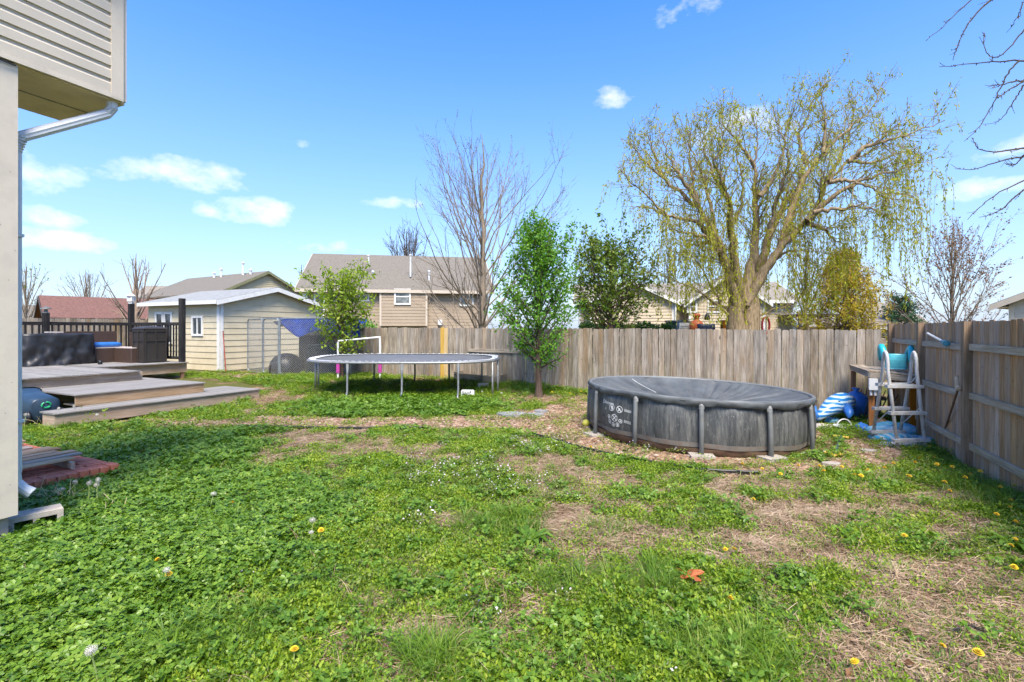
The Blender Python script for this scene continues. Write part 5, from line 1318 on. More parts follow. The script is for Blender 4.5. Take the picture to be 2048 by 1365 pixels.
    m = MB(); m.box(c + V((0, -1.1, 1.5)), (2.9, .08, .75)); m.build('railing_panel', M['bark_dark'], t2)
    # neighbour house at the right edge
    a = P(2018, 607, 17.0); t = thing('cream_house', V((a.x, a.y, .2)), 'cream sided neighbour house corner above the side fence', 'house'); o = V((a.x, a.y, 0)); d = V((.55, -.83, 0)).normalized(); n = V((d.y, -d.x, 0)); n = -n if n.y > 0 else n; W = 7.0; ze, zp = 2.70, 4.3; sl = (zp - ze) / (W / 2)
    m = MB(); m.prism([o + Z * .2, o + d * W + Z * .2, o + d * W + Z * ze, o + d * (W / 2) + Z * zp, o + Z * ze], -n * 9); m.build('wall', M['siding'], t)
    def clip2(z):
        if z <= ze: return (0, W)
        k = (z - ze) / sl; return (min(k, W / 2), max(W - k, W / 2))
    m = MB(); lap_wall(m, o, o + d * W, n, .2, zp - .05, .125, .03, clip2); m.build('gable_siding', M['siding'], t)
    for sg, p0 in ((-1, o), (1, o + d * W)):
        pe = p0 + d * (sg * .42) + n * .35 + Z * (ze - sl * .42); pr = o + d * (W / 2) + n * .35 + Z * zp
        m = MB(); m.prism([pe, pe + Z * .1, pr + Z * .1, pr], -n * 9.6); m.build('roof', M['shingle_brown'], t)
        m = MB(); m.prism([pe + n * .03 - Z * .12, pe + n * .03 + Z * .08, pr + n * .03 + Z * .08, pr + n * .03 - Z * .12], -n * .025); m.build('barge_board', M['beigetrim'], t)
        m = MB(); m.box(p0 + d * (sg * .21) - n * 4.4 + Z * (ze - sl * .42 + .0), (.42, 9.4, .03), (d, n, Z)); m.build('soffit', M['soffit'], t)
    m = MB(); m.box(o + d * .07 + n * .02 + Z * 1.41, (.14, .06, 2.4), (d, n, Z)); m.build('corner_trim', M['trim'], t)
    # tiny far houses right
    for k, (px, py, D, L, W, ze, zp, lab) in enumerate(((1735, 640, 55, 4, 5, 3.0, 4.6, 'far grey roofed house between the cedar and the pine'), (1755, 652, 42, 3.4, 4, 2.0, 2.9, 'small far tan roofed garage right of the cedar'), (1610, 650, 46, 9, 6, 1.9, 2.9, 'low far house behind the dark porch'))):
        a = P(px, py, D); gable_house('distant_house', lab, a, V((.95, -.3, 0)).normalized(), L, W, .2, ze, zp, M['beige'], M['shingle_tan'], M['white'], ex=.3)
M['glasscurtain'] = m_glass('curtained_glass', (.12, .13, .13)); M['glassbrown'] = m_glass('warm_brown_glass', (.10, .06, .03))  # beige house panes get a brown base colour
M['olivetrim'] = m_plain('olive_trim', (.20, .20, .10), .6); M['brownfascia'] = m_plain('dark_brown_fascia', (.05, .04, .035), .7)
houses()

def beyond_fence_things():
    z0 = .2
    def at(px, d): return V(((px - 1024) / 1000 * d, d, z0))
    # pumpkin-orange toy slide / play piece
    c = at(1393, 24.5); t = thing('orange_toy', c, 'orange round plastic toy seen over the fence top', 'toy'); m = MB(); m.lathe(c, [(.2, 1.2), (.32, 1.5), (.34, 1.75), (.25, 1.95), (.12, 2.0), (.12, 2.12), (.18, 2.16), (.18, 2.3), (.12, 2.32)], 18); m.tube([c, c + Z * 1.3], .08, 8); m.build('body', m_plain('orange_plastic', (.62, .14, .03), .5), t, True)
    c = at(1415, 24.0); t = thing('covered_grill', c, 'navy covered grill seen over the fence beside the orange toy', 'grill')
    o = draped('cover', m_plain('navy_cover', (.02, .03, .07), .5, var=.4), t, c + V((0, .3, 0)), (V((1, 0, 0)), V((0, 1, 0)), Z), .42, .3, .25, 2.0, .05, 9, at=c); m = MB(); m.lathe(c + V((.1, .3, 2.0)), [(.12, 0), (.14, .12), (.08, .28), (.03, .34)], 10); m.build('lid_bump', M['tarp_black'], t, True)
    c = at(1347, 25.5); t = thing('blue_bin', c, 'dark blue wheelie bin seen over the fence by the hedge', 'bin'); m = MB(); m.prism([c + V((-.3, -.3, 0)), c + V((.3, -.3, 0)), c + V((.3, .3, 0)), c + V((-.3, .3, 0))], Z * 1.9); m.box(c + V((0, -.02, 1.95)), (.7, .7, .1)); m.build('body', M['cart'], t)
    c = at(1366, 25.0); t = thing('air_conditioner', c, 'white slatted air conditioner unit over the fence', 'air conditioner'); m = MB(); m.box(c + Z * 1.0, (.52, .5, 1.75)); m.build('casing', M['gutter'], t)
    for k in range(6): m = MB(); m.box(c + V((-.02, -.256, 1.25 + k * .09)), (.40, .012, .035)); m.build('louvre', M['steel'], t)
    c = at(1382, 25.2); t = thing('patio_chair', c, 'black metal patio chair seen over the fence', 'chair'); m = MB()
    for x in (-.2, .2): m.tube([c + V((x, 0, 0)), c + V((x, .05, 2.05))], .02, 6)
    m.tube([c + V((-.2, .05, 2.05)), c + V((.2, .05, 2.05))], .02, 6); m.build('frame', M['blackplastic'], t); m = MB(); m.box(c + V((0, .03, 1.75)), (.36, .02, .4)); m.build('back', M['tarp_black'], t)
    c = at(1452, 24.8); m = MB(); m.box(c + Z * 1.0, (.42, .35, 1.95)); t = thing('brown_cabinet', c, 'small brown cabinet seen over the fence left of the willow trunk', 'cabinet'); m.build('body', M['treated'], t); m = MB(); m.box(c + Z * 1.99, (.46, .4, .03)); m.build('top', M['treated'], t)
    c = at(1532, 25.5); t = thing('hose_loop', c, 'red garden hose looped on a hanger right of the willow', 'hose'); m = MB()
    for k in range(3): m.tube([c + V((.19 * math.cos(a), .03 * k, 1.75 + .42 * math.sin(a))) for a in [2 * math.pi * j / 20 for j in range(21)]], .04, 6, False)
    m.build('coil', m_plain('red_hose', (.40, .03, .03), .5), t, True); m = MB(); m.tube([c, c + Z * 2.1], .03, 6); m.build('stake', M['steel'], t)
beyond_fence_things()

# ================================================================== TREES
def m_bark(name, c1, c2, scale=9, stretch=.25):
    m, nt, bs, _ = newmat(name); co = coords(nt, 'Object', (1, 1, stretch)); n = noise_n(nt, co, scale, 6, .7, .6)
    sock(nt, bs.inputs['Base Color'], ramp(nt, n, [(.3, c1), (.7, c2)])); bs.inputs['Roughness'].default_value = .95; bs.inputs['Specular IOR Level'].default_value = .15; bump(nt, bs, n, .9, .03); return m
M['bark_grey'] = m_bark('grey_brown_bark', (.12, .092, .066), (.33, .27, .205)); M['bark_willow'] = m_bark('willow_bark', (.075, .05, .028), (.38, .29, .18), 12, .2)
M['bark_pear'] = m_bark('dark_pear_bark', (.045, .03, .022), (.15, .105, .08)); M['twig_yellow'] = m_bark('yellow_willow_twig', (.20, .16, .04), (.36, .30, .09)); M['bark_tan'] = m_bark('tan_bark', (.16, .11, .08), (.36, .27, .20))
def nrm(v): return v / (np.linalg.norm(v) + 1e-12)
def rot_about(d, ang, az, rs):
    ref = np.array([0, 0, 1.]) if abs(d[2]) < .9 else np.array([1., 0, 0]); x = nrm(np.cross(ref, d)); y = np.cross(d, x)
    return nrm(d * math.cos(ang) + (x * math.cos(az) + y * math.sin(az)) * math.sin(ang))
def tubes(branches, nside=(8, 6, 4, 3, 3)):
    vs = []; fs = []; o = 0
    for pts, rad, lvl in branches:
        n = nside[min(lvl, len(nside) - 1)]; pts = np.asarray(pts); rad = np.asarray(rad); m = len(pts)
        tg = np.gradient(pts, axis=0); tg /= (np.linalg.norm(tg, axis=1, keepdims=True) + 1e-9)
        ref = np.array([0.31, 0.17, 0.93]) if abs(tg[0][2]) < .8 else np.array([.9, .3, .1])
        x = np.cross(np.broadcast_to(ref, tg.shape), tg); x /= (np.linalg.norm(x, axis=1, keepdims=True) + 1e-9); y = np.cross(tg, x)
        a = np.arange(n) * 2 * math.pi / n
        ring = pts[:, None, :] + rad[:, None, None] * (x[:, None, :] * np.cos(a)[None, :, None] + y[:, None, :] * np.sin(a)[None, :, None])
        vs.append(ring.reshape(-1, 3)); i = np.arange(m - 1)[:, None] * n; k = np.arange(n)[None, :]; k2 = (k + 1) % n
        fs.append((np.stack([i + k, i + k2, i + n + k2, i + n + k], -1).reshape(-1, 4)) + o); o += m * n
    return np.concatenate(vs), np.concatenate(fs)
def grow(rs, out, p, d, L, r, lvl, cfg, rend=None):
    seg = max(3, int(L / cfg['seg'][lvl])); pts = [p]; rad = [r]; rend = r * cfg.get('taper', .3) if rend is None else rend; dirs = [d]
    for i in range(seg):
        d = nrm(d + rs.normal(0, cfg['wig'][lvl], 3) + np.array([0, 0, cfg['trop'][lvl]])); p = p + d * L / seg; pts.append(p); dirs.append(d); rad.append(r + (rend - r) * ((i + 1) / seg) ** .8)
    out.append((pts, rad, lvl))
    if lvl < cfg['max']:
        nc = max(1, int(round(cfg['n'][lvl] * L * rs.uniform(.75, 1.25))))
        for k in range(nc):
            t = rs.uniform(cfg['t0'][lvl], 1.0); i = min(int(t * seg), seg - 1); f = t * seg - i; q = pts[i] * (1 - f) + pts[i + 1] * f
            ang = R(rs.uniform(*cfg['ang'][lvl])); dd = rot_about(dirs[i], ang, rs.uniform(0, 2 * math.pi), rs)
            ll = L * rs.uniform(*cfg['len'][lvl]) * (1.05 - .55 * t); rr = max(cfg['rmin'], rad[i] * cfg['rr'])
            if ll > cfg['lmin']: grow(rs, out, q, dd, ll, rr, lvl + 1, cfg)
def leaves_mesh(name, c, size, rs, aspect=.55, droop=0.0, fold=.25, dirs=None):
    n = len(c); size = np.broadcast_to(size, (n,)) * rs.uniform(.65, 1.3, n)
    d = rs.normal(0, 1, (n, 3)) if dirs is None else dirs + rs.normal(0, .45, (n, 3)); d[:, 2] -= droop; d /= np.linalg.norm(d, axis=1, keepdims=True) + 1e-9
    u = rs.normal(0, 1, (n, 3)); s = np.cross(d, u); s /= np.linalg.norm(s, axis=1, keepdims=True) + 1e-9; nn = np.cross(d, s)
    w = size * aspect * .5
    v = np.stack([c, c + d * (size * .5)[:, None] + s * w[:, None] + nn * (w * fold)[:, None], c + d * size[:, None], c + d * (size * .5)[:, None] - s * w[:, None] + nn * (w * fold)[:, None]], 1).reshape(-1, 3)
    b = np.arange(n)[:, None] * 4; f = np.concatenate([b + np.array([[0, 1, 2]]), b + np.array([[0, 2, 3]])])
    return npmesh(name, v, f)
def sample_on(branches, rs, per_m, lvls, jit):
    out = []; dr = []
    for pts, rad, lvl in branches:
        if lvl not in lvls: continue
        pts = np.asarray(pts); sg = np.diff(pts, axis=0); L = np.linalg.norm(sg, axis=1).sum(); n = rs.poisson(per_m * L)
        if n == 0: continue
        k = rs.randint(0, len(sg), n); f = rs.uniform(0, 1, n)[:, None]; out.append(pts[k] + sg[k] * f + rs.normal(0, jit, (n, 3))); dr.append(sg[k] / (np.linalg.norm(sg[k], axis=1, keepdims=True) + 1e-9))
    return np.concatenate(out), np.concatenate(dr)
def tree_parts(t, branches, bark, split=1, names=('trunk', 'branches'), nside=(8, 6, 4, 3, 3)):
    o = np.array(ORG[t.name])
    for nm, sel in ((names[0], [b for b in branches if b[2] < split]), (names[1], [b for b in branches if b[2] >= split])):
        if not sel: continue
        v, f = tubes(sel, nside); link(nm, npmesh(nm, v - o, f, True), bark, t, ORG[t.name])
def crown(t, c, size, mat, rs, name='crown', **kw):
    o = np.array(ORG[t.name]); link(name, leaves_mesh(name, c - o, size, rs, **kw), mat, t, ORG[t.name])['kind'] = 'stuff'

def fan_tree(name, label, base, H, spread, seed, n_limb=16, bark=None, buds=None, r0=.16, lo=.12, steep=(14, 58), n2=2.2, n3=3.0, rmin=.006, fork=0, z0=.2, budsize=.03, budn=3, lean=(0, 0), maxl=3, limb_r=.62):
    """bare tree: central stem with ascending limbs reaching an egg-shaped outline, fine twigs"""
    rs = np.random.RandomState(seed); b = np.array([base[0], base[1], z0]); t = thing(name, V(b), label, 'tree', None); out = []
    top = b + np.array([lean[0], lean[1], H]); n = 14; pts = [b + (top - b) * (i / n) + rs.normal(0, .02 * H / 6, 3) * (0 < i) for i in range(n + 1)]
    out.append((pts, [r0 * (1 - i / n) ** .85 + rmin for i in range(n + 1)], 0))
    cfg = dict(seg=[.5, .4, .3, .2], wig=[.05, .07, .10, .12], trop=[.05, .042, .035, .03], max=maxl, n=[0, n2, n3, 3], t0=[.2, .22, .2, .2], ang=[(20, 50), (16, 38), (18, 45), (20, 50)], len=[(0, 0), (.30, .52), (.25, .5), (.3, .5)], rr=.55, rmin=rmin, lmin=.18)
    for k in range(n_limb):
        f = lo + (.72 - lo) * (k / max(1, n_limb - 1)) ** 1.25; i = int(f * n); p = pts[i]; az = k * 2.399 + rs.uniform(-.4, .4); ang = R(steep[1] + (steep[0] - steep[1]) * (k / n_limb) ** .8 + rs.uniform(-6, 6))
        d = np.array([math.sin(ang) * math.cos(az), math.sin(ang) * math.sin(az), math.cos(ang)])
        zt = (p[2] - b[2]) / H; L = min(spread / max(.25, math.sin(ang)) * (1.0 - .35 * zt) * rs.uniform(.8, 1.08), (H * .97 - (p[2] - b[2])) / max(.35, math.cos(ang) + .12))
        grow(rs, out, p, nrm(d), max(.5, L), r0 * limb_r * (1 - .68 * f), 1, cfg, rend=rmin)
    tree_parts(t, out, bark, 1)
    if buds:
        c, _ = sample_on(out, rs, budn, (2, 3), .02); crown(t, c, budsize, buds, rs, 'buds')
    return t
M['leaf_pear'] = m_leaf('pear_leaf', [(.035, .115, .010), (.09, .24, .018), (.16, .34, .03), (.26, .42, .06)], .4)
M['leaf_pear2'] = m_leaf('young_pear_leaf', [(.09, .16, .012), (.19, .30, .02), (.30, .40, .04), (.36, .36, .06)], .4)
M['leaf_dark'] = m_leaf('dark_green_leaf', [(.05, .10, .012), (.11, .19, .02), (.19, .26, .03), (.30, .34, .06)], .35)
M['leaf_willow'] = m_leaf('willow_leaf', [(.18, .19, .014), (.30, .32, .02), (.41, .42, .03), (.50, .47, .05)], .45)
M['leaf_gold'] = m_leaf('gold_green_needle', [(.18, .13, .01), (.33, .25, .018), (.46, .36, .03), (.54, .44, .06)], .35)
M['bud'] = m_leaf('brown_bud', [(.10, .05, .025), (.20, .10, .05), (.28, .15, .09)], .2)
M['leaf_pine'] = m_leaf('pine_needle', [(.012, .045, .016), (.03, .085, .03), (.06, .12, .035)], .2)
M['leaf_hedge'] = m_leaf('hedge_leaf', [(.012, .04, .008), (.03, .085, .014), (.07, .13, .02)], .25)
M['leaf_ever'] = m_leaf('dark_cedar', [(.03, .035, .01), (.07, .07, .015), (.14, .12, .02)], .2)

def leafy_tree(name, label, base, trunk_h, H, rad_fn, seed, bark, leaf, leafsize, per_m, r0=.06, nb=40, ang=(62, 22), z0=None, jit=.035, lvls=(1, 2, 3), n2=5, maxl=2, lean=(0, 0), droop=0.1):
    rs = np.random.RandomState(seed); z0 = gz(base[0], base[1]) if z0 is None else z0; b = np.array([base[0], base[1], z0 - .05]); t = thing(name, V((b[0], b[1], z0)), label, 'tree'); out = []
    n = 14; pts = [b + np.array([lean[0] * i / n, lean[1] * i / n, H * i / n]) + rs.normal(0, .012 * H / 4, 3) * (i > 0) for i in range(n + 1)]
    out.append((pts, [r0 * (1 - i / n) ** .8 + .006 + (r0 * .35 if i == 0 else 0) for i in range(n + 1)], 0))
    cfg = dict(seg=[.4, .25, .2, .15], wig=[.05, .09, .14, .15], trop=[.03, .07, .04, 0], max=maxl, n=[0, n2, 5, 4], t0=[.2, .15, .2, .2], ang=[(20, 50), (22, 60), (25, 60), (20, 50)], len=[(0, 0), (.28, .55), (.3, .5), (.3, .5)], rr=.55, rmin=.004, lmin=.10)
    for k in range(nb):
        f = trunk_h / H + (1 - trunk_h / H) * ((k + rs.uniform(0, .8)) / nb) * .97; i = min(int(f * n), n - 1); p = pts[i] + (pts[i + 1] - pts[i]) * (f * n - i); az = k * 2.399 + rs.uniform(-.5, .5)
        a = R(ang[0] + (ang[1] - ang[0]) * (f) + rs.uniform(-8, 8)); rr = rad_fn((f * H)); L = max(.15, rr / math.sin(a) * rs.uniform(.72, 1.12)); d = np.array([math.sin(a) * math.cos(az), math.sin(a) * math.sin(az), math.cos(a)])
        L = min(L, max(.2, (H * 1.03 - f * H) / max(.3, math.cos(a)) * 1.1))
        grow(rs, out, p, d, L, max(.008, r0 * .45 * (1 - f * .8)), 1, cfg, rend=.004)
    tree_parts(t, out, bark, 1); c, dd = sample_on(out, rs, per_m, lvls, jit); c = c[c[:, 2] > z0 + trunk_h * .75]; crown(t, c, leafsize, leaf, rs, dirs=None, droop=droop)
    return t, c

def interp(xs, ys): return lambda h: float(np.interp(h, xs, ys))
def make_trees():
    g = G(1078, 797)
    leafy_tree('pear_tree', 'young bright green pear tree between the trampoline and the pool', (g.x, g.y + .1), .72, 4.25, interp([.6, 1.0, 1.8, 3.0, 3.6, 4.4], [.5, 1.0, 1.15, .85, .5, .15]), 5, M['bark_pear'], M['leaf_pear'], .085, 40, .085, 64, lvls=(1, 2), jit=.06, n2=5.5)
    p = P(684, 772, 15.2)
    leafy_tree('small_pear_tree', 'small yellow-green leafed tree growing beside the dog kennel', (p.x, p.y), .55, 3.15, interp([.5, 1.2, 2.2, 3.2], [.7, 1.2, 1.0, .3]), 12, M['bark_pear'], M['leaf_pear2'], .11, 24, .06, 44, lvls=(1, 2), jit=.06, n2=4.5)
    p = P(1222, 700, 21.0)
    leafy_tree('green_tree', 'round crowned green tree behind the back fence left of the willow', (p.x, p.y), 1.0, 5.0, interp([1.0, 1.8, 2.8, 3.8, 5.2], [1.7, 2.5, 2.5, 1.9, .7]), 21, M['bark_pear'], M['leaf_dark'], .15, 8.5, .14, 54, (70, 24), .2, jit=.09, lvls=(1, 2, 3), n2=3.0, maxl=3)
    # bare trees
    fan_tree('bare_tree', 'tall bare grey tree with fanning branches behind the back fence', P(965, 700, 23), 10.6, 4.4, 4, 46, M['bark_grey'], M['bud'], .19, .04, (15, 64), 1.5, 2.6, .007, budsize=.06, budn=1.2, limb_r=.30)
    fan_tree('bare_tree', 'bare red-budded tree behind the side fence right of the pine', P(1905, 660, 19), 5.9, 2.2, 9, 44, M['bark_grey'], M['bud'], .08, .05, (10, 60), 2.8, 3.2, .0055, budsize=.085, budn=5.5, limb_r=.36)
    fan_tree('bare_tree', 'bare pruned tree with knobby branches behind the deck corner post', P(272, 640, 24), 5.2, 2.2, 31, 17, M['bark_tan'], None, .16, .26, (14, 58), 1.7, 2.2, .011, maxl=3, limb_r=.40)
    fan_tree('bare_tree', 'bare spreading tree behind the maroon roofed outbuilding', P(172, 640, 34), 5.6, 1.7, 41, 40, M['bark_grey'], None, .11, .08, (10, 58), 2.4, 2.8, .010, limb_r=.35)
    fan_tree('bare_tree', 'small bare tree at the far left beside the corner board', P(52, 640, 30), 5.6, 1.4, 47, 28, M['bark_grey'], M['leaf_dark'], .11, .12, (12, 50), 2.2, 2.8, .010, budsize=.14, budn=1.2, limb_r=.4)
    fan_tree('bare_tree', 'distant bare tree rising over the left of the tan house roof', P(818, 600, 52), 12.2, 3.2, 53, 34, M['bark_dark'], None, .2, .3, (10, 45), 1.4, 1.6, .02)
    fan_tree('bare_tree', 'thin distant bare tree between the yellow and tan houses', P(603, 600, 55), 8.6, 1.2, 57, 12, M['bark_dark'], None, .12, .3, (10, 40), 1.2, 1.4, .02)
    fan_tree('bare_tree', 'thin distant bare tree between the green tree and the willow', P(1335, 600, 44), 8.4, 1.6, 61, 18, M['bark_dark'], None, .12, .2, (10, 40), 1.4, 1.6, .016)
    fan_tree('bare_tree', 'bare twiggy tree left of the golden cedar behind the fence', P(1612, 620, 27), 6.6, 1.5, 67, 24, M['bark_grey'], M['leaf_gold'], .10, .1, (10, 50), 1.8, 2.2, .009, budsize=.10, budn=2.0)
    # golden weeping cedar
    rs = np.random.RandomState(77); b = P(1690, 690, 24); b.z = .2; t = thing('golden_cedar', b, 'golden yellow weeping cedar behind the fence right of the willow', 'tree'); o = np.array(b); out = []
    H = 5.5; pts = [o + np.array([0, 0, H * .93 * i / 10]) + rs.normal(0, .03, 3) for i in range(11)]; out.append((pts, [.16 * (1 - i / 11) + .015 for i in range(11)], 0)); c = []; cd = []
    for k in range(330):
        h = rs.uniform(.45, H); rr = np.interp(h, [.4, 1.2, 2.5, 4.0, 5.5], [1.5, 2.05, 1.9, 1.25, .45]) * rs.uniform(.35, 1.12); az = rs.uniform(0, 6.28); tip = o + np.array([rr * math.cos(az), rr * math.sin(az), h]); st = o + np.array([0, 0, max(.3, h - .5)])
        dr = rs.uniform(.25, .9); line = [st, st + (tip - st) * .6 + [0, 0, .25], tip, tip + [0, 0, -dr]]; out.append((line, [.02, .014, .008, .004], 1)); n = 26; f = rs.uniform(0, 1, n)
        c.append(tip + np.outer(f, [0, 0, -dr]) + rs.normal(0, .07, (n, 3))); n = 12; f = rs.uniform(.35, 1, n)[:, None]; c.append(st + (tip - st) * f + rs.normal(0, .12, (n, 3)))
    tree_parts(t, out, M['bark_tan'], 1); c = np.concatenate(c); c = c[c[:, 2] > .25]; crown(t, c, .17, M['leaf_gold'], rs, aspect=.3, droop=1.1)
    # dark shrub skirts at its foot
    b = P(1700, 660, 23.2); b.z = .2; t = thing('dark_shrub', b, 'dark reddish evergreen shrub at the foot of the golden cedar', 'shrub'); a = rs.uniform(0, 6.28, 2600); f = rs.uniform(0, 1, 2600) ** .5; h = rs.uniform(0, 1, 2600)
    c = np.array(b) + np.stack([f * np.cos(a) * 1.25 * (1 - .4 * h), f * np.sin(a) * .8, h * 2.2 * (1 - .4 * f)], 1); crown(t, c, .16, M['leaf_ever'], rs, 'crown', aspect=.35)
    v, ff = tubes([([np.array(b) + np.array([x, 0, 0]), np.array(b) + np.array([x * 2.4, 0, 1.7])], [.05, .02], 0) for x in (-.3, -.1, .1, .3)]); link('trunk', npmesh('trunk', v - np.array(b), ff), M['bark_dark'], t, b)
    # pine
    rs = np.random.RandomState(5); b = P(1800, 650, 42); b.z = .2; t = thing('pine_tree', b, 'small dark green pine far behind the side fence', 'tree'); o = np.array(b); H = 4.1; out = [([o + np.array([0, 0, H * i / 8]) for i in range(9)], [.18 * (1 - i / 9) + .02 for i in range(9)], 0)]; c = []
    for k in range(90):
        h = rs.uniform(.5, H); rr = np.interp(h, [.4, 2.0, 3.2, 4.2], [1.9, 1.8, 1.2, .35]) * rs.uniform(.75, 1.1); az = rs.uniform(0, 6.28); st = o + np.array([0, 0, h - .15]); tip = o + np.array([rr * math.cos(az), rr * math.sin(az), h + .3]); out.append(([st, st + (tip - st) * .6 - [0, 0, .08], tip], [.04, .025, .012], 1)); n = 46
        c.append(st + (tip - st) * rs.uniform(.25, 1.05, n)[:, None] + rs.normal(0, .13, (n, 3)))
    tree_parts(t, out, M['bark_dark'], 1); crown(t, np.concatenate(c), .26, M['leaf_pine'], rs, aspect=.3)
    # clipped hedge
    a, e = P(1160, 640, 25.5), P(1343, 640, 25.0); t = thing('clipped_hedge', V((a.x, a.y, .2)), 'low clipped dark green hedge behind the fence left of the willow', 'hedge'); n = 9000; s = rs.uniform(0, 1, n); q = np.array(a)[None] * (1 - s[:, None]) + np.array(e)[None] * s[:, None]
    q[:, 2] = .2 + rs.uniform(0, 1, n) ** .5 * (1.82 + .08 * np.sin(s * 20)); q[:, 1] += rs.uniform(-.5, .5, n); crown(t, q, .12, M['leaf_hedge'], rs, 'foliage', aspect=.6)
    m = MB(); m.beam(V((a.x, a.y, .95)), V((e.x, e.y, .95)), .5, 1.4); m.build('woody_core', M['bark_dark'], t)
    # small round bush by the tan house corner
    b = P(728, 660, 27); b.z = .2; t = thing('round_bush', b, 'small round green bush at the tan house wall', 'bush'); n = 1500; d = rs.normal(0, 1, (n, 3)); d /= np.linalg.norm(d, axis=1, keepdims=True); c = np.array(b) + np.array([0, 0, 1.3]) + d * rs.uniform(.55, .85, n)[:, None]; crown(t, c, .12, M['leaf_pear'], rs)
    v, ff = tubes([([np.array(b), np.array(b) + np.array([0, 0, 1.3])], [.06, .03], 0)]); link('trunk', npmesh('trunk', v - np.array(b), ff), M['bark_dark'], t, b)
make_trees()

def make_willow():
    rs = np.random.RandomState(19); D0 = 20.5; b = P(1484, 720, D0); b.z = .15; t = thing('willow_tree', b, 'great weeping willow with yellow-green strands behind the back fence', 'tree'); o = np.array(b)
    def c3(cx, cy): return (1200 + cx / 2.4375, 130 + cy / 2.4375)
    L = [  # traced limbs (image crop coordinates), start radius, depth drift
     ([(672, 1200), (640, 1060), (600, 930), (545, 840), (470, 760), (330, 740), (210, 620), (95, 520)], .24, -1.6), ([(675, 1180), (625, 1000), (575, 860), (480, 690), (300, 545), (190, 440), (140, 380)], .25, 1.4),
     ([(690, 1170), (655, 960), (640, 800), (630, 660), (590, 560), (545, 470), (605, 400), (600, 320)], .20, -2.2), ([(700, 1160), (745, 960), (762, 780), (755, 620), (755, 500), (768, 380), (762, 250)], .24, .4),
     ([(705, 1160), (790, 960), (830, 800), (905, 665), (965, 600), (1000, 480), (1060, 400), (1130, 330)], .22, 2.4), ([(712, 1170), (800, 1010), (880, 890), (960, 810), (1040, 720), (1110, 570), (1210, 470), (1320, 430), (1430, 330)], .21, -1.4),
     ([(880, 890), (930, 720), (985, 560), (1090, 430), (1210, 310), (1320, 230), (1385, 80)], .17, 1.2), ([(1010, 760), (1110, 655), (1300, 550), (1450, 520), (1560, 470)], .12, -2.0), ([(780, 640), (840, 570), (890, 430), (905, 320), (950, 220)], .10, -1.0),
     ([(1000, 770), (1090, 795), (1140, 850), (1200, 880)], .09, -1.8), ([(610, 950), (520, 830), (390, 820), (330, 790)], .10, -2.4), ([(575, 860), (490, 880), (400, 880)], .07, 1.5), ([(300, 545), (260, 420), (230, 330)], .08, 1.8), ([(480, 690), (450, 560), (430, 420), (450, 300)], .09, .6),
     ([(640, 790), (690, 700), (700, 560), (660, 420), (680, 300)], .09, 2.5), ([(1210, 470), (1290, 400), (1400, 370), (1530, 330), (1680, 270)], .09, -2.0), ([(1000, 480), (960, 350), (1010, 260), (1060, 130)], .09, 2.0), ([(1110, 570), (1220, 560), (1340, 610), (1400, 660)], .08, -2.6), ([(660, 1250), (560, 1160), (440, 1080), (300, 1030)], .05, -1.5),
     ([(735, 1250), (830, 1200), (940, 1170), (1010, 1100)], .05, -1.5), ([(640, 1220), (560, 1120), (480, 960), (400, 900)], .05, 1.0), ([(755, 500), (700, 400), (600, 300), (590, 180)], .07, -.8), ([(1090, 430), (1100, 300), (1080, 180), (1100, 60)], .07, .9), ([(850, 950), (930, 900), (1010, 960), (1080, 1000)], .05, -1.2), ([(480, 690), (400, 560), (330, 440), (300, 330)], .09, -.5), ([(560, 830), (520, 600), (470, 450), (380, 330)], .09, 2.6), ([(630, 660), (560, 560), (500, 400), (520, 300)], .08, .2),
     ([(830, 800), (860, 650), (930, 500), (900, 380), (850, 260)], .09, -2.4), ([(1110, 570), (1180, 420), (1230, 280), (1250, 180)], .08, 2.2), ([(1200, 470), (1330, 480), (1450, 430), (1560, 400)], .07, 1.6), ([(330, 740), (230, 690), (150, 700)], .06, 1.0), ([(1040, 720), (1180, 700), (1290, 680), (1370, 720)], .07, -3.0)]
    out = []; limbs = []; root = np.array([b.x, b.y, 0])
    for pts, r0, dep in L:
        q = []
        for cx, cy in pts:
            px, py = c3(cx, cy); f = max(0., (1150 - cy) / 900); rad_ = abs(cx - 700) / 700; d = D0 + dep * min(1.2, f * .9 + rad_ * .5); q.append(np.array(P(px, py, d)))
        q = np.array(q); s = np.linspace(0, 1, len(q)); ss = np.linspace(0, 1, len(q) * 5); 
        fine = np.stack([np.interp(ss, s, q[:, k]) for k in range(3)], 1)
        for _ in range(2): fine[1:-1] = (fine[:-2] + fine[1:-1] * 2 + fine[2:]) / 4
        fine[1:] += rs.normal(0, .03, fine[1:].shape); rad = r0 * 1.0 * (1 - ss) ** 1.55 + .014; out.append((list(fine), list(rad), 0)); limbs.append((fine, rad))
    # trunk: two fused stems, flared
    for dx, lean in ((-.17, -.05), (.16, .10)):
        pts = [np.array([b.x + dx + lean * h, b.y, .0 + h]) for h in (0, .3, .7, 1.1, 1.6, 2.1, 2.6, 3.1)]; out.append((pts, [.62, .50, .44, .41, .38, .35, .30, .20], 0))
    cfg = dict(seg=[.4, .3, .25, .2], wig=[.1, .12, .15, .15], trop=[0, .03, -.03, -.05], max=2, n=[0, 3.0, 2.4, 2], t0=[.2, .2, .2, .2], ang=[(25, 60), (25, 60), (25, 60), (20, 50)], len=[(0, 0), (.35, .65), (.35, .6), (.3, .5)], rr=.6, rmin=.007, lmin=.15)
    sub = []
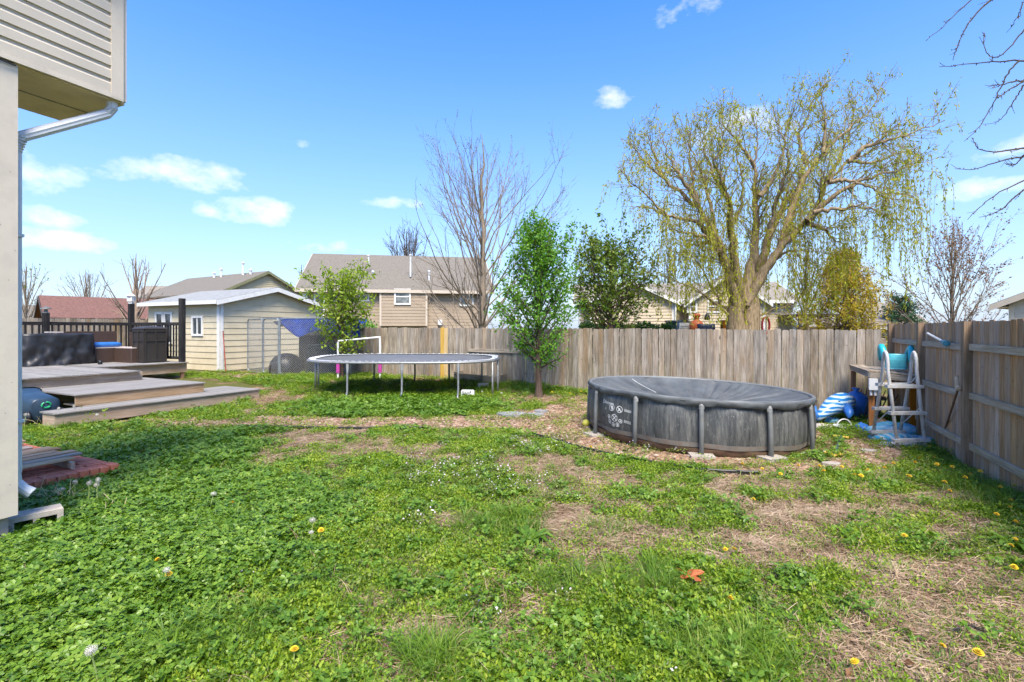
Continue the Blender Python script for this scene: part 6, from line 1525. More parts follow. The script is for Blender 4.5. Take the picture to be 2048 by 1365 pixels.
    for fine, rad in limbs:
        seg = np.linalg.norm(np.diff(fine, axis=0), axis=1); Lm = seg.sum(); n = int(Lm * 5.5)
        for k in range(n):
            f = rs.uniform(.22, 1.0); i = min(int(f * (len(fine) - 1)), len(fine) - 2); d = nrm(fine[i + 1] - fine[i]); dd = rot_about(d, R(rs.uniform(25, 65)), rs.uniform(0, 6.28), rs); dd = nrm(dd + np.array([0, 0, .25])); grow(rs, sub, fine[i], dd, rs.uniform(.7, 2.0) * (1.15 - .4 * f), max(.011, min(.03, rad[i] * .35)), 1, cfg, rend=.005)
    strands = []; ends = [(np.asarray(s[0][-1]), s[2]) for s in sub] + [(np.asarray(s[0][len(s[0]) // 2]), s[2]) for s in sub]
    for p, lv in ends:
        px = 1024 + 1000 * p[0] / p[1]; z = p[2]
        # strands hang long on the lower and right skirts, short tufts in the wind-blown top
        if rs.rand() > .33: continue
        base = np.interp(z, [2.5, 5.5, 8.0, 11], [1.5, 1.35, .55, .25]); 
        if px > 1590 and 4 < z < 8: base += .7
        ln = base * rs.uniform(.4, 1.5); ln = min(ln, max(.15, z - 1.9)); n = max(3, int(ln / .22)); d = nrm(rs.normal(0, 1, 3) * [1, 1, .3] + [.1, 0, .1]); q = [p]
        for i in range(n): d = nrm(d * .55 + np.array([0, 0, -.75]) + rs.normal(0, .06, 3)); q.append(q[-1] + d * ln / n)
        strands.append((q, list(np.linspace(.007, .0035, len(q))), 3))
    for k in range(300):   # curtain round the trunk
        fine, rad = limbs[rs.randint(0, 8)]; i = rs.randint(3, min(24, len(fine) - 1)); p = fine[i] + rs.normal(0, .25, 3); ln = min(rs.uniform(.7, 2.6), p[2] - 2.0)
        if ln < .2: continue
        n = max(3, int(ln / .25)); d = np.array([rs.normal(0, .3), rs.normal(0, .3), -.6]); q = [p]
        for j in range(n): d = nrm(d * .6 + np.array([0, 0, -.6]) + rs.normal(0, .07, 3)); q.append(q[-1] + d * ln / n)
        strands.append((q, list(np.linspace(.008, .004, len(q))), 3))
    tree_parts(t, out, M['bark_willow'], 1, ('trunk', 'x'), (9,)); v, f = tubes(sub, (5, 5, 4, 3)); link('branches', npmesh('branches', v - o, f, True), M['bark_willow'], t, b)
    v, f = tubes(strands, (3, 3, 3, 3)); link('strands', npmesh('strands', v - o, f), M['twig_yellow'], t, b)
    c1, d1 = sample_on(strands, rs, 13, (3,), .022); c2, d2 = sample_on(sub, rs, 6.2, (1, 2), .05); print('willow', len(sub), len(strands), len(c1), len(c2))
    c = np.concatenate([c1, c2]); dd = np.concatenate([d1, d2]); crown(t, c, .12, M['leaf_willow'], rs, aspect=.32, droop=.25, dirs=dd)
make_willow()

def overhang_tree():
    """tree standing just outside the frame on the right; its twigs hang into the picture"""
    rs = np.random.RandomState(23); b = V((8.9, 5.6, 0.0)); t = thing('maple_tree', b, 'budding bare twigs of a tree reaching in at the upper right corner', 'tree'); o = np.array(b); D = 5.6; out = []
    out.append(([o, o + [0, 0, 1.2], o + [-.1, 0, 2.6], o + [-.15, .05, 4.2], o + [-.1, .1, 6.5]], [.17, .13, .12, .10, .05], 0))
    def pp(px, py, d): return np.array(P(px, py, d))
    TW = [[(2240, 60), (2130, 40), (2048, -70), (1940, 0), (1895, 45), (1852, 82)], [(2240, 60), (2100, -60), (1985, -5), (1935, 45), (1918, 85), (1906, 121)], [(2260, 150), (2120, 130), (2048, 121), (1990, 122), (1930, 130), (1878, 134)], [(2048, 60), (2025, 90), (2000, 115), (1980, 115), (1966, 90), (1968, 66)],
          [(2040, 122), (2015, 145), (2000, 180), (1985, 210), (1960, 255), (1928, 283)], [(2200, 130), (2100, 145), (2048, 163), (2010, 185), (1990, 200)], [(2048, 170), (2035, 190), (2015, 225), (1990, 250)], [(2260, 280), (2140, 285), (2048, 296), (1990, 306), (1955, 300), (1944, 275)],
          [(2200, 300), (2100, 305), (2048, 312), (1990, 325), (1950, 340), (1910, 338)], [(2050, 308), (2030, 330), (2010, 328)], [(2260, 320), (2130, 330), (2048, 360), (1990, 390), (1955, 418), (1935, 440)], [(2200, 340), (2110, 350), (2048, 375), (2010, 415), (1985, 430), (1958, 435)], [(2120, 0), (2048, 0), (2038, 30), (2022, 52)], [(2048, 160), (2000, 170), (1976, 172)]]
    hub = o + np.array([-.14, .05, 3.6])
    for k, l in enumerate(TW):
        dd = D + rs.uniform(-.5, .7); q = [pp(x, y, dd + .03 * i) for i, (x, y) in enumerate(l)]
        if l[0][0] > 2150: q = [hub + [0, 0, (q[0][2] - hub[2]) * .55]] + q
        q = np.array(q); s = np.linspace(0, 1, len(q)); ss = np.linspace(0, 1, 26); f = np.stack([np.interp(ss, s, q[:, j]) for j in range(3)], 1)
        for _ in range(3): f[1:-1] = (f[:-2] + 2 * f[1:-1] + f[2:]) / 4
        f[1:-1] += rs.normal(0, .004, f[1:-1].shape); out.append((list(f), list(.016 * (1 - ss) ** 1.3 + .0028) if l[0][0] > 2150 else list(.006 * (1 - ss) + .0026), 1))
        for j in range(6):
            i = rs.randint(12, 25); d = rot_about(nrm(f[min(i + 1, 25)] - f[i - 1]), R(rs.uniform(25, 60)), rs.uniform(0, 6.28), rs); p = f[i]; ln = rs.uniform(.02, .12); out.append(([p, p + d * ln * .5, p + d * ln + [0, 0, .01]], [.003, .0025, .002], 2))
    tree_parts(t, out, M['bark_dark'], 1); c, d = sample_on(out, rs, 16, (1, 2), .004); crown(t, c, .018, M['bud'], rs, 'buds', aspect=.7)
overhang_tree()

# ================================================================== GROUND COVER
PROTO = bpy.data.collections.new('cover_shapes')     # shapes to scatter, never linked into the scene itself
def proto_obj(name, v, f, mat):
    me = npmesh(name, np.asarray(v), f); me.materials.append(mat); o = bpy.data.objects.new(name, me); return o
def scatter(name, label, cat, pts, rot, scl, idx, protos, kind='stuff'):
    col = bpy.data.collections.new(name + '_shapes')
    for k, p in enumerate(protos):
        p.name = '%s_shape_%02d' % (name, k); col.objects.link(p)
    me = bpy.data.meshes.new(name); me.from_pydata(np.asarray(pts).tolist(), [], [])
    for an, ty, arr in (('rot', 'FLOAT_VECTOR', rot), ('scl', 'FLOAT_VECTOR', scl)):
        a = me.attributes.new(an, ty, 'POINT'); a.data.foreach_set('vector', np.asarray(arr, np.float32).reshape(-1))
    a = me.attributes.new('idx', 'INT', 'POINT'); a.data.foreach_set('value', np.asarray(idx, np.int32))
    o = bpy.data.objects.new(name, me); COL.objects.link(o)
    ng = bpy.data.node_groups.new(name, 'GeometryNodeTree'); ng.interface.new_socket('Geometry', in_out='INPUT', socket_type='NodeSocketGeometry'); ng.interface.new_socket('Geometry', in_out='OUTPUT', socket_type='NodeSocketGeometry')
    gi = ng.nodes.new('NodeGroupInput'); go = ng.nodes.new('NodeGroupOutput'); ip = ng.nodes.new('GeometryNodeInstanceOnPoints'); ci = ng.nodes.new('GeometryNodeCollectionInfo')
    ci.inputs['Collection'].default_value = col; ci.inputs['Separate Children'].default_value = True; ci.inputs['Reset Children'].default_value = True
    ip.inputs['Pick Instance'].default_value = True
    def attr(nm, dt):
        n = ng.nodes.new('GeometryNodeInputNamedAttribute'); n.data_type = dt; n.inputs['Name'].default_value = nm; return n.outputs['Attribute']
    e = ng.nodes.new('FunctionNodeEulerToRotation'); ng.links.new(attr('rot', 'FLOAT_VECTOR'), e.inputs[0])
    ng.links.new(gi.outputs[0], ip.inputs['Points']); ng.links.new(ci.outputs[0], ip.inputs['Instance']); ng.links.new(e.outputs[0], ip.inputs['Rotation'])
    ng.links.new(attr('scl', 'FLOAT_VECTOR'), ip.inputs['Scale']); ng.links.new(attr('idx', 'INT'), ip.inputs['Instance Index']); ng.links.new(ip.outputs[0], go.inputs[0])
    md = o.modifiers.new('scatter', 'NODES'); md.node_group = ng
    return tag(o, label, cat, kind=kind)

M['clover'] = m_leaf('clover_leaf', [(.03, .08, .008), (.08, .17, .015), (.15, .26, .027), (.27, .37, .06)], .28, .4)
M['weed'] = m_leaf('chickweed_leaf', [(.04, .085, .006), (.125, .225, .012), (.24, .34, .023), (.40, .44, .055)], .35)
M['henbit'] = m_leaf('henbit_leaf', [(.05, .085, .014), (.11, .165, .026), (.19, .235, .045), (.27, .29, .08)], .3)
M['grass'] = m_leaf('grass_blade', [(.03, .075, .006), (.08, .175, .012), (.16, .27, .02), (.36, .36, .11)], .35)
M['straw'] = m_leaf('dead_straw', [(.14, .08, .042), (.27, .18, .11), (.41, .30, .20), (.57, .46, .33)], .1, .7)
M['stones'] = None
M['lilac'] = m_plain('pale_lilac_flower', (.66, .58, .68), .7, var=.15)
M['yellow'] = m_plain('dandelion_yellow', (.78, .52, .02), .7, var=.15, scale=60)
M['fluff'] = m_plain('dandelion_fluff', (.50, .48, .43), .9, var=.1)
M['stem'] = m_plain('pale_green_stem', (.26, .33, .10), .6, var=.2)
M['drystem'] = m_plain('dry_stem', (.48, .40, .24), .8, var=.2)
def m_stone():
    m, nt, bs, _ = newmat('path_stones'); oi = node(nt, 'ShaderNodeObjectInfo')
    c = ramp(nt, oi.outputs['Random'], [(0, (.06, .028, .014)), (.3, (.16, .075, .036)), (.6, (.24, .13, .066)), (.85, (.34, .22, .13)), (1, (.48, .40, .31))])
    n = noise_n(nt, coords(nt, 'Object'), 30, 4); c = mixc(nt, .35, c, ramp(nt, n, [(.3, (.12, .065, .04)), (.7, (.42, .32, .23))])); sock(nt, bs.inputs['Base Color'], c); bs.inputs['Roughness'].default_value = .85; return m
M['stones'] = m_stone()
def leaf_cards(rs, n, R0, h, size, aspect, tilt, fold=.25, tri=False):
    """n leaves in a clump of radius R0, heights up to h, roughly facing up"""
    V_ = []; F_ = []
    for k in range(n):
        a = rs.uniform(0, 6.28); r = R0 * math.sqrt(rs.uniform(0, 1)); c = np.array([r * math.cos(a), r * math.sin(a), h * rs.uniform(.25, 1) * (1 - .35 * (r / R0) ** 2)])
        up = nrm(np.array([rs.normal(0, tilt), rs.normal(0, tilt), 1.])); az = rs.uniform(0, 6.28); x = nrm(np.cross(up, [math.cos(az), math.sin(az), .01])); y = np.cross(up, x); s = size * rs.uniform(.65, 1.3)
        for q in range(3 if tri else 1):
            b = az + q * 2.094; d = x * math.cos(b) + y * math.sin(b); e = np.cross(up, d); o = len(V_)
            if tri:
                pts = [c, c + d * s * .45 + e * s * .40 + up * s * .05, c + d * s * .98 + e * s * .28 + up * s * .02, c + d * s * .86 - up * s * .04, c + d * s * .98 - e * s * .28 + up * s * .02, c + d * s * .45 - e * s * .40 + up * s * .05]
                V_ += pts; F_ += [(o, o + 1, o + 2, o + 3), (o, o + 3, o + 4, o + 5)]
            else:
                w = s * aspect * .5; V_ += [c, c + d * s * .5 + e * w + up * w * fold, c + d * s, c + d * s * .5 - e * w + up * w * fold]; F_ += [(o, o + 1, o + 2), (o, o + 2, o + 3)]
    return V_, F_
def blades(rs, n, R0, L, w, spread, seg=4, droop=1.2):
    V_ = []; F_ = []
    for k in range(n):
        a = rs.uniform(0, 6.28); r = R0 * rs.uniform(0, 1); p = np.array([r * math.cos(a), r * math.sin(a), 0.]); az = a + rs.normal(0, .6); d = nrm(np.array([math.cos(az) * spread * rs.uniform(.2, 1), math.sin(az) * spread * rs.uniform(.2, 1), 1.])); ll = L * rs.uniform(.55, 1.2); s = np.array([-math.sin(az), math.cos(az), 0]); o = len(V_)
        for i in range(seg + 1):
            ww = w * (1 - (i / seg) ** 1.6) + .0004; V_ += [p - s * ww / 2, p + s * ww / 2]; d = nrm(d + np.array([math.cos(az) * .12, math.sin(az) * .12, -.10 * droop * (i + 1)])); p = p + d * ll / seg
        F_ += [(o + 2 * i, o + 2 * i + 1, o + 2 * i + 3, o + 2 * i + 2) for i in range(seg)]
    return V_, F_
def straw_clump(rs, n, R0, L, w):
    V_ = []; F_ = []
    for k in range(n):
        a = rs.uniform(0, 6.28); r = R0 * math.sqrt(rs.uniform(0, 1)); p = np.array([r * math.cos(a), r * math.sin(a), rs.uniform(.002, .02)]); az = rs.uniform(0, 6.28); d = np.array([math.cos(az), math.sin(az), rs.normal(.02, .14)]); s = np.array([-math.sin(az), math.cos(az), 0]); ll = L * rs.uniform(.4, 1.3); o = len(V_); bend = rs.normal(0, .25)
        for i in range(3):
            ww = w * (1 - .3 * i); V_ += [p - s * ww / 2, p + s * ww / 2 + np.array([0, 0, .001])]; d2 = d + s * bend * (i + 1) * .5 - np.array([0, 0, .08]) * i; p = p + d2 * ll / 2; p[2] = max(p[2], .002)
        F_ += [(o + 2 * i, o + 2 * i + 1, o + 2 * i + 3, o + 2 * i + 2) for i in range(2)]
    return V_, F_
def stone(rs, flat=.6):
    m = MB(); n = 7; rows = []
    for j, (r, h) in enumerate(((.55, -.4), (1, -.1), (.95, .25), (.5, .5))):
        rows.append([V((r * math.cos(a) * rs.uniform(.8, 1.2), r * math.sin(a) * rs.uniform(.7, 1.1), h * flat * rs.uniform(.85, 1.15))) for a in [2 * math.pi * k / n for k in range(n)]])
    m.grid(rows, True); m.f.append(tuple(range(3 * n, 4 * n))); m.f.append(tuple(range(n - 1, -1, -1))); return [tuple(x) for x in m.v], m.f

# no plants where things stand
def blocked(x, y):
    u = x * A.x + y * A.y; v = x * B.x + y * B.y
    bl = ((u > -9.8) & (u < -7.02) & (v > 1.1) & (v < 3.28)) | ((u < -11.1) & (v > 4.27) & (v < 8.31)) | ((u < -11.75) & (v > 3) & (v < 9.4))
    bl |= (x - 3.2) ** 2 + (y - 8.78) ** 2 < 1.74 ** 2
    hx = (x - HW.x) * HA.x + (y - HW.y) * HA.y; hy = (x - HW.x) * HB.x + (y - HW.y) * HB.y; bl |= (hx < 0.02) & (hy < 0.0)
    sx = (x - SP0.x) * SN.x + (y - SP0.y) * SN.y; bl |= sx > -.05
    d = (BF1 - BF0).normalized(); nn = V((-d.y, d.x, 0)); nn = -nn if nn.y < 0 else nn
    bl |= ((x - BF0.x) * nn.x + (y - BF0.y) * nn.y > -.08) & (x > -7.8)
    sd = (x - S0.x) * A.x + (y - S0.y) * A.y; bl |= (sd < .05) & ((x - S0.x) * B.x + (y - S0.y) * B.y > -.02)
    return bl
def ground_points(rs, n, y0=1.2, y1=17.5, power=1.0):
    """random spots on the yard, denser towards the near lawn"""
    y = y0 + (y1 - y0) * rs.uniform(0, 1, n) ** power; half = 1.12 * y + .9; x = rs.uniform(-1, 1, n) * half; return x, y
def place(x, y, rs, smin, smax, sink=.0, flat=False, zs=None):
    z = gz_np(x, y) + (fbm(x * 2.2, y * 2.2) - .5) * .035 + (fbm(x * 9, y * 9, 3) - .5) * .015 - sink; n = len(x); s = rs.uniform(smin, smax, n)
    rot = np.stack([rs.normal(0, .12, n), rs.normal(0, .12, n), rs.uniform(0, 6.28, n)], 1); sc = np.stack([s, s, s * (rs.uniform(.8, 1.25, n) if zs is None else zs)], 1); return np.stack([x, y, z], 1), rot, sc
def make_cover():
    rs = np.random.RandomState(101)
    # --- clover
    pr = [proto_obj('p', *leaf_cards(rs, 20, .085, .075, .020, 0, .38, tri=True), M['clover']) for _ in range(6)]
    x, y = ground_points(rs, 95000, power=1.35); st, cl, he, ta, gr, di = masks(x, y); lush = fbm(x * .8 + 5, y * .8 + 2)
    p_ = np.clip(cl * 1.2, 0, 1) + .07 * (1 - st) * (1 - gr); k = (rs.uniform(0, 1, len(x)) < p_) & ~blocked(x, y) & (gr < .3) & (y < 15); x, y = x[k], y[k]
    P_, r_, s_ = place(x, y, rs, .55, 1.55, 0, zs=.7 + .9 * lush[k]); s_ *= (1 + np.clip(P_[:, 1] - 6, 0, 8) * .06)[:, None]; scatter('clover', 'dense dark green clover covering the left of the lawn', 'clover', P_, r_, s_, rs.randint(0, 6, len(P_)), pr); print('clover', len(P_))
    # --- chickweed: the bright small-leaved mat
    pr = [proto_obj('p', *leaf_cards(rs, 46, .095, .055, .019, .6, .75), M['weed']) for _ in range(6)]
    x, y = ground_points(rs, 100000, power=1.3); st, cl, he, ta, gr, di = masks(x, y); n2 = fbm(x * 3.1 + 40, y * 3.1 + 8)
    p_ = (1 - cl * .85) * (1 - st * .93) * (1 - gr * .91) * (1 - di * .9) * np.clip(.10 + (n2 - .36) * 3.4, .03, 1); k = (rs.uniform(0, 1, len(x)) < p_) & ~blocked(x, y); x, y = x[k], y[k]
    P_, r_, s_ = place(x, y, rs, .7, 1.4, .004, zs=.6 + 1.1 * n2[k]); s_ *= (1 + np.clip(P_[:, 1] - 6, 0, 9) * .05)[:, None]; scatter('chickweed', 'bright green chickweed mat over the middle of the lawn', 'weeds', P_, r_, s_, rs.randint(0, 6, len(P_)), pr); print('weed', len(P_))
    # --- henbit with pale flowers
    def hb():
        V_, F_ = leaf_cards(rs, 34, .08, .09, .022, .75, .6); return V_, F_
    pr = [proto_obj('p', *hb(), M['henbit']) for _ in range(4)]
    x, y = ground_points(rs, 40000, power=1.15); st, cl, he, ta, gr, di = masks(x, y); k = (rs.uniform(0, 1, len(x)) < he * .85 + .03 * (1 - gr)) & ~blocked(x, y) & (st < .6); x, y = x[k], y[k]
    P_, r_, s_ = place(x, y, rs, .7, 1.3); scatter('henbit', 'grey green henbit patches with pale flowers in mid lawn', 'weeds', P_, r_, s_, rs.randint(0, 4, len(P_)), pr); print('henbit', len(P_))
    def fl(n):
        V_, F_ = leaf_cards(rs, n, .08, .12, .017, .6, .9); return V_, F_
    pr = [proto_obj('p', *fl(7), M['lilac']) for _ in range(3)]; k = rs.uniform(0, 1, len(P_)) < .62 * np.clip(masks(x, y)[2], .10, 1) + .02; scatter('henbit_flowers', 'tiny pale lilac flowers dotted over the henbit', 'flowers', P_[k], r_[k], s_[k], rs.randint(0, 3, k.sum()), pr)
    # --- grass tufts
    pr = [proto_obj('p', *blades(rs, 34, .035, .20, .0055, .75), M['grass']) for _ in range(5)] + [proto_obj('p', *blades(rs, 14, .06, .13, .0042, .8), M['grass']) for _ in range(3)]
    x, y = ground_points(rs, 60000, power=1.35); st, cl, he, ta, gr, di = masks(x, y); pt = ta * .42; ps = .30 * (1 - st * .75) * (1 - gr * .9); u = rs.uniform(0, 1, len(x)); k = (u < pt + ps) & ~blocked(x, y); tall = (u < pt)[k]; x, y = x[k], y[k]
    P_, r_, s_ = place(x, y, rs, .7, 1.2); idx = np.where(tall, rs.randint(0, 5, len(x)), rs.randint(5, 8, len(x))); scatter('grass', 'tufts of longer grass scattered through the lawn', 'grass', P_, r_, s_, idx, pr); print('grass', len(P_))
    # --- single long blades and dead stalks standing over the mat
    pr = [proto_obj('p', *blades(rs, 3, .05, .24, .0045, 1.1, 5, 1.5), M['grass']) for _ in range(4)] + [proto_obj('p', *blades(rs, 3, .06, .17, .003, 1.5, 4, 1.2), M['straw']) for _ in range(4)]
    x, y = ground_points(rs, 9000, y1=9, power=1.2); st, cl, he, ta, gr, di = masks(x, y); k = ~blocked(x, y) & (gr < .3) & (rs.uniform(0, 1, len(x)) < .75); P_, r_, s_ = place(x[k], y[k], rs, .6, 1.25); scatter('wild_blades', 'single long grass blades and dead stalks over the near lawn', 'grass', P_, r_, s_, rs.randint(0, 8, len(P_)), pr)
    # --- straw
    pr = [proto_obj('p', *straw_clump(rs, 34, .10, .075, .0042), M['straw']) for _ in range(6)]
    x, y = ground_points(rs, 70000, power=1.3); st, cl, he, ta, gr, di = masks(x, y); k = (rs.uniform(0, 1, len(x)) < np.clip(st * 1.1, 0, 1) * .62 + .13 * (1 - gr)) & ~blocked(x, y) & (cl < .6); x, y = x[k], y[k]
    P_, r_, s_ = place(x, y, rs, .75, 1.4); scatter('dead_straw', 'dry pinkish straw lying over the worn lawn patches', 'straw', P_, r_, s_, rs.randint(0, 6, len(P_)), pr); print('straw', len(P_))
    # --- path stones
    pr = [proto_obj('p', *stone(rs), M['stones']) for _ in range(8)]
    n = 150000; x = rs.uniform(-9.5, 7.5, n); y = rs.uniform(5.2, 13.0, n); st, cl, he, ta, gr, di = masks(x, y); d = np.hypot(x - 3.2, y - 8.78); k = (rs.uniform(0, 1, n) < gr * .62 + di * .02) & ~blocked(x, y) & (d > 1.82); x, y = x[k], y[k]
    P_, r_, s_ = place(x, y, rs, .014, .042, 0); P_[:, 2] += .006; scatter('gravel', 'pinkish brown stone gravel along the path and round the pool', 'gravel', P_, r_, s_, rs.randint(0, 8, len(P_)), pr); print('gravel', len(P_))
    # --- brown leaf litter
    pr = [proto_obj('p', *leaf_cards(rs, 2, .05, .02, .05, .5, .5, .6), M['bud']) for _ in range(4)]
    x, y = ground_points(rs, 1600, power=1.2); k = ~blocked(x, y); P_, r_, s_ = place(x[k], y[k], rs, .6, 1.3); P_[:, 2] += .01; scatter('leaf_litter', 'scattered small brown dead leaves on the lawn', 'leaves', P_, r_, s_, rs.randint(0, 4, len(P_)), pr)
make_cover()

# ================================================================== DANDELIONS, WEEDS, FALLEN LEAF
def copy_tree(o, parent=None):
    c = o.copy(); COL.objects.link(c); c.parent = parent; ORG[c.name] = ORG[o.name]
    for ch in o.children: copy_tree(ch, c)
    return c
def dandelions():
    rs = random.Random(4)
    t = thing('dandelion', (0, 0, 0), 'yellow dandelion flower open in the lawn', 'dandelion', 'yellow dandelions in the lawn')
    m = MB(); m.tube([(0, 0, 0), (.006, 0, .06), (.01, .005, .11)], .003, 5); m.build('stem', M['stem'], t)
    m = MB()
    for ring, (r, h, n) in enumerate(((.024, .112, 16), (.019, .119, 14), (.013, .124, 11), (.007, .127, 7))):
        for k in range(n):
            a = 2 * math.pi * (k + .5 * ring) / n; c = V((.01, .005, 0)); d = V((math.cos(a), math.sin(a), 0)); s = V((-d.y, d.x, 0)) * .0055
            m.add([c + d * .0005 + Z * (h - .004), c + d * r * .7 + s + Z * h, c + d * r + Z * (h + .002), c + d * r * .7 - s + Z * h], [(0, 1, 2, 3)])
    m.build('flower', M['yellow'], t)
    spots = [(310, 1135), (342, 1175), (585, 1333), (645, 1085), (465, 1022), (1455, 1117), (1472, 1115), (1456, 1235), (1815, 1090), (1508, 1015), (2023, 1015), (2028, 1028), (2022, 1062), (2030, 1085), (2017, 1107), (2022, 1163), (1888, 1320), (1955, 1350), (1730, 1350),
             (1836, 897), (1858, 897), (1868, 918), (1837, 923), (1875, 938), (1940, 960), (1965, 965), (1858, 953), (1900, 942), (1480, 945), (1527, 944), (1600, 945), (1640, 948), (1655, 953), (1690, 944), (1707, 957), (1715, 962), (1740, 952), (1778, 955), (1790, 947), (1808, 960), (1822, 963), (1836, 945), (1882, 978), (1893, 988), (1930, 974), (2030, 982), (2005, 992), (1560, 960), (1990, 1040), (1350, 895), (1105, 788), (1140, 790), (1160, 786), (1180, 905)]
    for i, (px, py) in enumerate(spots):
        o = t if i == 0 else copy_tree(t); g = G(px, py + 10); o.location = g + Z * .0; s = rs.uniform(.85, 1.15) * (1.15 if g.y > 5 else 1.0); o.scale = (s, s, s * rs.uniform(.8, 1.3)); o.rotation_euler = (rs.gauss(0, .15), rs.gauss(0, .15), rs.uniform(0, 6.28))
        lab = {0: 'yellow dandelion behind the seed head in the near clover', 1: 'yellow dandelion in front of the seed head in the near clover', 2: 'yellow dandelion at the bottom edge left of centre', 3: 'yellow dandelion beside the two mid lawn seed heads', 4: 'yellow dandelion in the far clover left of centre', 5: 'left one of two yellow dandelions above the orange leaf', 6: 'right one of two yellow dandelions above the orange leaf', 7: 'yellow dandelion below and right of the orange leaf', 8: 'yellow dandelion alone in the straw at right', 9: 'yellow dandelion in the green patch below the pool', 16: 'yellow dandelion in the straw near the bottom right', 17: 'yellow dandelion in the bottom right corner', 18: 'yellow dandelion at the bottom edge right of centre', 49: 'yellow dandelion in the weeds before the pool front', 53: 'yellow dandelion by the curved edging left of the pool'}.get(i)
        o['label'] = lab or ('yellow dandelion in the grass along the right picture edge' if px > 1985 else 'yellow dandelion in the grass behind the pear tree' if py < 800 else 'yellow dandelion in the weedy strip between the pool and side fence')
    t = thing('dandelion_clock', (0, 0, 0), 'white dandelion seed head', 'dandelion', 'white dandelion seed heads')
    CL = ['middle seed head of the cluster in front of the brick landing', 'tallest seed head of the cluster in front of the brick landing', 'lowest right seed head of the cluster in front of the brick landing', 'seed head left of the cluster in front of the brick landing', 'small seed head nearest the downspout by the landing', 'white seed head beside a yellow dandelion in the near clover', 'white seed head alone in the far clover', 'upper white seed head in mid lawn where clover ends', 'white seed head near the bottom left corner in clover', 'white seed head in front of the recycling cart', 'white seed head right of the leafy weed at the deck step', 'white seed head before the left end of the lowest step', 'lower small seed head in mid lawn where clover ends', 'white seed head in the clover mound before the trampoline', 'white seed head above the leafy weed at the deck step', 'white seed head between trampoline and pear tree', 'white seed head right of the slotted lid under the trampoline']
    m = MB(); m.tube([(0, 0, 0), (.01, 0, .10), (.0, .005, .22)], .0035, 5); m.build('stem', M['stem'], t)
    m = MB(); c = V((0, .005, .235)); rr = random.Random(8)
    for k in range(120):
        z = 1 - 2 * (k + .5) / 120; a = k * 2.399; q = math.sqrt(1 - z * z); d = V((q * math.cos(a), q * math.sin(a), z)); e = d.orthogonal().normalized() * .0045; f = d.cross(e); r_ = rr.uniform(.019, .026)
        m.add([c + d * r_ + e, c + d * (r_ + .002) + f * .4, c + d * r_ - e, c + d * (r_ + .002) - f * .4], [(0, 1, 2, 3)]); m.add([c + d * .005, c + d * r_ + e * .12, c + d * r_ - e * .12], [(0, 1, 2)])
    m.lathe(c, [(.002, -.012), (.010, 0), (.002, .012)], 8); m.build('seed_head', M['fluff'], t)
    for i, (px, py, zz) in enumerate(((178, 967, 1.1), (195, 960, 1.25), (192, 972, 1.0), (147, 965, 1.0), (126, 979, .8), (333, 1140, .75), (421, 988, .8), (628, 1040, .9), (196, 1295, 1.0), (48, 830, 1.3), (195, 830, 1.2), (113, 818, 1.4), (622, 1064, .6), (880, 808, .7), (153, 812, 1.5), (1003, 786, .8), (965, 783, .8))):
        o = t if i == 0 else copy_tree(t); d = 1.8 / (py + 40 - HOR) * 1000
        g = P(px, py, d); h = .235 * zz; 
        for _ in range(12): d = (CAMZ - gz(g.x, g.y) - h) / (py - HOR) * 1000; g = P(px, py, d)
        o.location = (g.x, g.y, gz(g.x, g.y)); o.scale = (1, 1, zz); o.rotation_euler = (rs.gauss(0, .05), rs.gauss(0, .05), rs.uniform(0, 6))
        s = rs.uniform(.9, 1.15)
        o.scale = (s, s, zz); o['label'] = CL[i]
    # orange fallen oak leaf
    g = G(1380, 1168) + Z * .05; m = MB(); n = 26; q = []
    for k in range(n):
        a = 2 * math.pi * k / n; r = .062 * (1 + .45 * math.cos(5 * a)) * (1.2 if abs(math.sin(a)) > .7 else 1); q.append(g + V((r * math.cos(a) * 1.15, r * math.sin(a), .035 * abs(math.cos(a)) + .012 * math.sin(3 * a))))
    o0 = len(m.v); m.add([g] + q, [(0, 1 + k, 1 + (k + 1) % n) for k in range(n)]); t = thing('fallen_leaf', g, 'curled orange fallen leaf on the lawn', 'leaf'); m.build('blade', m_leaf('orange_leaf', [(.42, .10, .03), (.52, .17, .06), (.60, .26, .12)], .3), t); m = MB(); m.tube([g, g + V((.05, -.05, .0))], .002, 4); m.build('stalk', M['drystem'], t)
    # weed clumps: stalky plant by the deck step, dry stems by the landing
    rsn = np.random.RandomState(6)
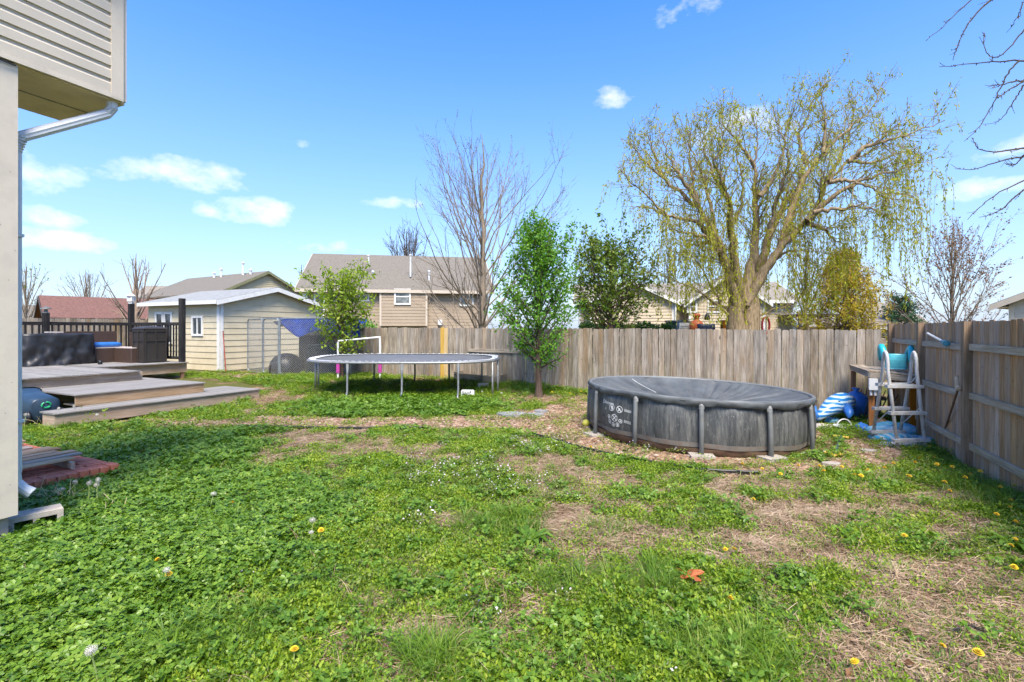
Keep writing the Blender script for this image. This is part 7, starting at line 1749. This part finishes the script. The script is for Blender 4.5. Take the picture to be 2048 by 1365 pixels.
    for name, label, px, py, n, h, mat, leaf in (('dry_weed', 'pale dry weed stems leaning beside the brick landing', 120, 1010, 22, .30, 'drystem', None), ('leafy_weed', 'leafy weed with dry stems at the lowest deck step', 168, 852, 9, .34, 'stem', 'leaf_pear2'), ('dry_weed', 'dry bent weed stems in front of the recycling cart', 95, 856, 12, .36, 'drystem', None), ('dry_weed', 'dry weed stems standing by the slate slabs', 1045, 838, 7, .28, 'drystem', None), ('dry_weed', 'dry stems lying across the clover near the bare patch', 230, 1030, 7, .25, 'drystem', None)):
        g = G(px, py); t = thing(name, g, label, 'weed'); br = []
        for k in range(n):
            a = rsn.uniform(0, 6.28); l = h * rsn.uniform(.5, 1.2); sp = rsn.uniform(.2, 1.0); p0 = np.array(g) + np.array([rsn.normal(0, .12), rsn.normal(0, .06), 0]); d = np.array([math.cos(a) * sp, math.sin(a) * sp, 1.]); d = nrm(d); br.append(([p0, p0 + d * l * .5, p0 + d * l * .95 + [0, 0, -.25 * l * sp]], [.0035, .003, .002], 0))
        v, f = tubes(br, (4,)); link('stems', npmesh('stems', v - np.array(g), f), M[mat], t, g)
        if leaf:
            c, d = sample_on(br, rsn, 40, (0,), .02); crown(t, c, .06, M[leaf], rsn, 'leaves')
    # broad-leaved dock rosettes
    for px, py, lab in ((800, 862, 'broad-leaved green weed rosette at the path edge'), (1060, 1088, 'green leafy rosette below the long grass tuft in mid lawn'), (2030, 1100, 'broad-leaved weed rosette by the right fence')):
        g = G(px, py); V_, F_ = [], []
        for k in range(16):
            a = k * 2.399; l = rsn.uniform(.12, .22); d = np.array([math.cos(a), math.sin(a), 0]); s = np.array([-d[1], d[0], 0]); o = len(V_); p = np.array([0, 0, .01]); 
            for i, (f, w, z) in enumerate(((0, .006, .0), (.3, .022, .06), (.65, .028, .09), (1, .002, .05))): V_ += [p + d * l * f - s * w + [0, 0, z * l / .2], p + d * l * f + [0, 0, z * l / .2 - .006], p + d * l * f + s * w + [0, 0, z * l / .2]]
            for i in range(3): F_ += [(o + 3 * i, o + 3 * i + 1, o + 3 * i + 4, o + 3 * i + 3), (o + 3 * i + 1, o + 3 * i + 2, o + 3 * i + 5, o + 3 * i + 4)]
        t = thing('weed_rosette', g, lab, 'weed'); link('leaves', npmesh('leaves', np.array(V_), F_, True), M['clover'], t, g)
dandelions()
